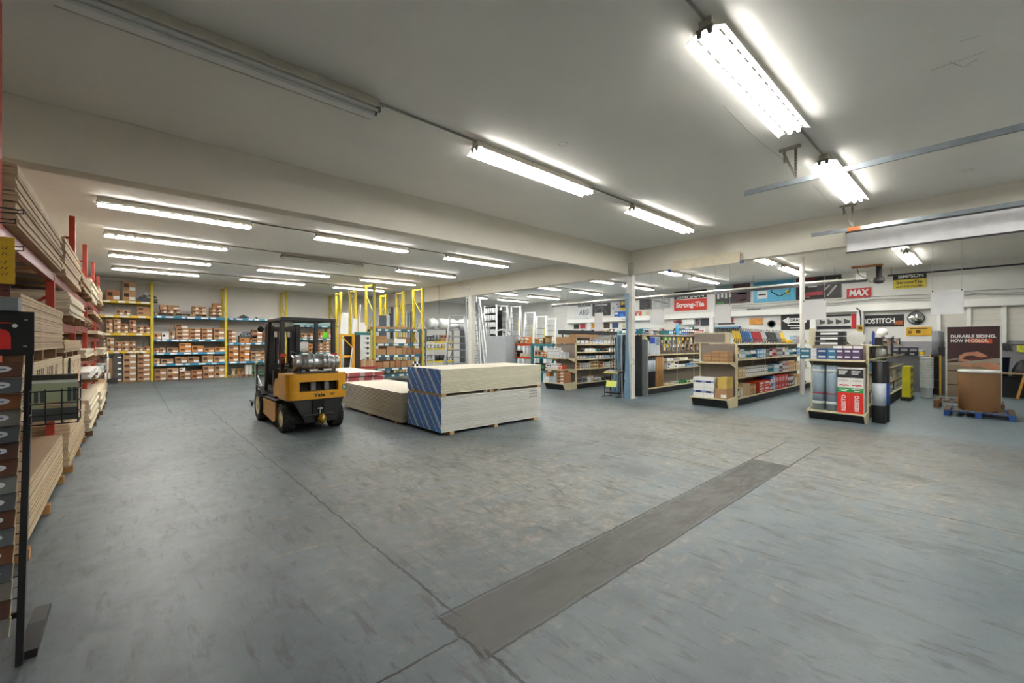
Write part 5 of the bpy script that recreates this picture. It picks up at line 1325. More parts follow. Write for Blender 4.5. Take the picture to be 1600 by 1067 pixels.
rowy('upper shelf of the left end unit', 10.66, 9.82, 11.36, 1.121, [('box', 'white', .13, .2, .13, 4, 'silver', 2), ('box', 'silver', .13, .2, .10, 2, 'white', 2)])
rowy('upper shelf of the left end unit, top row', 10.62, 10.1, 11.38, 1.121 + .262, [('box', 'white', .13, .2, .10, 4, 'grey')])
rowy('middle shelf of the left end unit', 10.68, 9.80, 11.30, .721, [('box', 'white', .12, .2, .16, 2, 'purple'), ('box', 'white', .13, .2, .2, 2, 'silver'), ('box', 'orange red', .10, .2, .14, 2, 'white', 1), ('box', 'orange red', .22, .3, .10, 1, 'white', 2), ('box', 'white', .09, .2, .2, 1, 'red')])
for r_ in range(4):
    carton(11.23, 10.10, .241 + r_ * .106, .30, .40, .105, 'brown carton with red end, %s up, base of the left end unit' % nth(r_), 'red-ended cartons', cards[3], face='-x')
for k in range(3):
    solo('foil_pack', 'wrapped foil pack, %s from the left, base of the left end unit' % nth(k), 'pack', MB().box(0, .17, 0, .3, 0, .20), M(['#dfe0e0', '#9fb0bb', '#aab9c2'][k], .4, var=.2, scale=20), (11.22, 10.66 - k * .18, .241), -PI / 2, bevel=.01)
solo('small_brown_carton', 'small orange-brown carton on the wrapped packs, left end unit', 'box', MB().box(0, .17, 0, .2, 0, .17), ochre, (11.26, 10.66, .442), -PI / 2)
binc = ['white', 'silver', 'grey', 'cream', 'white']
for k, z in enumerate((.701, 1.061, 1.321, 1.601)):
    row('%s of the left gondola' % ['lower shelf', 'second shelf', 'third shelf', 'top shelf'][k], 12.02, 15.8, 9.90, z, [[('box', 'brown', .22, .2, .24, 1, 'maroon'), ('tub', 'white', .12, .12, .10, 5, 'silver', 2), ('tub', 'cream', .16, .16, .13, 3, 'brown', 2)], [('bag', 'silver', .18, .2, .12, 3), ('coil', 'pale blue', .18, .2, .10, 3)], [('coil', 'black', .16, .2, .08, 3), ('bag', 'white', .2, .2, .12, 3), ('coil', 'teal', .16, .2, .1, 2)], [('bag', 'silver', .24, .2, .15, 3), ('box', 'tan', .26, .2, .12, 1), ('box', 'white', .2, .2, .16, 3, 'blue')]][k])
row('base of the left gondola', 12.02, 15.8, 9.86, .201, [('box', 'grey', .3, .3, .14, 2, 'black'), ('box', 'white', .22, .3, .18, 1), ('box', 'tan', .10, .2, .22, 1), ('coil', 'silver', .30, .2, .12, 2), ('coil', 'black', .26, .2, .1, 2)])
# orange and teal small racks beyond
def small_rack(label, x, y0, y1, levels, mat):
    t = thing('low_rack', label, 'shelving', (0, 0, 0))
    for y in (y0, y1 - .06):
        for xx in (x, x + .54): part('upright', MB().box(xx, xx + .06, y, y + .06, 0, levels[-1] + .02), M('#2b8088', .4), t, .003)
    for z in levels:
        for xx in (x - .004, x + .56): part('crossbeam', MB().box(xx, xx + .04, y0 + .061, y1 - .061, z - .09, z), mat, t, .004)
        part('shelf_deck', MB().box(x + .037, x + .559, y0 + .061, y1 - .061, z - .02, z - .002), M('#8d8778', .7), t)
    return t
ya1, ya2, ya3 = at_face(791.5, 12.6), at_face(831, 12.6), at_face(864, 12.6)
orb = M('#d1431c', .45)
small_rack('low rack with orange beams behind the grey cabinet', 12.6, ya2 + .01, ya1, [.5, 1.05, 1.60], orb)
small_rack('low rack with teal beams between the orange rack and the end unit', 12.6, ya3, ya2 - .01, [.5, 1.08, 1.60], M('#2b8b96', .45))
rowy('middle level of the orange rack', ya1 - .1, ya2 + .1, 12.66, 1.051, [('tub', 'white', .16, .16, .14, 3, 'orange', 2), ('bag', 'black', .2, .2, .25, 1, 'black'), ('box', 'cream', .22, .2, .14, 4), ('bag', 'maroon', .2, .2, .2, 2, 'black')])
rowy('lower level of the orange rack', ya1 - .1, ya2 + .1, 12.66, .501, [('coil', 'white', .26, .2, .2, 2), ('coil', 'blue', .26, .2, .2, 2), ('bag', 'black', .2, .2, .2, 3, 'grey')])
rowy('middle level of the teal rack', ya2 - .1, ya3 + .05, 12.66, 1.081, [('bag', 'tan', .18, .2, .26, 2, 'maroon'), ('box', 'orange', .16, .2, .2, 2), ('box', 'white', .2, .2, .14, 4, 'blue', 3)])
rowy('lower level of the teal rack', ya2 - .1, ya3 + .05, 12.66, .501, [('bag', 'black', .3, .2, .3, 2, 'green'), ('box', 'red', .12, .2, .3, 1), ('box', 'white', .2, .2, .28, 2, 'red')])
rowy('top of the orange rack', ya1 - .1, ya2 + .1, 12.66, 1.601, [('coil', 'white', .3, .3, .1, 1), ('box', 'tan', .2, .2, .2, 1), ('coil', 'teal', .2, .2, .15, 1), ('box', 'orange', .26, .2, .30, 2, 'white'), ('bag', 'silver', .2, .2, .2, 3)])
rowy('top of the teal rack', ya2 - .1, ya3 + .05, 12.66, 1.601, [('box', 'orange', .24, .2, .22, 1, 'green'), ('box', 'brown', .24, .2, .25, 1), ('tub', 'brown', .3, .3, .34, 2, 'tan')])

# ------------------------------------------------------------------ gondola behind the post: pegs of hand tools, insulation rolls
gondola('gondola behind the post with hanging hand tools and insulation rolls', 12.22, 17.6, 7.20, 7.96, 1.90, [1.27], base=.20, sd=.34)
solo('counter_board', 'long pale wooden counter board on top of the tool gondola', 'board', MB().box(0, 5.5, 0, .5, 0, .03), M('#cdb698', .6), (12.18, 7.32, 1.9015))
for k in range(5):
    t = thing('insulation_roll', 'dark roll with a pale printed band, %s from the left, tool gondola base' % nth(k), 'roll', (12.34 + k * .135, 7.34, .201), 0, 'dark insulation rolls')
    part('roll', MB().lathe([(0, 0), (.064, 0), (.064, 1.02), (.03, 1.03), (0, 1.02)], n=16), M('#202227', .5), t)
    part('band', MB().lathe([(.0645, .52), (.0655, .52), (.0655, .88), (.0645, .88), (.0645, .52)], n=16), M('#b9c4cf', .5), t)
for k in range(3):
    solo('kraft_roll', 'brown kraft paper roll standing on the tool gondola, %s from the left' % nth(k), 'roll', MB().lathe([(0, 0), (.075, 0), (.075, 1.0), (.03, 1.02), (0, 1.0)], n=16), M('#b58a58', .7), (13.06 + k * .17, 7.35, .201), group='kraft paper rolls')
row('lower part of the tool gondola', 13.6, 17.4, 7.26, .201, [('coil', 'cream', .30, .2, .05, 2), ('bag', 'white', .25, .2, .10, 1, 'green'), ('coil', 'green', .25, .2, .08, 2), ('box', 'green', .3, .2, .1, 1)])
solo('tool_shelf', 'beige shelf low on the tool gondola with white boxes', 'shelf', MB().box(0, 3.9, 0, .30, 0, .025), beige, (13.6, 7.236, .755))
row('low shelf of the tool gondola', 13.65, 17.4, 7.25, .781, [('box', 'white', .22, .2, .20, 1, 'navy'), ('box', 'cream', .22, .2, .18, 1), ('box', 'white', .3, .2, .25, 1, 'black'), ('coil', 'white', .3, .2, .1, 2), ('box', 'pale blue', .3, .2, .12, 2, 'blue')])
row('upper shelf of the tool gondola', 12.95, 17.4, 7.27, 1.271, [('box', 'white', .01, .01, .01, 0)], reps=1)
row('shelf below the hanging tools', 13.65, 15.3, 7.27, 1.041, [('bag', 'white', .22, .2, .09, 2), ('coil', 'silver', .2, .2, .08, 2), ('bag', 'cream', .2, .2, .09, 2)])
solo('goods_shelf', 'second beige shelf low on the tool gondola', 'shelf', MB().box(0, 3.9, 0, .30, 0, .022), beige, (13.6, 7.236, 1.017))
solo('blue_print_sheet', 'blue and white printed insulation sheet leaning at the tool gondola', 'sheet', MB().box(0, .62, 0, .01, 0, .58).box(.0, .3, -.002, 0, .36, .56, 1).box(.34, .6, -.002, 0, .3, .56, 2), [M('#c3cdd6', .4), M('#2a50b8', .4), M('#8f9fb0', .5, var=.6, scale=25)], (12.62, 7.30, 1.272))
solo('white_sacks', 'white sack slumped at the left end of the tool gondola', 'sack', MB().lathe([(.0, 0), (.14, .02), (.16, .2), (.13, .42), (.05, .56), (0, .58)], n=14), M('#d0d2d3', .5, var=.1), (12.40, 7.36, 1.272))
# hanging tools in rows on pegs
i = 0
tc = ['black', 'bright green', 'orange', 'cream', 'grey', 'navy', 'yellow', 'maroon', 'silver', 'white', 'teal', 'tan']
for r_, (z, n_, h_) in enumerate(((1.85, 26, .22), (1.60, 24, .2))):
    for k in range(n_):
        c_ = tc[(k // 2 + r_ * 5 + k % 3) % 12]
        x = 13.35 + k * (4.1 / n_)
        product(['packet', 'handtool'][(k + r_) % 2], c_, .12, .22 if r_ == 0 else .22, h_ + .04 * (k % 3) * .5, (x, 7.32 + R.uniform(-.02, .02), z), '%s item hanging on the pegs, %s from the left, %s row, tool gondola' % (c_, nth(k), ['top', 'second'][r_]), 'hanging goods on the tool gondola', second=R.choice(['grey', 'black', 'cream', 'red', 'white']))
row('wooden counter board above the tools', 12.3, 17.4, 7.40, 1.932, [('box', 'teal', .16, .2, .13, 1), ('tub', 'black', .14, .14, .13, 2, 'pale blue'), ('box', 'white', .2, .2, .18, 1, 'pink'), ('tub', 'navy', .14, .14, .12, 2, 'pale blue'), ('tub', 'white', .16, .16, .18, 1, 'brown'), ('box', 'teal', .18, .2, .14, 3, 'teal'), ('bag', 'light blue', .14, .1, .16, 2), ('box', 'black', .2, .2, .16, 1), ('bag', 'teal', .12, .15, .2, 3), ('box', 'blue', .15, .15, .22, 3), ('box', 'black', .16, .2, .22, 3), ('box', 'red', .16, .2, .20, 5)])
solo('blue_bottle', 'tall light blue bottle standing on the wooden counter board', 'bottle', MB().lathe([(.06, 0), (.06, .3), (.03, .36), (.03, .42), (0, .42)], n=14), M('#4fb6e6', .3), (14.55, 7.36, 1.932))

# ------------------------------------------------------------------ around the post
# long bars and strips leaning at the post
blu = M('#6d93ad', .35, var=.08); gry = M('#767b7e', .6, var=.08); bk = M('#26292b', .6)
def bar_to(label, pb, pt, x, w, mat, xt=None, zb_=0, name='long_bar', cat='bar', group='long bars around the post', d=.03):
    b_ = at_x(pb[0], pb[1], x); t_ = at_x(pt[0], pt[1], xt or x)
    base = Vector((x, b_.y, 0)); top = Vector((xt or x, t_.y, t_.z))
    mb = MB().bar((0, 0, 0), top - base, w, d, up=(1, 0, 0))
    o = solo(name, label, cat, mb, mat, base, group=group)
    o.location.z = -min(v.co.z for v in o.data.vertices)
    return o
for k, (pb, pt) in enumerate(((977, 981), (980, 980), (983, 978))):
    bar_to('tall blue-grey strip strapped to the post, %s from the left' % nth(k), (pb, 622), (pt, 458 + k), 11.06 - .0 * k, .055, blu, xt=11.07)
for k, (pb, pt) in enumerate(((967, 965), (963, 969), (960, 964), (966, 972), (957, 967))):
    bar_to('shorter blue strip left of the post, %s in the bundle' % nth(k), (pb, 620), (pt, 523), 11.42 + k * .05, .05, blu, xt=11.56 + k * .05)
bar_to('thin grey rod leaning left of the post', (972, 622), (971, 524), 11.10, .025, M('#a9abac', .4), xt=11.3)
for k, (pb, pt) in enumerate(((968, 976), (971, 974), (972, 979), (966, 975))):
    bar_to('black strip behind the blue ones, %s of the bundle' % nth(k), (pb, 618), (pt, 523), 11.72 + .05 * k, .05, bk, xt=11.85 + .05 * k)
for k in range(5):
    bar_to('black length standing right of the post, %s from the left' % nth(k), (991.5 + k * 2.6, 620), (991 + k * 2.7, 523 + (k % 2)), 11.75 + .02 * k, .05, bk, name='black_length', group='black lengths right of the post')
for k in range(2):
    bar_to('grey mesh roll standing right of the black lengths, %s one' % ['left', 'right'][k], (1005 + k * 4.5, 618), (1005 + k * 4.5, 530), 12.0 + .02 * k, .085, gry, name='mesh_roll', cat='roll', d=.08, group='grey mesh rolls')
pale_ = M('#d9cdb0', .5)
for k in range(5):
    p = at_x(954.5 + k * 3.4, 523, 12.0)
    solo('dowel', 'thin dark rod with a pale top left of the post, %s from the left' % nth(k), 'rod', MB().tube((0, 0, 0), (0, 0, p.z - .08), .018, 8).tube((0, 0, p.z - .0795), (0, 0, p.z), .022, 8, 1), [bk, pale_], (12.0, p.y, 0), group='thin rods left of the post')
solo('wall_box', 'white round-cornered switch box strapped to the front post', 'switch box', MB().box(-.06, 0, -.06, .08, -.09, .09, 0), M('#d7d3c4', .5), (11.138, 7.13, 1.10), bevel=.015)
solo('cable_coil_hook', 'white coiled hook on the right side of the post box', 'hook', MB().path([(0, 0, .08), (0, -.05, .05), (0, -.06, -.03), (0, -.02, -.07), (0, 0, -.05)], .014, 8), M('#c9c9c4', .4), (11.17, 7.035, 1.10))
for z in (3.0, 2.36):
    solo('strap', 'thin strap round the post and the strips, %s one' % ('upper' if z > 2.5 else 'lower'), 'strap', MB().path([(0, 0, 0), (0, -.30, .01), (.2, -.30, .01), (.2, .02, 0), (0, .02, 0)], .006, 6), M('#b9bcc0', .4), (11.02, 7.30, z))
# small wire stand with yellow sign
ws = thing('wire_stand', 'small black wire stand with yellow-edged top left of the post', 'display stand', (0, 0, 0))
xw = 11.0; y1w, y0w = at_face(944.5, xw), at_face(966, xw)
for y in (y0w, y1w):
    for xx in (xw, xw + .3): part('leg', MB().tube((xx, y, .02), (xx + (.03 if xx == xw else 0), y, .76), .010, 6), blk, ws)
    part('foot', MB().box(xw - .12, xw + .4, y - .02, y + .02, 0, .02), blk, ws)
part('top_tray', MB().prism([(xw - .03, .72), (xw + .30, .78), (xw + .30, .82), (xw - .03, .76)], y0w - .03, y1w + .03, 'y'), blk, ws, .003)
part('yellow_edge', MB().box(xw - .036, xw - .031, y0w, y1w, .725, .755), M('#e2cf1c', .5), ws)
part('base_tray', MB().box(xw + .02, xw + .28, y0w + .02, y1w - .02, .10, .14), blk, ws)
part('sign_card', MB().prism([(xw - .055, .32), (xw - .05, .32), (xw - .012, .50), (xw - .017, .50)], y0w + .04, y1w - .09, 'y'), M('#d9e06a', .5), ws)
# ================================================================== BEHIND THE SHOP: LADDERS, ROLLS, RACKS
lad = M('#b9bdc0', .35, .3, var=.1); ladw = M('#dfe1e2', .4, var=.04)
def stepladder(label, x, y, h, wb, rot, mat, yellow=True):
    t = thing('stepladder', label, 'ladder', (x, y, 0), rot)
    wt_ = wb * (.55 if wb > 1 else .85); dep = h * .24
    for s in (-1, 1):
        part('front_rail', MB().bar((s * wb / 2, -dep * .5, 0.01), (s * wt_ / 2, 0, h), .07, .12, up=(0, 1, 0)), mat, t)
        part('rear_rail', MB().bar((s * wb / 2 * 1.02, dep * .7, .01), (s * wt_ / 2 * 1.02, .07, h - .05), .06, .09, up=(0, 1, 0)), mat, t)
    n = max(3, int(h / .32))
    for k in range(1, n):
        u = k / n; w = (wb + (wt_ - wb) * u) - .07
        part('step', MB().box(-w / 2, w / 2, -dep * .5 * (1 - u) - .03, -dep * .5 * (1 - u) + .05, h * u - .025, h * u + .02), M('#8b9095', .4) if yellow else mat, t)
        if k % 2 == 0: part('rear_brace', MB().box(-w / 2, w / 2, .07 + (dep * .7 - .07) * (1 - u) - .01, .07 + (dep * .7 - .07) * (1 - u) + .01, h * u - .02, h * u + .02), mat, t)
    part('top_cap', MB().box(-wt_ / 2 - .04, wt_ / 2 + .04, -.08, .12, h, h + .05), mat, t, .01)
    if yellow: part('warning_sticker', MB().bar((wb * .35, -dep * .5 * .42 - .045, h * .58), (wb * .31, -dep * .5 * .2 - .045, h * .8), .03, .005, up=(0, 1, 0)), M('#c9c03a', .5), t)
    return t
rz = -YAW
_p = at_x(714, 500, 11.75)
stepladder('tall silver stepladder left of the rear white post', _p.x, _p.y, 2.9, 1.25, rz, lad)
for k, (pxa, pxb, pyt, x) in enumerate(((780, 793, 477.5, 17.4), (794, 815, 478.5, 17.3), (818, 836, 488, 17.9), (837.5, 853, 494, 18.6), (854, 867, 498.5, 19.4))):
    p = at_x((pxa + pxb) / 2 + 1, pyt, x)
    stepladder('white stepladder over the low racks, %s from the left' % nth(k), p.x, p.y, p.z - .05, .66 if k else .5, rz - .35, ladw)
# extension ladders leaning behind the post
def flat_ladder(label, pb, pt, w, xb_, xt_, mat, n=14):
    b_ = at_x(*pb, xb_); t_ = at_x(*pt, xt_)
    base = Vector((xb_, b_.y, 0)); top = Vector((xt_, t_.y, t_.z))
    side = Vector((math.cos(rz), math.sin(rz), 0)) * w / 2
    t = thing('extension_ladder', label, 'ladder', base, 0, 'silver ladders leaning behind the rear post')
    d = top - base
    for s in (-1, 1): part('rail', MB().bar(side * s + Vector((0, 0, .02)), side * s + d, .05, .09, up=(0, 1, 0)), mat, t)
    for k in range(1, n): part('rung', MB().tube(side * -1 + d * k / n, side + d * k / n, .018, 8), mat, t)
    return t
flat_ladder('silver ladder directly right of the rear white post', (741, 578), (737, 464), .62, 12.7, 13.1, lad)
flat_ladder('silver extension ladder leaning right, second from the rear post', (752, 578), (738, 464), .40, 13.0, 13.4, lad, 16)
flat_ladder('narrow extension ladder at the outside of the leaning ladders', (757, 578), (744, 467), .36, 13.35, 13.75, ladw, 16)
flat_ladder('shorter silver ladder leaning at the right of the ladder group', (762, 578), (750, 490), .36, 13.7, 14.1, lad, 12)
# shelf of stacked white steps and grey cabinet
t = thing('step_stack', 'rack of stacked white platform steps left of the white stepladders', 'rack', (0, 0, 0))
p0, p1 = at_x(758, 478, 16.2), at_x(776, 478, 16.2)
for y in (p0.y, p1.y): part('upright', MB().box(16.15, 16.23, y - .04, y + .04, 0, p0.z), ladw, t)
for k in range(4):
    z = p0.z - .12 - k * .42
    part('shelf', MB().box(16.10, 16.6, p1.y + .041, p0.y - .041, z, z + .03), darksteel, t)
    for q in range(4):
        y = p0.y - .12 - q * (p0.y - p1.y - .2) / 4
        part('white_step', MB().box(16.12, 16.4, y - .12, y, z - .34, z - .06), ladw, t)
part('rear_upright', MB().box(16.6, 16.66, p1.y, p0.y, 0, p0.z - .3), darksteel, t)
pa, pb_ = at_x(760.5, 525, 12.0), at_x(790.5, 525, 12.0)
solo('grey_cabinet', 'plain light grey cabinet side beside the orange rack', 'cabinet', MB().box(0, .55, pb_.y, pa.y, 0, pa.z), M('#b4bac0', .5, var=.03), (12.0, 0, 0), bevel=.01)
ar = []
for k in range(11):
    a = PI * .15 + PI * .75 * k / 10
    ar.append((12.3, (pa.y + pb_.y) / 2 + .0 - math.cos(PI - a) * .55, pa.z + .001 + math.sin(a) * .34))
z_min = min(p[2] for p in ar)
solo('arched_trim', 'white arched trim moulding lying over the grey cabinet', 'trim moulding', MB().path([(p[0], p[1], p[2] - z_min + pa.z + .04) for p in ar], .035, 8), ladw)
solo('arched_trim', 'second arched moulding sloping right of the grey cabinet', 'trim moulding', MB().path([(12.5, pb_.y + .5, pa.z + .25), (12.55, pb_.y + .1, pa.z + .18), (12.58, pb_.y - .25, pa.z - .02), (12.595, pb_.y - .45, 1.66)], .03, 8), lad)
# dark rack behind, with wrapped insulation on top
yr_ = 21.0
xa5, xb5 = at_y(666, 560, yr_).x, at_y(708, 560, yr_).x
rk = rackbay('yellow-beamed rack of dark goods under the wrapped white insulation', xa5, xb5, [.60, 1.32, 1.72], yel, y=yr_, depth=.7, top=2.40, pm=M('#6f7275', .5), tags=False)
for k, (a, b_, z) in enumerate(((666, 683, 2.42), (684, 716, 2.42), (717, 740, 2.42))):
    p, q = at_y(a, 500, yr_ + .35), at_y(b_, 500, yr_ + .35)
    L_ = q.x - p.x; r_ = .30
    prof = [(0, 0), (r_ * .75, .02)] + [(r_ * (1 + .08 * math.sin(j * 2.1)), L_ * (j + 1) / 8) for j in range(6)] + [(r_ * .7, L_ - .02), (0, L_)]
    solo('insulation_bundle', 'white plastic-wrapped insulation bundle, %s from the left on the dark rack' % nth(k), 'bundle', MB().lathe(prof, (0, 0, r_ * 1.08), 'x', 16), M('#d9dbdb', .35, var=.08), (p.x, yr_ + .35 + .05 * k, z), group='wrapped insulation bundles')
solo('bundle_support', 'grey rail frame carrying the insulation bundles', 'rail', MB().box(xa5 - .2, xb5 + 1.0, yr_ + .05, yr_ + .11, 2.405, 2.419).box(xa5 - .2, xb5 + 1.0, yr_ + .55, yr_ + .61, 2.405, 2.419).box(xb5 + .9, xb5 + .96, yr_ + .05, yr_ + .6, 0, 2.404), M('#6f7275', .5))
row('upper level of the dark rack', xa5 + .1, xb5 - .1, yr_ + .05, 1.721, [('bag', 'black', .2, .3, .28, 2, 'grey'), ('coil', 'grey', .2, .2, .35, 2), ('box', 'brown', .22, .3, .36, 3, 'maroon')])
row('middle level of the dark rack', xa5 + .1, xb5 - .1, yr_ + .05, 1.321, [('bag', 'grey', .22, .3, .2, 2, 'white'), ('coil', 'silver', .24, .2, .2, 2), ('box', 'brown', .22, .3, .2, 3, 'cream')])
row('lower level of the dark rack', xa5 + .1, xb5 - .1, yr_ + .05, .601, [('bag', 'grey', .25, .3, .35, 2, 'silver'), ('coil', 'black', .3, .2, .3, 2), ('bag', 'maroon', .25, .3, .3, 2, 'grey')])
# white hoop trolley
wc = thing('white_trolley', 'white tubular upright trolley right of the carton rack', 'trolley', (0, 0, 0))
yw = 17.6
xa6, xb6 = at_y(666.5, 540, yw).x, at_y(677, 540, yw).x; ztw = at_y(672, 534, yw).z
part('hoop', MB().path([(xa6, yw, .1), (xa6, yw, ztw - .06), (xa6 + .06, yw, ztw), (xb6 - .06, yw, ztw), (xb6, yw, ztw - .06), (xb6, yw, .1)], .02, 8), ladw, wc)
for k in range(5): part('crossbar', MB().tube((xa6 + .02, yw, .3 + k * .28), (xb6 - .02, yw, .3 + k * .28), .012, 6), ladw, wc)
part('base', MB().box(xa6, xb6, yw - .02, yw + .3, .05, .10), lad, wc)
for x in (xa6 + .03, xb6 - .03): part('wheel', MB().lathe([(0, -.02), (.05, -.02), (.05, .02), (0, .02)], (x, yw, .05), 'x', 12), darksteel, wc)
# conduit tops on the beam and wires
solo('beam_conduit', 'white conduit running down the beam to the rear post', 'conduit', MB().path([(11.13, 15.2, 3.7), (11.13, 15.2, 4.02), (11.13, 15.45, 4.16), (11.13, 15.9, 4.14), (11.13, 16.1, 4.27), (11.13, 16.1, 4.39)], .018, 8), white_trim)
solo('junction_box', 'white junction box on the beam above the rear post', 'box', MB().box(0, .05, -.1, .1, -.06, .06), white_trim, (11.08, 15.2, 4.08), bevel=.004)
sw = at_x(689, 450, 11.10)
solo('pull_cord', 'thin dark cord hanging against the beam right of the carton rack', 'cord', MB().tube((11.12, 17.6, 4.39), (11.12, 17.6, 3.0), .006, 6), darksteel)
# ================================================================== FAR SHOP WALL
def wallp(px, py): return at_x(px, py, XR)
def banner(name, label, cat, y1, y0, z0, z1, mat, x=XR - .02, th=.01):
    t = thing(name, label, cat, (x, y1, z0))       # local x runs to the right along the wall
    part('sheet', MB().box(-th, 0, -(y1 - y0), 0, 0, z1 - z0), mat, t)
    return t
def ban_box(t, name, u0, u1, v0, v1, mat, lvl=1):
    part(name, MB().box(-.010 - .003 * lvl, -.0102 - .003 * (lvl - 1), -u1, -u0, v0, v1), mat, t)
red_ink = M('#cf3420', .5, var=.04); blk_ink = M('#202124', .5, var=.04); wht = M('#e3e3e1', .5, var=.03)
T_ = lambda t, s, u, v, w, h, m, **k: text(t, s, (-.021, -u, v), '-x', w, h, m, **k)
b = banner('strong_banner', 'black and red banner with white lettering behind the hanging pipe', 'banner', 10.88, 9.2, 3.28, 4.28, red_ink)
ban_box(b, 'black_band', 0, 1.68, .60, 1.0, blk_ink); ban_box(b, 'white_line', 0, 1.68, .57, .60, wht)
T_(b, 'SIMPSON', .86, .74, 1.4, .24, wht, bold=.03); T_(b, 'Strong-Tie', .84, .28, 1.45, .34, wht, bold=.03)
b = banner('anchor_banner', 'yellow banner with a black top band, right of the red one', 'banner', 2.31, 1.42, 3.64, 4.20, M('#d9c62a', .5))
ban_box(b, 'black_band', 0, .89, .33, .56, blk_ink); T_(b, 'SIMPSON', .48, .44, .68, .13, wht, bold=.03)
T_(b, 'StrongTie', .44, .22, .70, .14, blk_ink, bold=.02); T_(b, 'ANCHOR SYSTEMS', .44, .07, .72, .07, blk_ink, bold=.02)
b = banner('red_sign', 'bright red sign with slanted white lettering under the black speaker box', 'sign', 3.69, 2.95, 3.40, 3.78, M('#c22b2b', .5))
T_(b, 'MAX', .36, .19, .62, .26, wht, bold=.05, shear=.12)
b = banner('black_banner', 'wide black banner with white capital letters right of the white pilaster', 'banner', 3.14, 2.01, 2.27, 2.70, blk_ink)
T_(b, 'BOSTITCH', .42, .20, .92, .20, wht, bold=.03); ban_box(b, 'orange_print', .86, 1.1, .05, .2, M('#a85a2a', .5, var=.4, scale=20))
b = banner('yellow_banner', 'yellow banner with faint dark print under the round mirror', 'banner', 1.95, 1.29, 1.91, 2.22, M('#d3a423', .5, var=.1))
ban_box(b, 'dark_print', .26, .38, .09, .2, M('#5a4018', .5)); ban_box(b, 'arc_print', .1, .56, .24, .27, M('#4a3a1c', .5)); ban_box(b, 'side_print', .05, .15, .08, .18, M('#8a6a1c', .5, var=.5, scale=30))
b = banner('round_sign', 'black-bordered round-cornered sign with arrow and white lettering', 'sign', 5.98, 4.89, 2.20, 2.84, blk_ink)
part('arrow', MB().prism([(-.04, .40), (-.30, .56), (-.30, .50), (-.95, .50), (-.95, .30), (-.30, .30), (-.30, .24)], -.0135, -.0102, 'x'), wht, b)
T_(b, 'GRACO', .62, .40, .58, .12, blk_ink, bold=.03)
for v, w in ((.16, .6), (.06, .4)): ban_box(b, 'white_print', .55 - w / 2, .55 + w / 2, v, v + .04, wht)
b = banner('tool_banner', 'pale grey banner with tool pictures and a red right edge', 'banner', 4.70, 3.39, 2.20, 2.78, M('#c4c2c0', .5))
ban_box(b, 'black_top', 0, 1.15, .50, .58, blk_ink); ban_box(b, 'black_bottom', 0, 1.15, 0, .12, blk_ink); ban_box(b, 'red_edge', 1.16, 1.31, 0, .58, M('#c2202c', .5))
for k in range(4): part('tool_picture', MB().prism([(-.12 - k * .27, .2), (-.30 - k * .27, .24), (-.30 - k * .27, .34), (-.2 - k * .27, .36), (-.12 - k * .27, .42)], -.0135, -.0102, 'x'), M('#4a4a4c', .5), b)
b = banner('dark_photo_banner', 'dark banner with red and white tool photos left of the red sign', 'banner', 5.42, 3.86, 3.46, 4.38, M('#2d2426', .45, var=.3, scale=3))
ban_box(b, 'red_top', 0, .7, .80, .90, M('#7a1c20', .5)); ban_box(b, 'white_tool', .45, .75, .50, .60, wht); ban_box(b, 'red_tool', .30, .95, .16, .30, M('#b3404a', .5, var=.3, scale=12), 1)
ban_box(b, 'pale_print', .1, .5, .06, .14, M('#8b5a5c', .5)); part('diagonal_tool', MB().bar((-.012, -1.0, .35), (-.012, -1.45, .80), .003, .06).bar((-.012, -1.1, .1), (-.012, -1.4, .5), .003, .07), M('#a9a4a4', .4), b)
b = banner('cyan_banner', 'light blue banner with a yellow and black machine picture', 'banner', 7.09, 5.45, 3.46, 4.38, M('#5fb4d6', .45, var=.06))
ban_box(b, 'white_box', .17, .58, .16, .50, M('#d6dadb', .5)); T_(b, 'INTERTOOL', .37, .34, .3, .07, blk_ink) if False else ban_box(b, 'black_print', .22, .52, .31, .37, blk_ink, 2)
part('machine_frame', MB().path([(-.016, -.75, .62), (-.016, -.72, .45), (-.016, -1.05, .22), (-.016, -1.45, .40), (-.016, -1.45, .62)], .02, 6), blk_ink, b)
ban_box(b, 'yellow_machine', 1.28, 1.42, .28, .46, M('#c9c23a', .5)); ban_box(b, 'black_machine', .8, 1.45, .58, .66, blk_ink)
ban_box(b, 'teal_top', .05, 1.6, .78, .90, M('#3a8fb0', .5))
b = banner('tool_photo_banner', 'black and maroon banner of tool photos between the red and blue ones', 'banner', 8.77, 7.22, 3.50, 4.38, M('#4a474a', .5, var=.5, scale=14))
ban_box(b, 'maroon_half', .82, 1.55, 0, .88, M('#4d3038', .5)); ban_box(b, 'green_corner', 0, .4, 0, .12, M('#4a7a4a', .5, var=.4, scale=20)); ban_box(b, 'sky_corner', 0, .8, .62, .88, M('#7f99a3', .5))
ban_box(b, 'white_print', 1.0, 1.4, .40, .48, M('#c4b4b8', .5)); ban_box(b, 'white_print', 1.1, 1.4, .10, .15, M('#c4b4b8', .5))
for k in range(4): ban_box(b, 'tool_print', .08 + k * .18, .18 + k * .18, .25 + .05 * (k % 2), .52, wht)
b = banner('machine_banner', 'pale grey banner with a dark machine photo right of the post', 'banner', 12.9, 11.1, 3.47, 4.22, M('#b4b6b4', .5, var=.2, scale=3))
ban_box(b, 'dark_photo', 0, .75, 0, .6, M('#3a3a3c', .5, var=.7, scale=9)); part('boom', MB().bar((-.013, -.6, .55), (-.013, -1.7, .22), .003, .05), M('#6f716c', .5), b)
b = banner('white_banner', 'white banner with two lines of dark lettering near the ladders', 'banner', 17.56, 16.22, 3.02, 4.14, M('#d5d8da', .5))
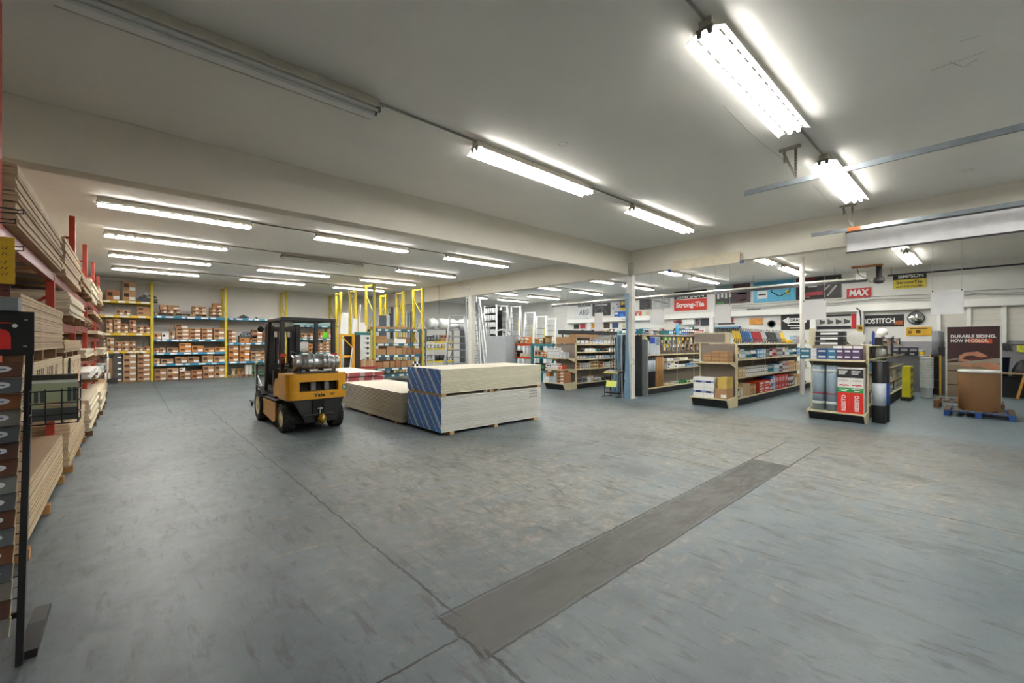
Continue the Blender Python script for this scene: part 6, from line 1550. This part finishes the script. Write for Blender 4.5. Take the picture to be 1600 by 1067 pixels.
T_(b, 'ROLAIR', .80, .93, 1.0, .20, blk_ink, bold=.03); T_(b, 'A&G', .75, .48, .75, .36, M('#3b4049', .5), shear=.2); ban_box(b, 'pale_print', .85, 1.15, .06, .14, M('#8fa6cf', .5))
b = banner('dark_logo_banner', 'black banner with grey curved shapes right of the white banner', 'banner', 16.14, 14.84, 3.25, 4.06, M('#2a2b2d', .5))
T_(b, 'DEWALT', .65, .66, 1.1, .16, wht, bold=.02) if False else ban_box(b, 'white_letters', .2, 1.1, .60, .70, M('#b9bcc0', .5, var=.6, scale=12))
part('curve_print', MB().path([(-.013, -.2, .1), (-.013, -.35, .4), (-.013, -.6, .52), (-.013, -.9, .4), (-.013, -1.1, .08)], .02, 6), M('#7f8285', .5), b)
b = banner('pale_poster', 'pale poster with small red and blue dots left of the navy sign', 'poster', 14.78, 14.2, 3.52, 4.05, M('#cfd1d4', .5, var=.1))
for u, v, c_ in ((.38, .3, '#b3303a'), (.45, .12, '#3a55b0'), (.12, .1, '#7a7c80')): ban_box(b, 'dot_print', u, u + .09, v, v + .09, M(c_, .5))
b = banner('navy_sign', 'navy sign with yellow letters and yellow base left of the post', 'sign', 14.14, 13.3, 3.52, 4.05, M('#1f2a55', .5))
T_(b, 'IRWIN', .42, .36, .72, .22, M('#e6c62a', .5), bold=.04); ban_box(b, 'yellow_base', 0, .84, 0, .12, M('#e0bd2a', .5))
b = banner('blue_sign', 'bright blue sign with white patches left of the post', 'sign', 14.56, 13.5, 2.97, 3.44, M('#1f4fa8', .5))
for u, v in ((.05, .3), (.05, .06), (.8, .3)): ban_box(b, 'white_patch', u, u + .2, v, v + .12, wht)
part('splash_print', MB().prism([(-.5 + .2 * math.cos(a * PI / 5) * (1 if a % 2 else .5), .24 + .2 * math.sin(a * PI / 5) * (1 if a % 2 else .5)) for a in range(10)], -.0135, -.0102, 'x'), M('#2f7fd0', .5), b)
b = banner('orange_sign', 'small orange square sign with a white letter right of the post', 'sign', 13.3, 12.78, 3.0, 3.38, M('#d5502a', .5)); T_(b, 'X', .30, .19, .26, .26, wht, bold=.05)
b = banner('cream_poster', 'small cream poster beside the orange square sign', 'poster', 12.5, 12.0, 3.0, 3.38, M('#c9bd94', .5))
b = banner('striped_sign', 'small black and white patterned sign above the orange plaque', 'sign', 7.36, 6.79, 2.91, 3.20, M('#6f7072', .5, var=1.2, scale=16))
solo('orange_plaque', 'orange wooden plaque on the white wall', 'plaque', MB().box(0, .03, 0, .55, 0, .29), M('#c98a3a', .5, var=.15), (XR - .035, 6.70, 2.46), bevel=.004)
solo('round_gauge', 'black rimmed round dial on the white wall', 'dial', MB().lathe([(0, -.02), (.11, -.02), (.13, 0), (.16, .0), (.16, -.03), (.13, -.035), (.12, -.02)], (0, 0, 0), 'x', 24), M('#4a4845', .5), (XR - .003, 6.35, 2.48))
solo('pink_dial', 'pale pink round tag hanging on the white wall', 'tag', MB().lathe([(0, -.012), (.11, -.012), (.12, 0), (0, 0)], (0, 0, 0), 'x', 20).tube((-.006, 0, .12), (-.006, 0, .38), .004, 6), M('#dcc4c4', .5), (XR - .003, 6.0, 2.50))
solo('red_tag', 'small dark red box on the wall above the counter', 'box', MB().box(-.05, 0, 0, .1, 0, .22), M('#a32a34', .5), (XR - .003, 7.95, 2.60))
# mirror
mr = thing('convex_mirror', 'round convex security mirror above the yellow banner', 'mirror', (XR - .04, 1.69, 2.55), 0)
part('dome', MB().lathe([(0, -.09), (.08, -.085), (.15, -.06), (.20, -.02), (.22, 0)], (0, 0, 0), 'x', 28), M('#d9dbdc', .03, 1.0, var=.02), mr)
part('rim', MB().lathe([(.215, -.012), (.235, -.012), (.235, .012), (.215, .012), (.215, -.012)], (0, 0, 0), 'x', 28), darksteel, mr)
part('bracket', MB().tube((0, 0, .22), (0, 0, .30), .012, 6), darksteel, mr)
# shelf on the far wall with goods
solo('wall_shelf', 'long white shelf with small goods on the far wall', 'shelf', MB().box(0, .40, 0, 9.2, 0, .03), white_trim, (XR - .42, 9.0, 2.08))
R2 = ['teal', 'black', 'white', 'navy', 'blue', 'teal', 'light blue', 'blue', 'navy', 'black', 'red', 'black', 'yellow', 'maroon', 'grey', 'white']
y = 18.0; i = 0
while y > 9.25:
    c_ = R2[i % 16]; w = R.uniform(.12, .26)
    product(['box', 'tub', 'box', 'bottle'][i % 4], c_, round(w, 2), .2, round(R.uniform(.18, .34), 2), (XR - .40, y - w / 2, 2.111), '%s item on the far wall shelf, %s from the left' % (c_, nth(i)), 'goods on the far wall shelf', -PI / 2)
    y -= w + R.uniform(.02, .1); i += 1
for k, (u, hx, nm) in enumerate(((17.2, '#2a2320', 'dark'), (16.7, '#b3303a', 'red'), (16.0, '#c9921f', 'amber'), (14.9, '#3a2a1f', 'brown'), (14.3, '#27406f', 'blue'), (13.6, '#c9bda0', 'cream'))):
    solo('small_poster', 'small %s poster above the far wall shelf near the ladders' % nm, 'poster', MB().box(-.012, 0, 0, .42, 0, .30), M(hx, .5, var=.3, scale=8), (XR - .003, u, 2.50))
solo('white_wall_unit', 'white rectangular wall unit above the far shelf, right of the post', 'wall unit', MB().box(-.2, 0, 0, .65, 0, .24), wht, (XR - .003, 9.76, 2.56), bevel=.01)
solo('red_visor', 'dark red cap-like object above the far shelf', 'cap', MB().prism([(0, 0), (.5, .05), (.55, .14), (.1, .18)], -.2, 0, 'x'), M('#7a2a34', .6), (XR - .003, 10.3, 2.62))
solo('dark_poster', 'dark blue grey poster right end of the far shelf', 'poster', MB().box(-.012, 0, 0, .45, 0, .36), M('#33363f', .5), (XR - .003, 9.06, 2.48))
solo('pattern_poster', 'black and white patterned poster beside the dark one', 'poster', MB().box(-.012, 0, 0, .32, 0, .32), M('#6a5f66', .5, var=1.0, scale=14), (XR - .003, 9.55, 2.50))
# blue topped rack of dark tools left of the window
tr = thing('tool_wall_rack', 'wall rack with blue top rail and dark tools, behind the middle gondola', 'rack', (XR - .3, 7.6, 2.10))
part('rail', MB().box(0, .25, 0, 1.1, .24, .30), M('#5f87a8', .5), tr)
for k in range(12): part('tool', MB().bar((.05, .05 + k * .09, 0.0), (.05, .08 + k * .09, .23), .03, .05), darksteel, tr)
part('shelf', MB().box(0, .29, 0, 1.1, -.03, -.005), white_trim, tr)
solo('black_rail', 'short black rail on the far wall above the blue topped rack', 'rail', MB().box(0, .03, 0, .75, 0, .05), darksteel, (XR - .035, 7.9, 2.52))
# wall cables and the equipment box
for k, (z, sag) in enumerate(((3.32, .08), (3.40, .03), (3.26, .12))):
    pts = [(XR - .05 - .02 * k, 8 - j * 1.3, z - sag * math.sin(PI * ((j * .5) % 1)) + .01 * k) for j in range(9)]
    solo('wall_cable', 'slack grey cable along the far wall, %s of three' % ['upper', 'middle', 'lower'][k], 'cable', MB().path(pts, .010, 6), M('#8a8a88', .5))
solo('black_riser', 'black flexible conduit bending down the white pilaster', 'conduit', MB().path([(XR - .22, 3.36, 3.0), (XR - .24, 3.25, 2.9), (XR - .24, 3.22, 2.6), (XR - .24, 3.22, 2.2)], .02, 8), darksteel)
# ------------------------------------------------------------------ hanging things of the shop
pipe = thing('suspended_pipe', 'long pale and dark pipe suspended below the shop ceiling', 'pipe', (0, 0, 0))
p0, p1 = at_x(868, 478, 19.0), at_x(1337, 437, 19.0)
zp = 3.90
part('pale_pipe', MB().tube((19.0, 17.5, zp), (19.0, p1.y, zp), .04, 12), M('#c9c6ba', .4), pipe)
part('dark_channel', MB().box(18.97, 19.06, p1.y - .3, 17.5, zp - .13, zp - .045), darksteel, pipe)
for k in range(6): part('hanger', MB().tube((19.0, p1.y + .6 + k * 2.7, zp + .05), (19.0, p1.y + .6 + k * 2.7, ZC), .006, 6), darksteel, pipe)
solo('heater_pipe', 'thin black pipe near the ceiling at the far right of the shop', 'pipe', MB().tube((20.6, 2.4, 4.1), (20.6, -4.4, 4.1), .03, 8).tube((20.6, 2.3, 4.1), (20.6, 2.3, 4.4), .01, 6).tube((20.6, -4.2, 4.1), (20.6, -4.2, 4.4), .01, 6), darksteel)
# speaker and box
un = thing('hanging_speaker', 'black ceiling speaker on a wooden board beside a white box', 'speaker', (19.5, 2.50, 0))
part('mount_board', MB().box(-.1, .1, -.1, .75, 4.34, 4.398), M('#a3713f', .7), un)
part('body', MB().lathe([(0, 3.72), (.12, 3.74), (.16, 3.82), (.14, 3.92), (.08, 3.96), (.08, 4.339)], (0, 0, 0), 'z', 18), darksteel, un)
solo('white_receiver', 'white boxy receiver hanging left of the black ceiling speaker', 'box', MB().box(0, .1, 0, .30, 0, .30).box(.04, .06, .14, .16, .3005, .56), wht, (19.5, 2.85, 3.84), bevel=.004)
solo('speaker_wire', 'looping black wire beside the ceiling speaker', 'wire', MB().path([(19.5, 3.1, 4.33), (19.5, 3.05, 4.1), (19.5, 2.82, 3.92), (19.5, 2.75, 3.8), (19.48, 2.62, 3.78)], .010, 6), darksteel)
# white hanging aisle boards (x distance, pixel rectangle)
for k, (x, a, b_, c_, d_, where) in enumerate(((13.2, 876, 493, 886, 513, 'smallest, above the left gondola'), (13.2, 929, 489, 942, 517, 'narrow one above the left gondola bins'), (13.0, 1016, 484, 1038, 508, 'just right of the blue wrapped post'), (13.0, 1116, 476, 1142, 504, 'before the red and maroon banners'),
        (13.0, 1254, 469, 1291, 499, 'above the middle aisle'), (13.0, 1454, 454, 1506, 490, 'largest, above the siding poster'))):
    p, q = at_x(a, b_, x), at_x(c_, d_, x)
    t = thing('hanging_board', 'blank white board hanging on two wires, %s' % where, 'sign', (x, 0, 0), 0, 'blank hanging boards')
    part('board', MB().box(-.006, .006, q.y, p.y, q.z, p.z), M('#f4f5f7', .5, var=.01), t)
    for y in (p.y - .03, q.y + .03):
        part('wire', MB().tube((0, y, p.z - .02), (0, y, ZC), .004, 6), M('#c4c4c0', .4), t)
        part('clip', MB().box(-.012, .012, y - .012, y + .012, p.z - .035, p.z - .012), darksteel, t)
# rolled canvas and screen on the cross beam
p, q = at_x(1048, 426, 11.0), at_x(1156, 411, 11.0)
solo('canvas_strip', 'cream canvas strip with blue tags hung along the cross beam', 'canvas', MB().prism([(0, 0), (.03, 0), (.035, .24), (0, .26)], q.y, p.y, 'y').box(-.01, .03, q.y - .08, q.y, -.03, .05, 1).box(-.01, .03, p.y, p.y + .08, -.03, .05, 1).box(.03, .139, q.y, q.y + .03, .2, .24).box(.03, .139, p.y - .03, p.y, .2, .24), [M('#cbc2ab', .8, var=.08), M('#22386f', .5)], (11.0, 0, 3.62))
sc = thing('rolled_screen', 'white roll-down sheet fixed along the cross beam at the right', 'screen', (0, 0, 0))
p = at_x(1322, 395, 10.9)
part('fabric', MB().prism([(10.98, 3.92), (11.0, 3.92), (11.02, 3.70), (11.0, 3.55), (10.985, 3.54), (10.99, 3.7)], -4.0, p.y, 'y'), M('#d4d4d6', .6, var=.06), sc)
part('top_bar', MB().box(10.97, 11.03, -4.0, p.y + .02, 3.9205, 3.95).box(11.031, 11.149, -.2, -.15, 3.93, 3.95).box(11.031, 11.149, p.y - .1, p.y - .05, 3.93, 3.95), darksteel, sc)
part('bottom_bar', MB().box(10.97, 11.01, -4.0, p.y + .02, 3.51, 3.539), darksteel, sc)
# garage door tracks
zinc = M('#8c9499', .35, .7, var=.1)
for (x, y1, yh, lab) in ((6.83, 2.40, 1.75, 'nearer galvanized garage door track hanging from the ceiling'), (10.55, 2.42, 1.75, 'farther galvanized garage door track along the cross beam')):
    t = thing('garage_door_track', lab, 'door track', (x, 0, 3.90), 0, 'garage door tracks')
    part('channel', MB().box(-.03, -.026, -4.4, y1, -.035, .035).box(-.026, .03, -4.4, y1, .031, .035).box(.026, .03, -4.4, y1, .0, .031).box(-.026, .0, -4.4, y1, -.035, -.031), zinc, t)
    for y in (yh, -1.2, -4.0):
        hb = part('hanger', MB().box(-.003, .003, y - .018, y + .018, .035, .46).box(-.003, .003, y + .12, y + .15, .3, .46).bar((0, y, .06), (0, y + .15, .45), .004, .03), M('#7f7c72', .45, .5), t)
        part('ceiling_angle', MB().box(-.02, .02, y - .06, y + .2, .462, .498), M('#8a857a', .5), t)
        hol = MB()
        for q in range(9): hol.box(-.0045, .0045, y - .006, y + .006, .07 + q * .042, .09 + q * .042)
        part('slot_hole', hol, blk, hb)
solo('orange_tape', 'orange tape wrapped on the farther garage door track', 'tape', MB().box(-.036, .036, 0, .2, -.04, .041), M('#c9763a', .5), (10.55, 1.62, 3.90))
# ------------------------------------------------------------------ right foreground: pallets, drum, poster
bluep = M('#1f4f9a', .5, var=.15); dkw = M('#6a5c4c', .8, var=.15)
pw_save = pw_; 
pw_ = dkw
pallet('wooden pallet with blue blocks carrying the brown drum', 13.95, -.43, 0, 1.05, 1.08, .14, blue=bluep)
pallet('worn wooden pallet behind the drum, under the siding poster', 15.35, -.30, 0, 1.0, 1.20, .20, blue=M('#8a5f45', .8, var=.3))
pw_ = pw_save
dm = thing('fibre_drum', 'large brown cardboard drum with white lid on the pallet', 'drum', (14.48, .10, .141))
part('body', MB().lathe([(.325, 0), (.33, .01), (.33, .88), (.325, .89)], n=48), M('#8b6540', .55, var=.05, scale=3), dm)
part('lid', MB().lathe([(.333, .85), (.345, .86), (.345, .90), (.33, .905), (0, .905)], n=48), M('#d9dbda', .4), dm)
part('seam', MB().box(-.05, .03, .325, .338, .0, .84), M('#a9743a', .5), dm)
ps = thing('siding_poster', 'tall dark maroon siding poster in a white frame behind the drum', 'poster', (0, 0, 0))
xp = 15.75
a_, b_ = at_x(1480, 511, xp), at_x(1562.5, 625, xp)
yt, yb2, zt2 = a_.y, b_.y, a_.z
zb2 = .201
part('panel', MB().box(xp, xp + .02, yb2, yt, zb2 + .08, zt2), M('#452a2b', .5, var=.03), ps)
for y in (yt, yb2 - .035): part('frame_post', MB().box(xp - .01, xp + .03, y, y + .035, zb2, zt2 + .01), M('#d0d2cc', .4), ps)
part('frame_top', MB().box(xp - .01, xp + .03, yb2, yt, zt2 + .0005, zt2 + .02), M('#d0d2cc', .4), ps)
wd = yt - yb2
TX = lambda s, u, z, w, h: text(ps, s, (xp - .004, yt - u, z), '-x', w, h, wht, bold=.04)
TX('DURABLE SIDING.', wd * .50, zt2 - .245, wd * .86, .085); TX('NOW IN COLOR.', wd * .435, zt2 - .355, wd * .73, .085)
part('orange_patch', MB().prism([(yt - wd * .42, zt2 - .30), (yt - wd * .86, zt2 - .31), (yt - wd * .86, zt2 - .42), (yt - wd * .42, zt2 - .40)], xp - .0025, xp - .0003, 'x'), M('#d9581f', .5), ps)
sk = M('#c58a6c', .6, var=.12)
bt = zb2 + .08
part('siding_print', MB().box(xp - .0015, xp - .0002, yb2, yt, bt, bt + .88), M('#8f7f68', .6, var=.04), ps)
for z in (bt + .30, bt + .66): part('siding_gap_print', MB().box(xp - .003, xp - .0017, yb2, yt, z, z + .025), M('#3a2e26', .6), ps)
part('siding_plank_print', MB().prism([(yt, bt + .86), (yb2, bt + 1.02), (yb2, bt + .885), (yt, bt + .81)], xp - .0045, xp - .0031, 'x'), M('#a39a86', .6), ps)
part('hand_print', MB().prism([(yt - wd * u, bt + v) for u, v in ((.24, .84), (.26, .80), (.45, .78), (.62, .80), (.80, .74), (1.0, .62), (1.0, .84), (.82, .90), (.62, .88), (.40, .86), (.26, .87))], xp - .0065, xp - .0047, 'x'), sk, ps)
part('fingers_print', MB().prism([(yt - wd * u, bt + v) for u, v in ((.22, .92), (.24, 1.06), (.36, 1.14), (.60, 1.17), (.72, 1.10), (.80, 1.03), (.66, 1.02), (.50, 1.07), (.36, 1.05), (.30, .97), (.46, .96), (.44, .91))], xp - .0065, xp - .0047, 'x'), sk, ps)
part('pencil_print', MB().bar((xp - .006, yt - wd * .40, bt + .965), (xp - .006, yt - wd * .88, bt + 1.04), .003, .045), M('#6b3236', .6), ps)
part('level_print', MB().bar((xp - .0055, yt, bt + .93), (xp - .0055, yt - wd * .24, bt + .99), .003, .04), M('#8d8474', .6), ps)
# white pails
for k in range(12):
    z = .0 + (0 if k == 0 else .30 + (k - 1) * .078)
    h = .36
    solo('white_pail', 'white plastic pail, %s up in the nested stack by the right gondola' % nth(k), 'pail', MB().lathe([(.0, .0), (.125, .0), (.138, .30), (.152, .305), (.154, .335), (.142, .34), (.152, .345), (.152, .37), (.142, .37), (.128, .02)], n=24) if k == 0 else MB().lathe([(.1425, .30), (.145, .30), (.154, .305), (.156, .335), (.145, .34), (.154, .345), (.154, .37), (.1425, .37)], n=24), M('#d3d7d6', .45, var=.03), (17.95, 1.20, z if k == 0 else z - .30 + .078), group='nested white pails')
# yellow cartons at the far end of the right gondola
for r_ in range(2):
    for c_ in range(2):
        t = solo('yellow_carton', 'yellow carton, %s column, %s up, at the far end of the right gondola' % (['near', 'far'][c_], nth(r_)), 'box', MB().box(0, .34, 0, .18, 0, .44).box(.06, .28, -.002, 0, .26, .38, 1).box(.06, .2, -.002, 0, .08, .16, 1), [M('#d9cf1f', .5), M('#5a4a14', .5)], (16.6 + c_ * .36, 1.44, .10 + r_ * .4415), group='yellow cartons')
solo('low_dolly', 'low dark dolly under the yellow cartons', 'dolly', MB().box(0, .8, 0, .22, 0, .099), darksteel, (16.55, 1.43, 0))
yw_ = thing('wire_spinner', 'yellow and black wire display rack beside the white pails', 'display rack', (0, 0, 0))
xs = 18.9; pa_, pb2 = at_x(1453, 555, xs), at_x(1469, 606, xs)
for y in (pa_.y, pb2.y): part('post', MB().box(xs, xs + .04, y - .02, y + .02, 0, pa_.z), M('#d9a81f', .5), yw_)
for k in range(5): part('shelf', MB().box(xs + .041, xs + .35, pb2.y, pa_.y, .2 + k * .25, .22 + k * .25).box(xs, xs + .04, pb2.y + .021, pa_.y - .021, .2 + k * .25, .23 + k * .25), darksteel, yw_)
part('back', MB().box(xs + .351, xs + .38, pb2.y, pa_.y, 0, pa_.z), darksteel, yw_)
solo('grey_mesh_roll', 'upright grey mesh roll standing on the counter behind the pails', 'roll', MB().lathe([(0, 0), (.14, 0), (.14, .80), (.1, .82), (0, .81)], n=20), M('#6b6f73', .5), (19.7, 1.05, 1.22))
solo('counter', 'grey service counter behind the white pails', 'counter', MB().box(0, .6, 0, 1.6, 0, 1.20).box(-.03, .63, -.03, 1.63, 1.2005, 1.219), M('#57585b', .5), (19.5, .70, 0), bevel=.004)
row('grey service counter top', 19.55, 20.05, .78, 1.2195, [('box', 'black', .2, .25, .3, 2, 'grey')])
rowy('front of the grey service counter', 2.2, 1.25, 19.56, 1.2195, [('box', 'black', .22, .2, .28, 3, 'grey'), ('tub', 'white', .16, .16, .2, 1, 'yellow')])
# bench, saw horse and bins at the right edge
bn = thing('work_bench', 'pale wooden plank bench at the right edge', 'bench', (0, 0, 0))
part('top', MB().box(19.35, 19.75, -3.0, .05, .735, .765), M('#b99a6a', .6), bn)
for y in (-.76, -2.6):
    for s in (-1, 1):
        part('leg', MB().bar((19.55 + s * .22, y + .14 * 1, 0.012), (19.55 + s * .10, y, .733), .07, .05), M('#c08a3a', .6), bn)
    part('leg_brace', MB().box(19.38, 19.72, y + .07, y + .09, .28, .31), M('#8a8d86', .5), bn)
for y, r_, h_, hx, nm in ((-.30, .20, .56, '#1d3450', 'dark blue'), (.08, .14, .5, '#22262b', 'black')):
    solo('bin', '%s plastic bin behind the bench at the right edge' % nm, 'bin', MB().lathe([(0, 0), (r_ * .85, 0), (r_, h_), (r_ + .02, h_), (r_ + .02, h_ + .03), (r_ - .02, h_ + .03), (r_ - .03, .05), (0, .05)], n=22), M(hx, .5), (20.3, y, .62))
solo('black_bag', 'black slumped bag beside the blue bin', 'bag', MB().lathe([(0, 0), (.24, .02), (.25, .2), (.16, .42), (.05, .52), (0, .53)], n=14), M('#202124', .6, var=.2), (20.3, -.78, .62))
solo('storage_bench', 'low black storage bench against the grey wall', 'bench', MB().box(0, .8, 0, 4.8, 0, .60).box(-.02, .82, -.02, 4.82, .6005, .619), M('#1f2022', .6), (19.95, -4.3, 0))
solo('clear_bin', 'pale blue clear bin at the right edge of the picture', 'bin', MB().lathe([(0, 0), (.17, 0), (.2, .55), (.19, .56), (0, .56)], n=20), M('#8fa3b0', .3), (20.25, -1.28, .62))
hk = thing('tool_hook_rail', 'rail of black tools and a yellow pack on the grey wall', 'tool rail', (XR - .05, 0, 1.58))
part('rail', MB().box(-.03, 0, -1.1, .35, 0, .03), darksteel, hk)
for k in range(8): part('tool', MB().prism([(.3 - k * .11, -.001), (.24 - k * .11, -.001), (.22 - k * .11, -.18), (.30 - k * .11, -.16)], -.05, -.02, 'x'), darksteel, hk)
part('yellow_pack', MB().box(-.07, -.031, -1.0, -.66, -.22, -.001), M('#c9cf3a', .5, var=.3, scale=10), hk)
solo('oval_frame', 'dark oval with white rim on the grey wall', 'oval', MB().lathe([(0, -.02), (.08, -.02), (.10, -.03), (.12, 0), (0, 0)], (0, 0, 0), 'x', 20), M('#c9ccd6', .4), (XR - .055, -.12, 1.22))
solo('grey_clothes', 'grey and white cloth bundle hanging left of the siding poster', 'cloth', MB().prism([(0, 0), (.34, .05), (.4, .5), (.3, 1.05), (.1, 1.2), (-.05, .7)], -.12, 0, 'x'), M('#7b8490', .8, var=.5, scale=9), (XR - .06, .95, .45))
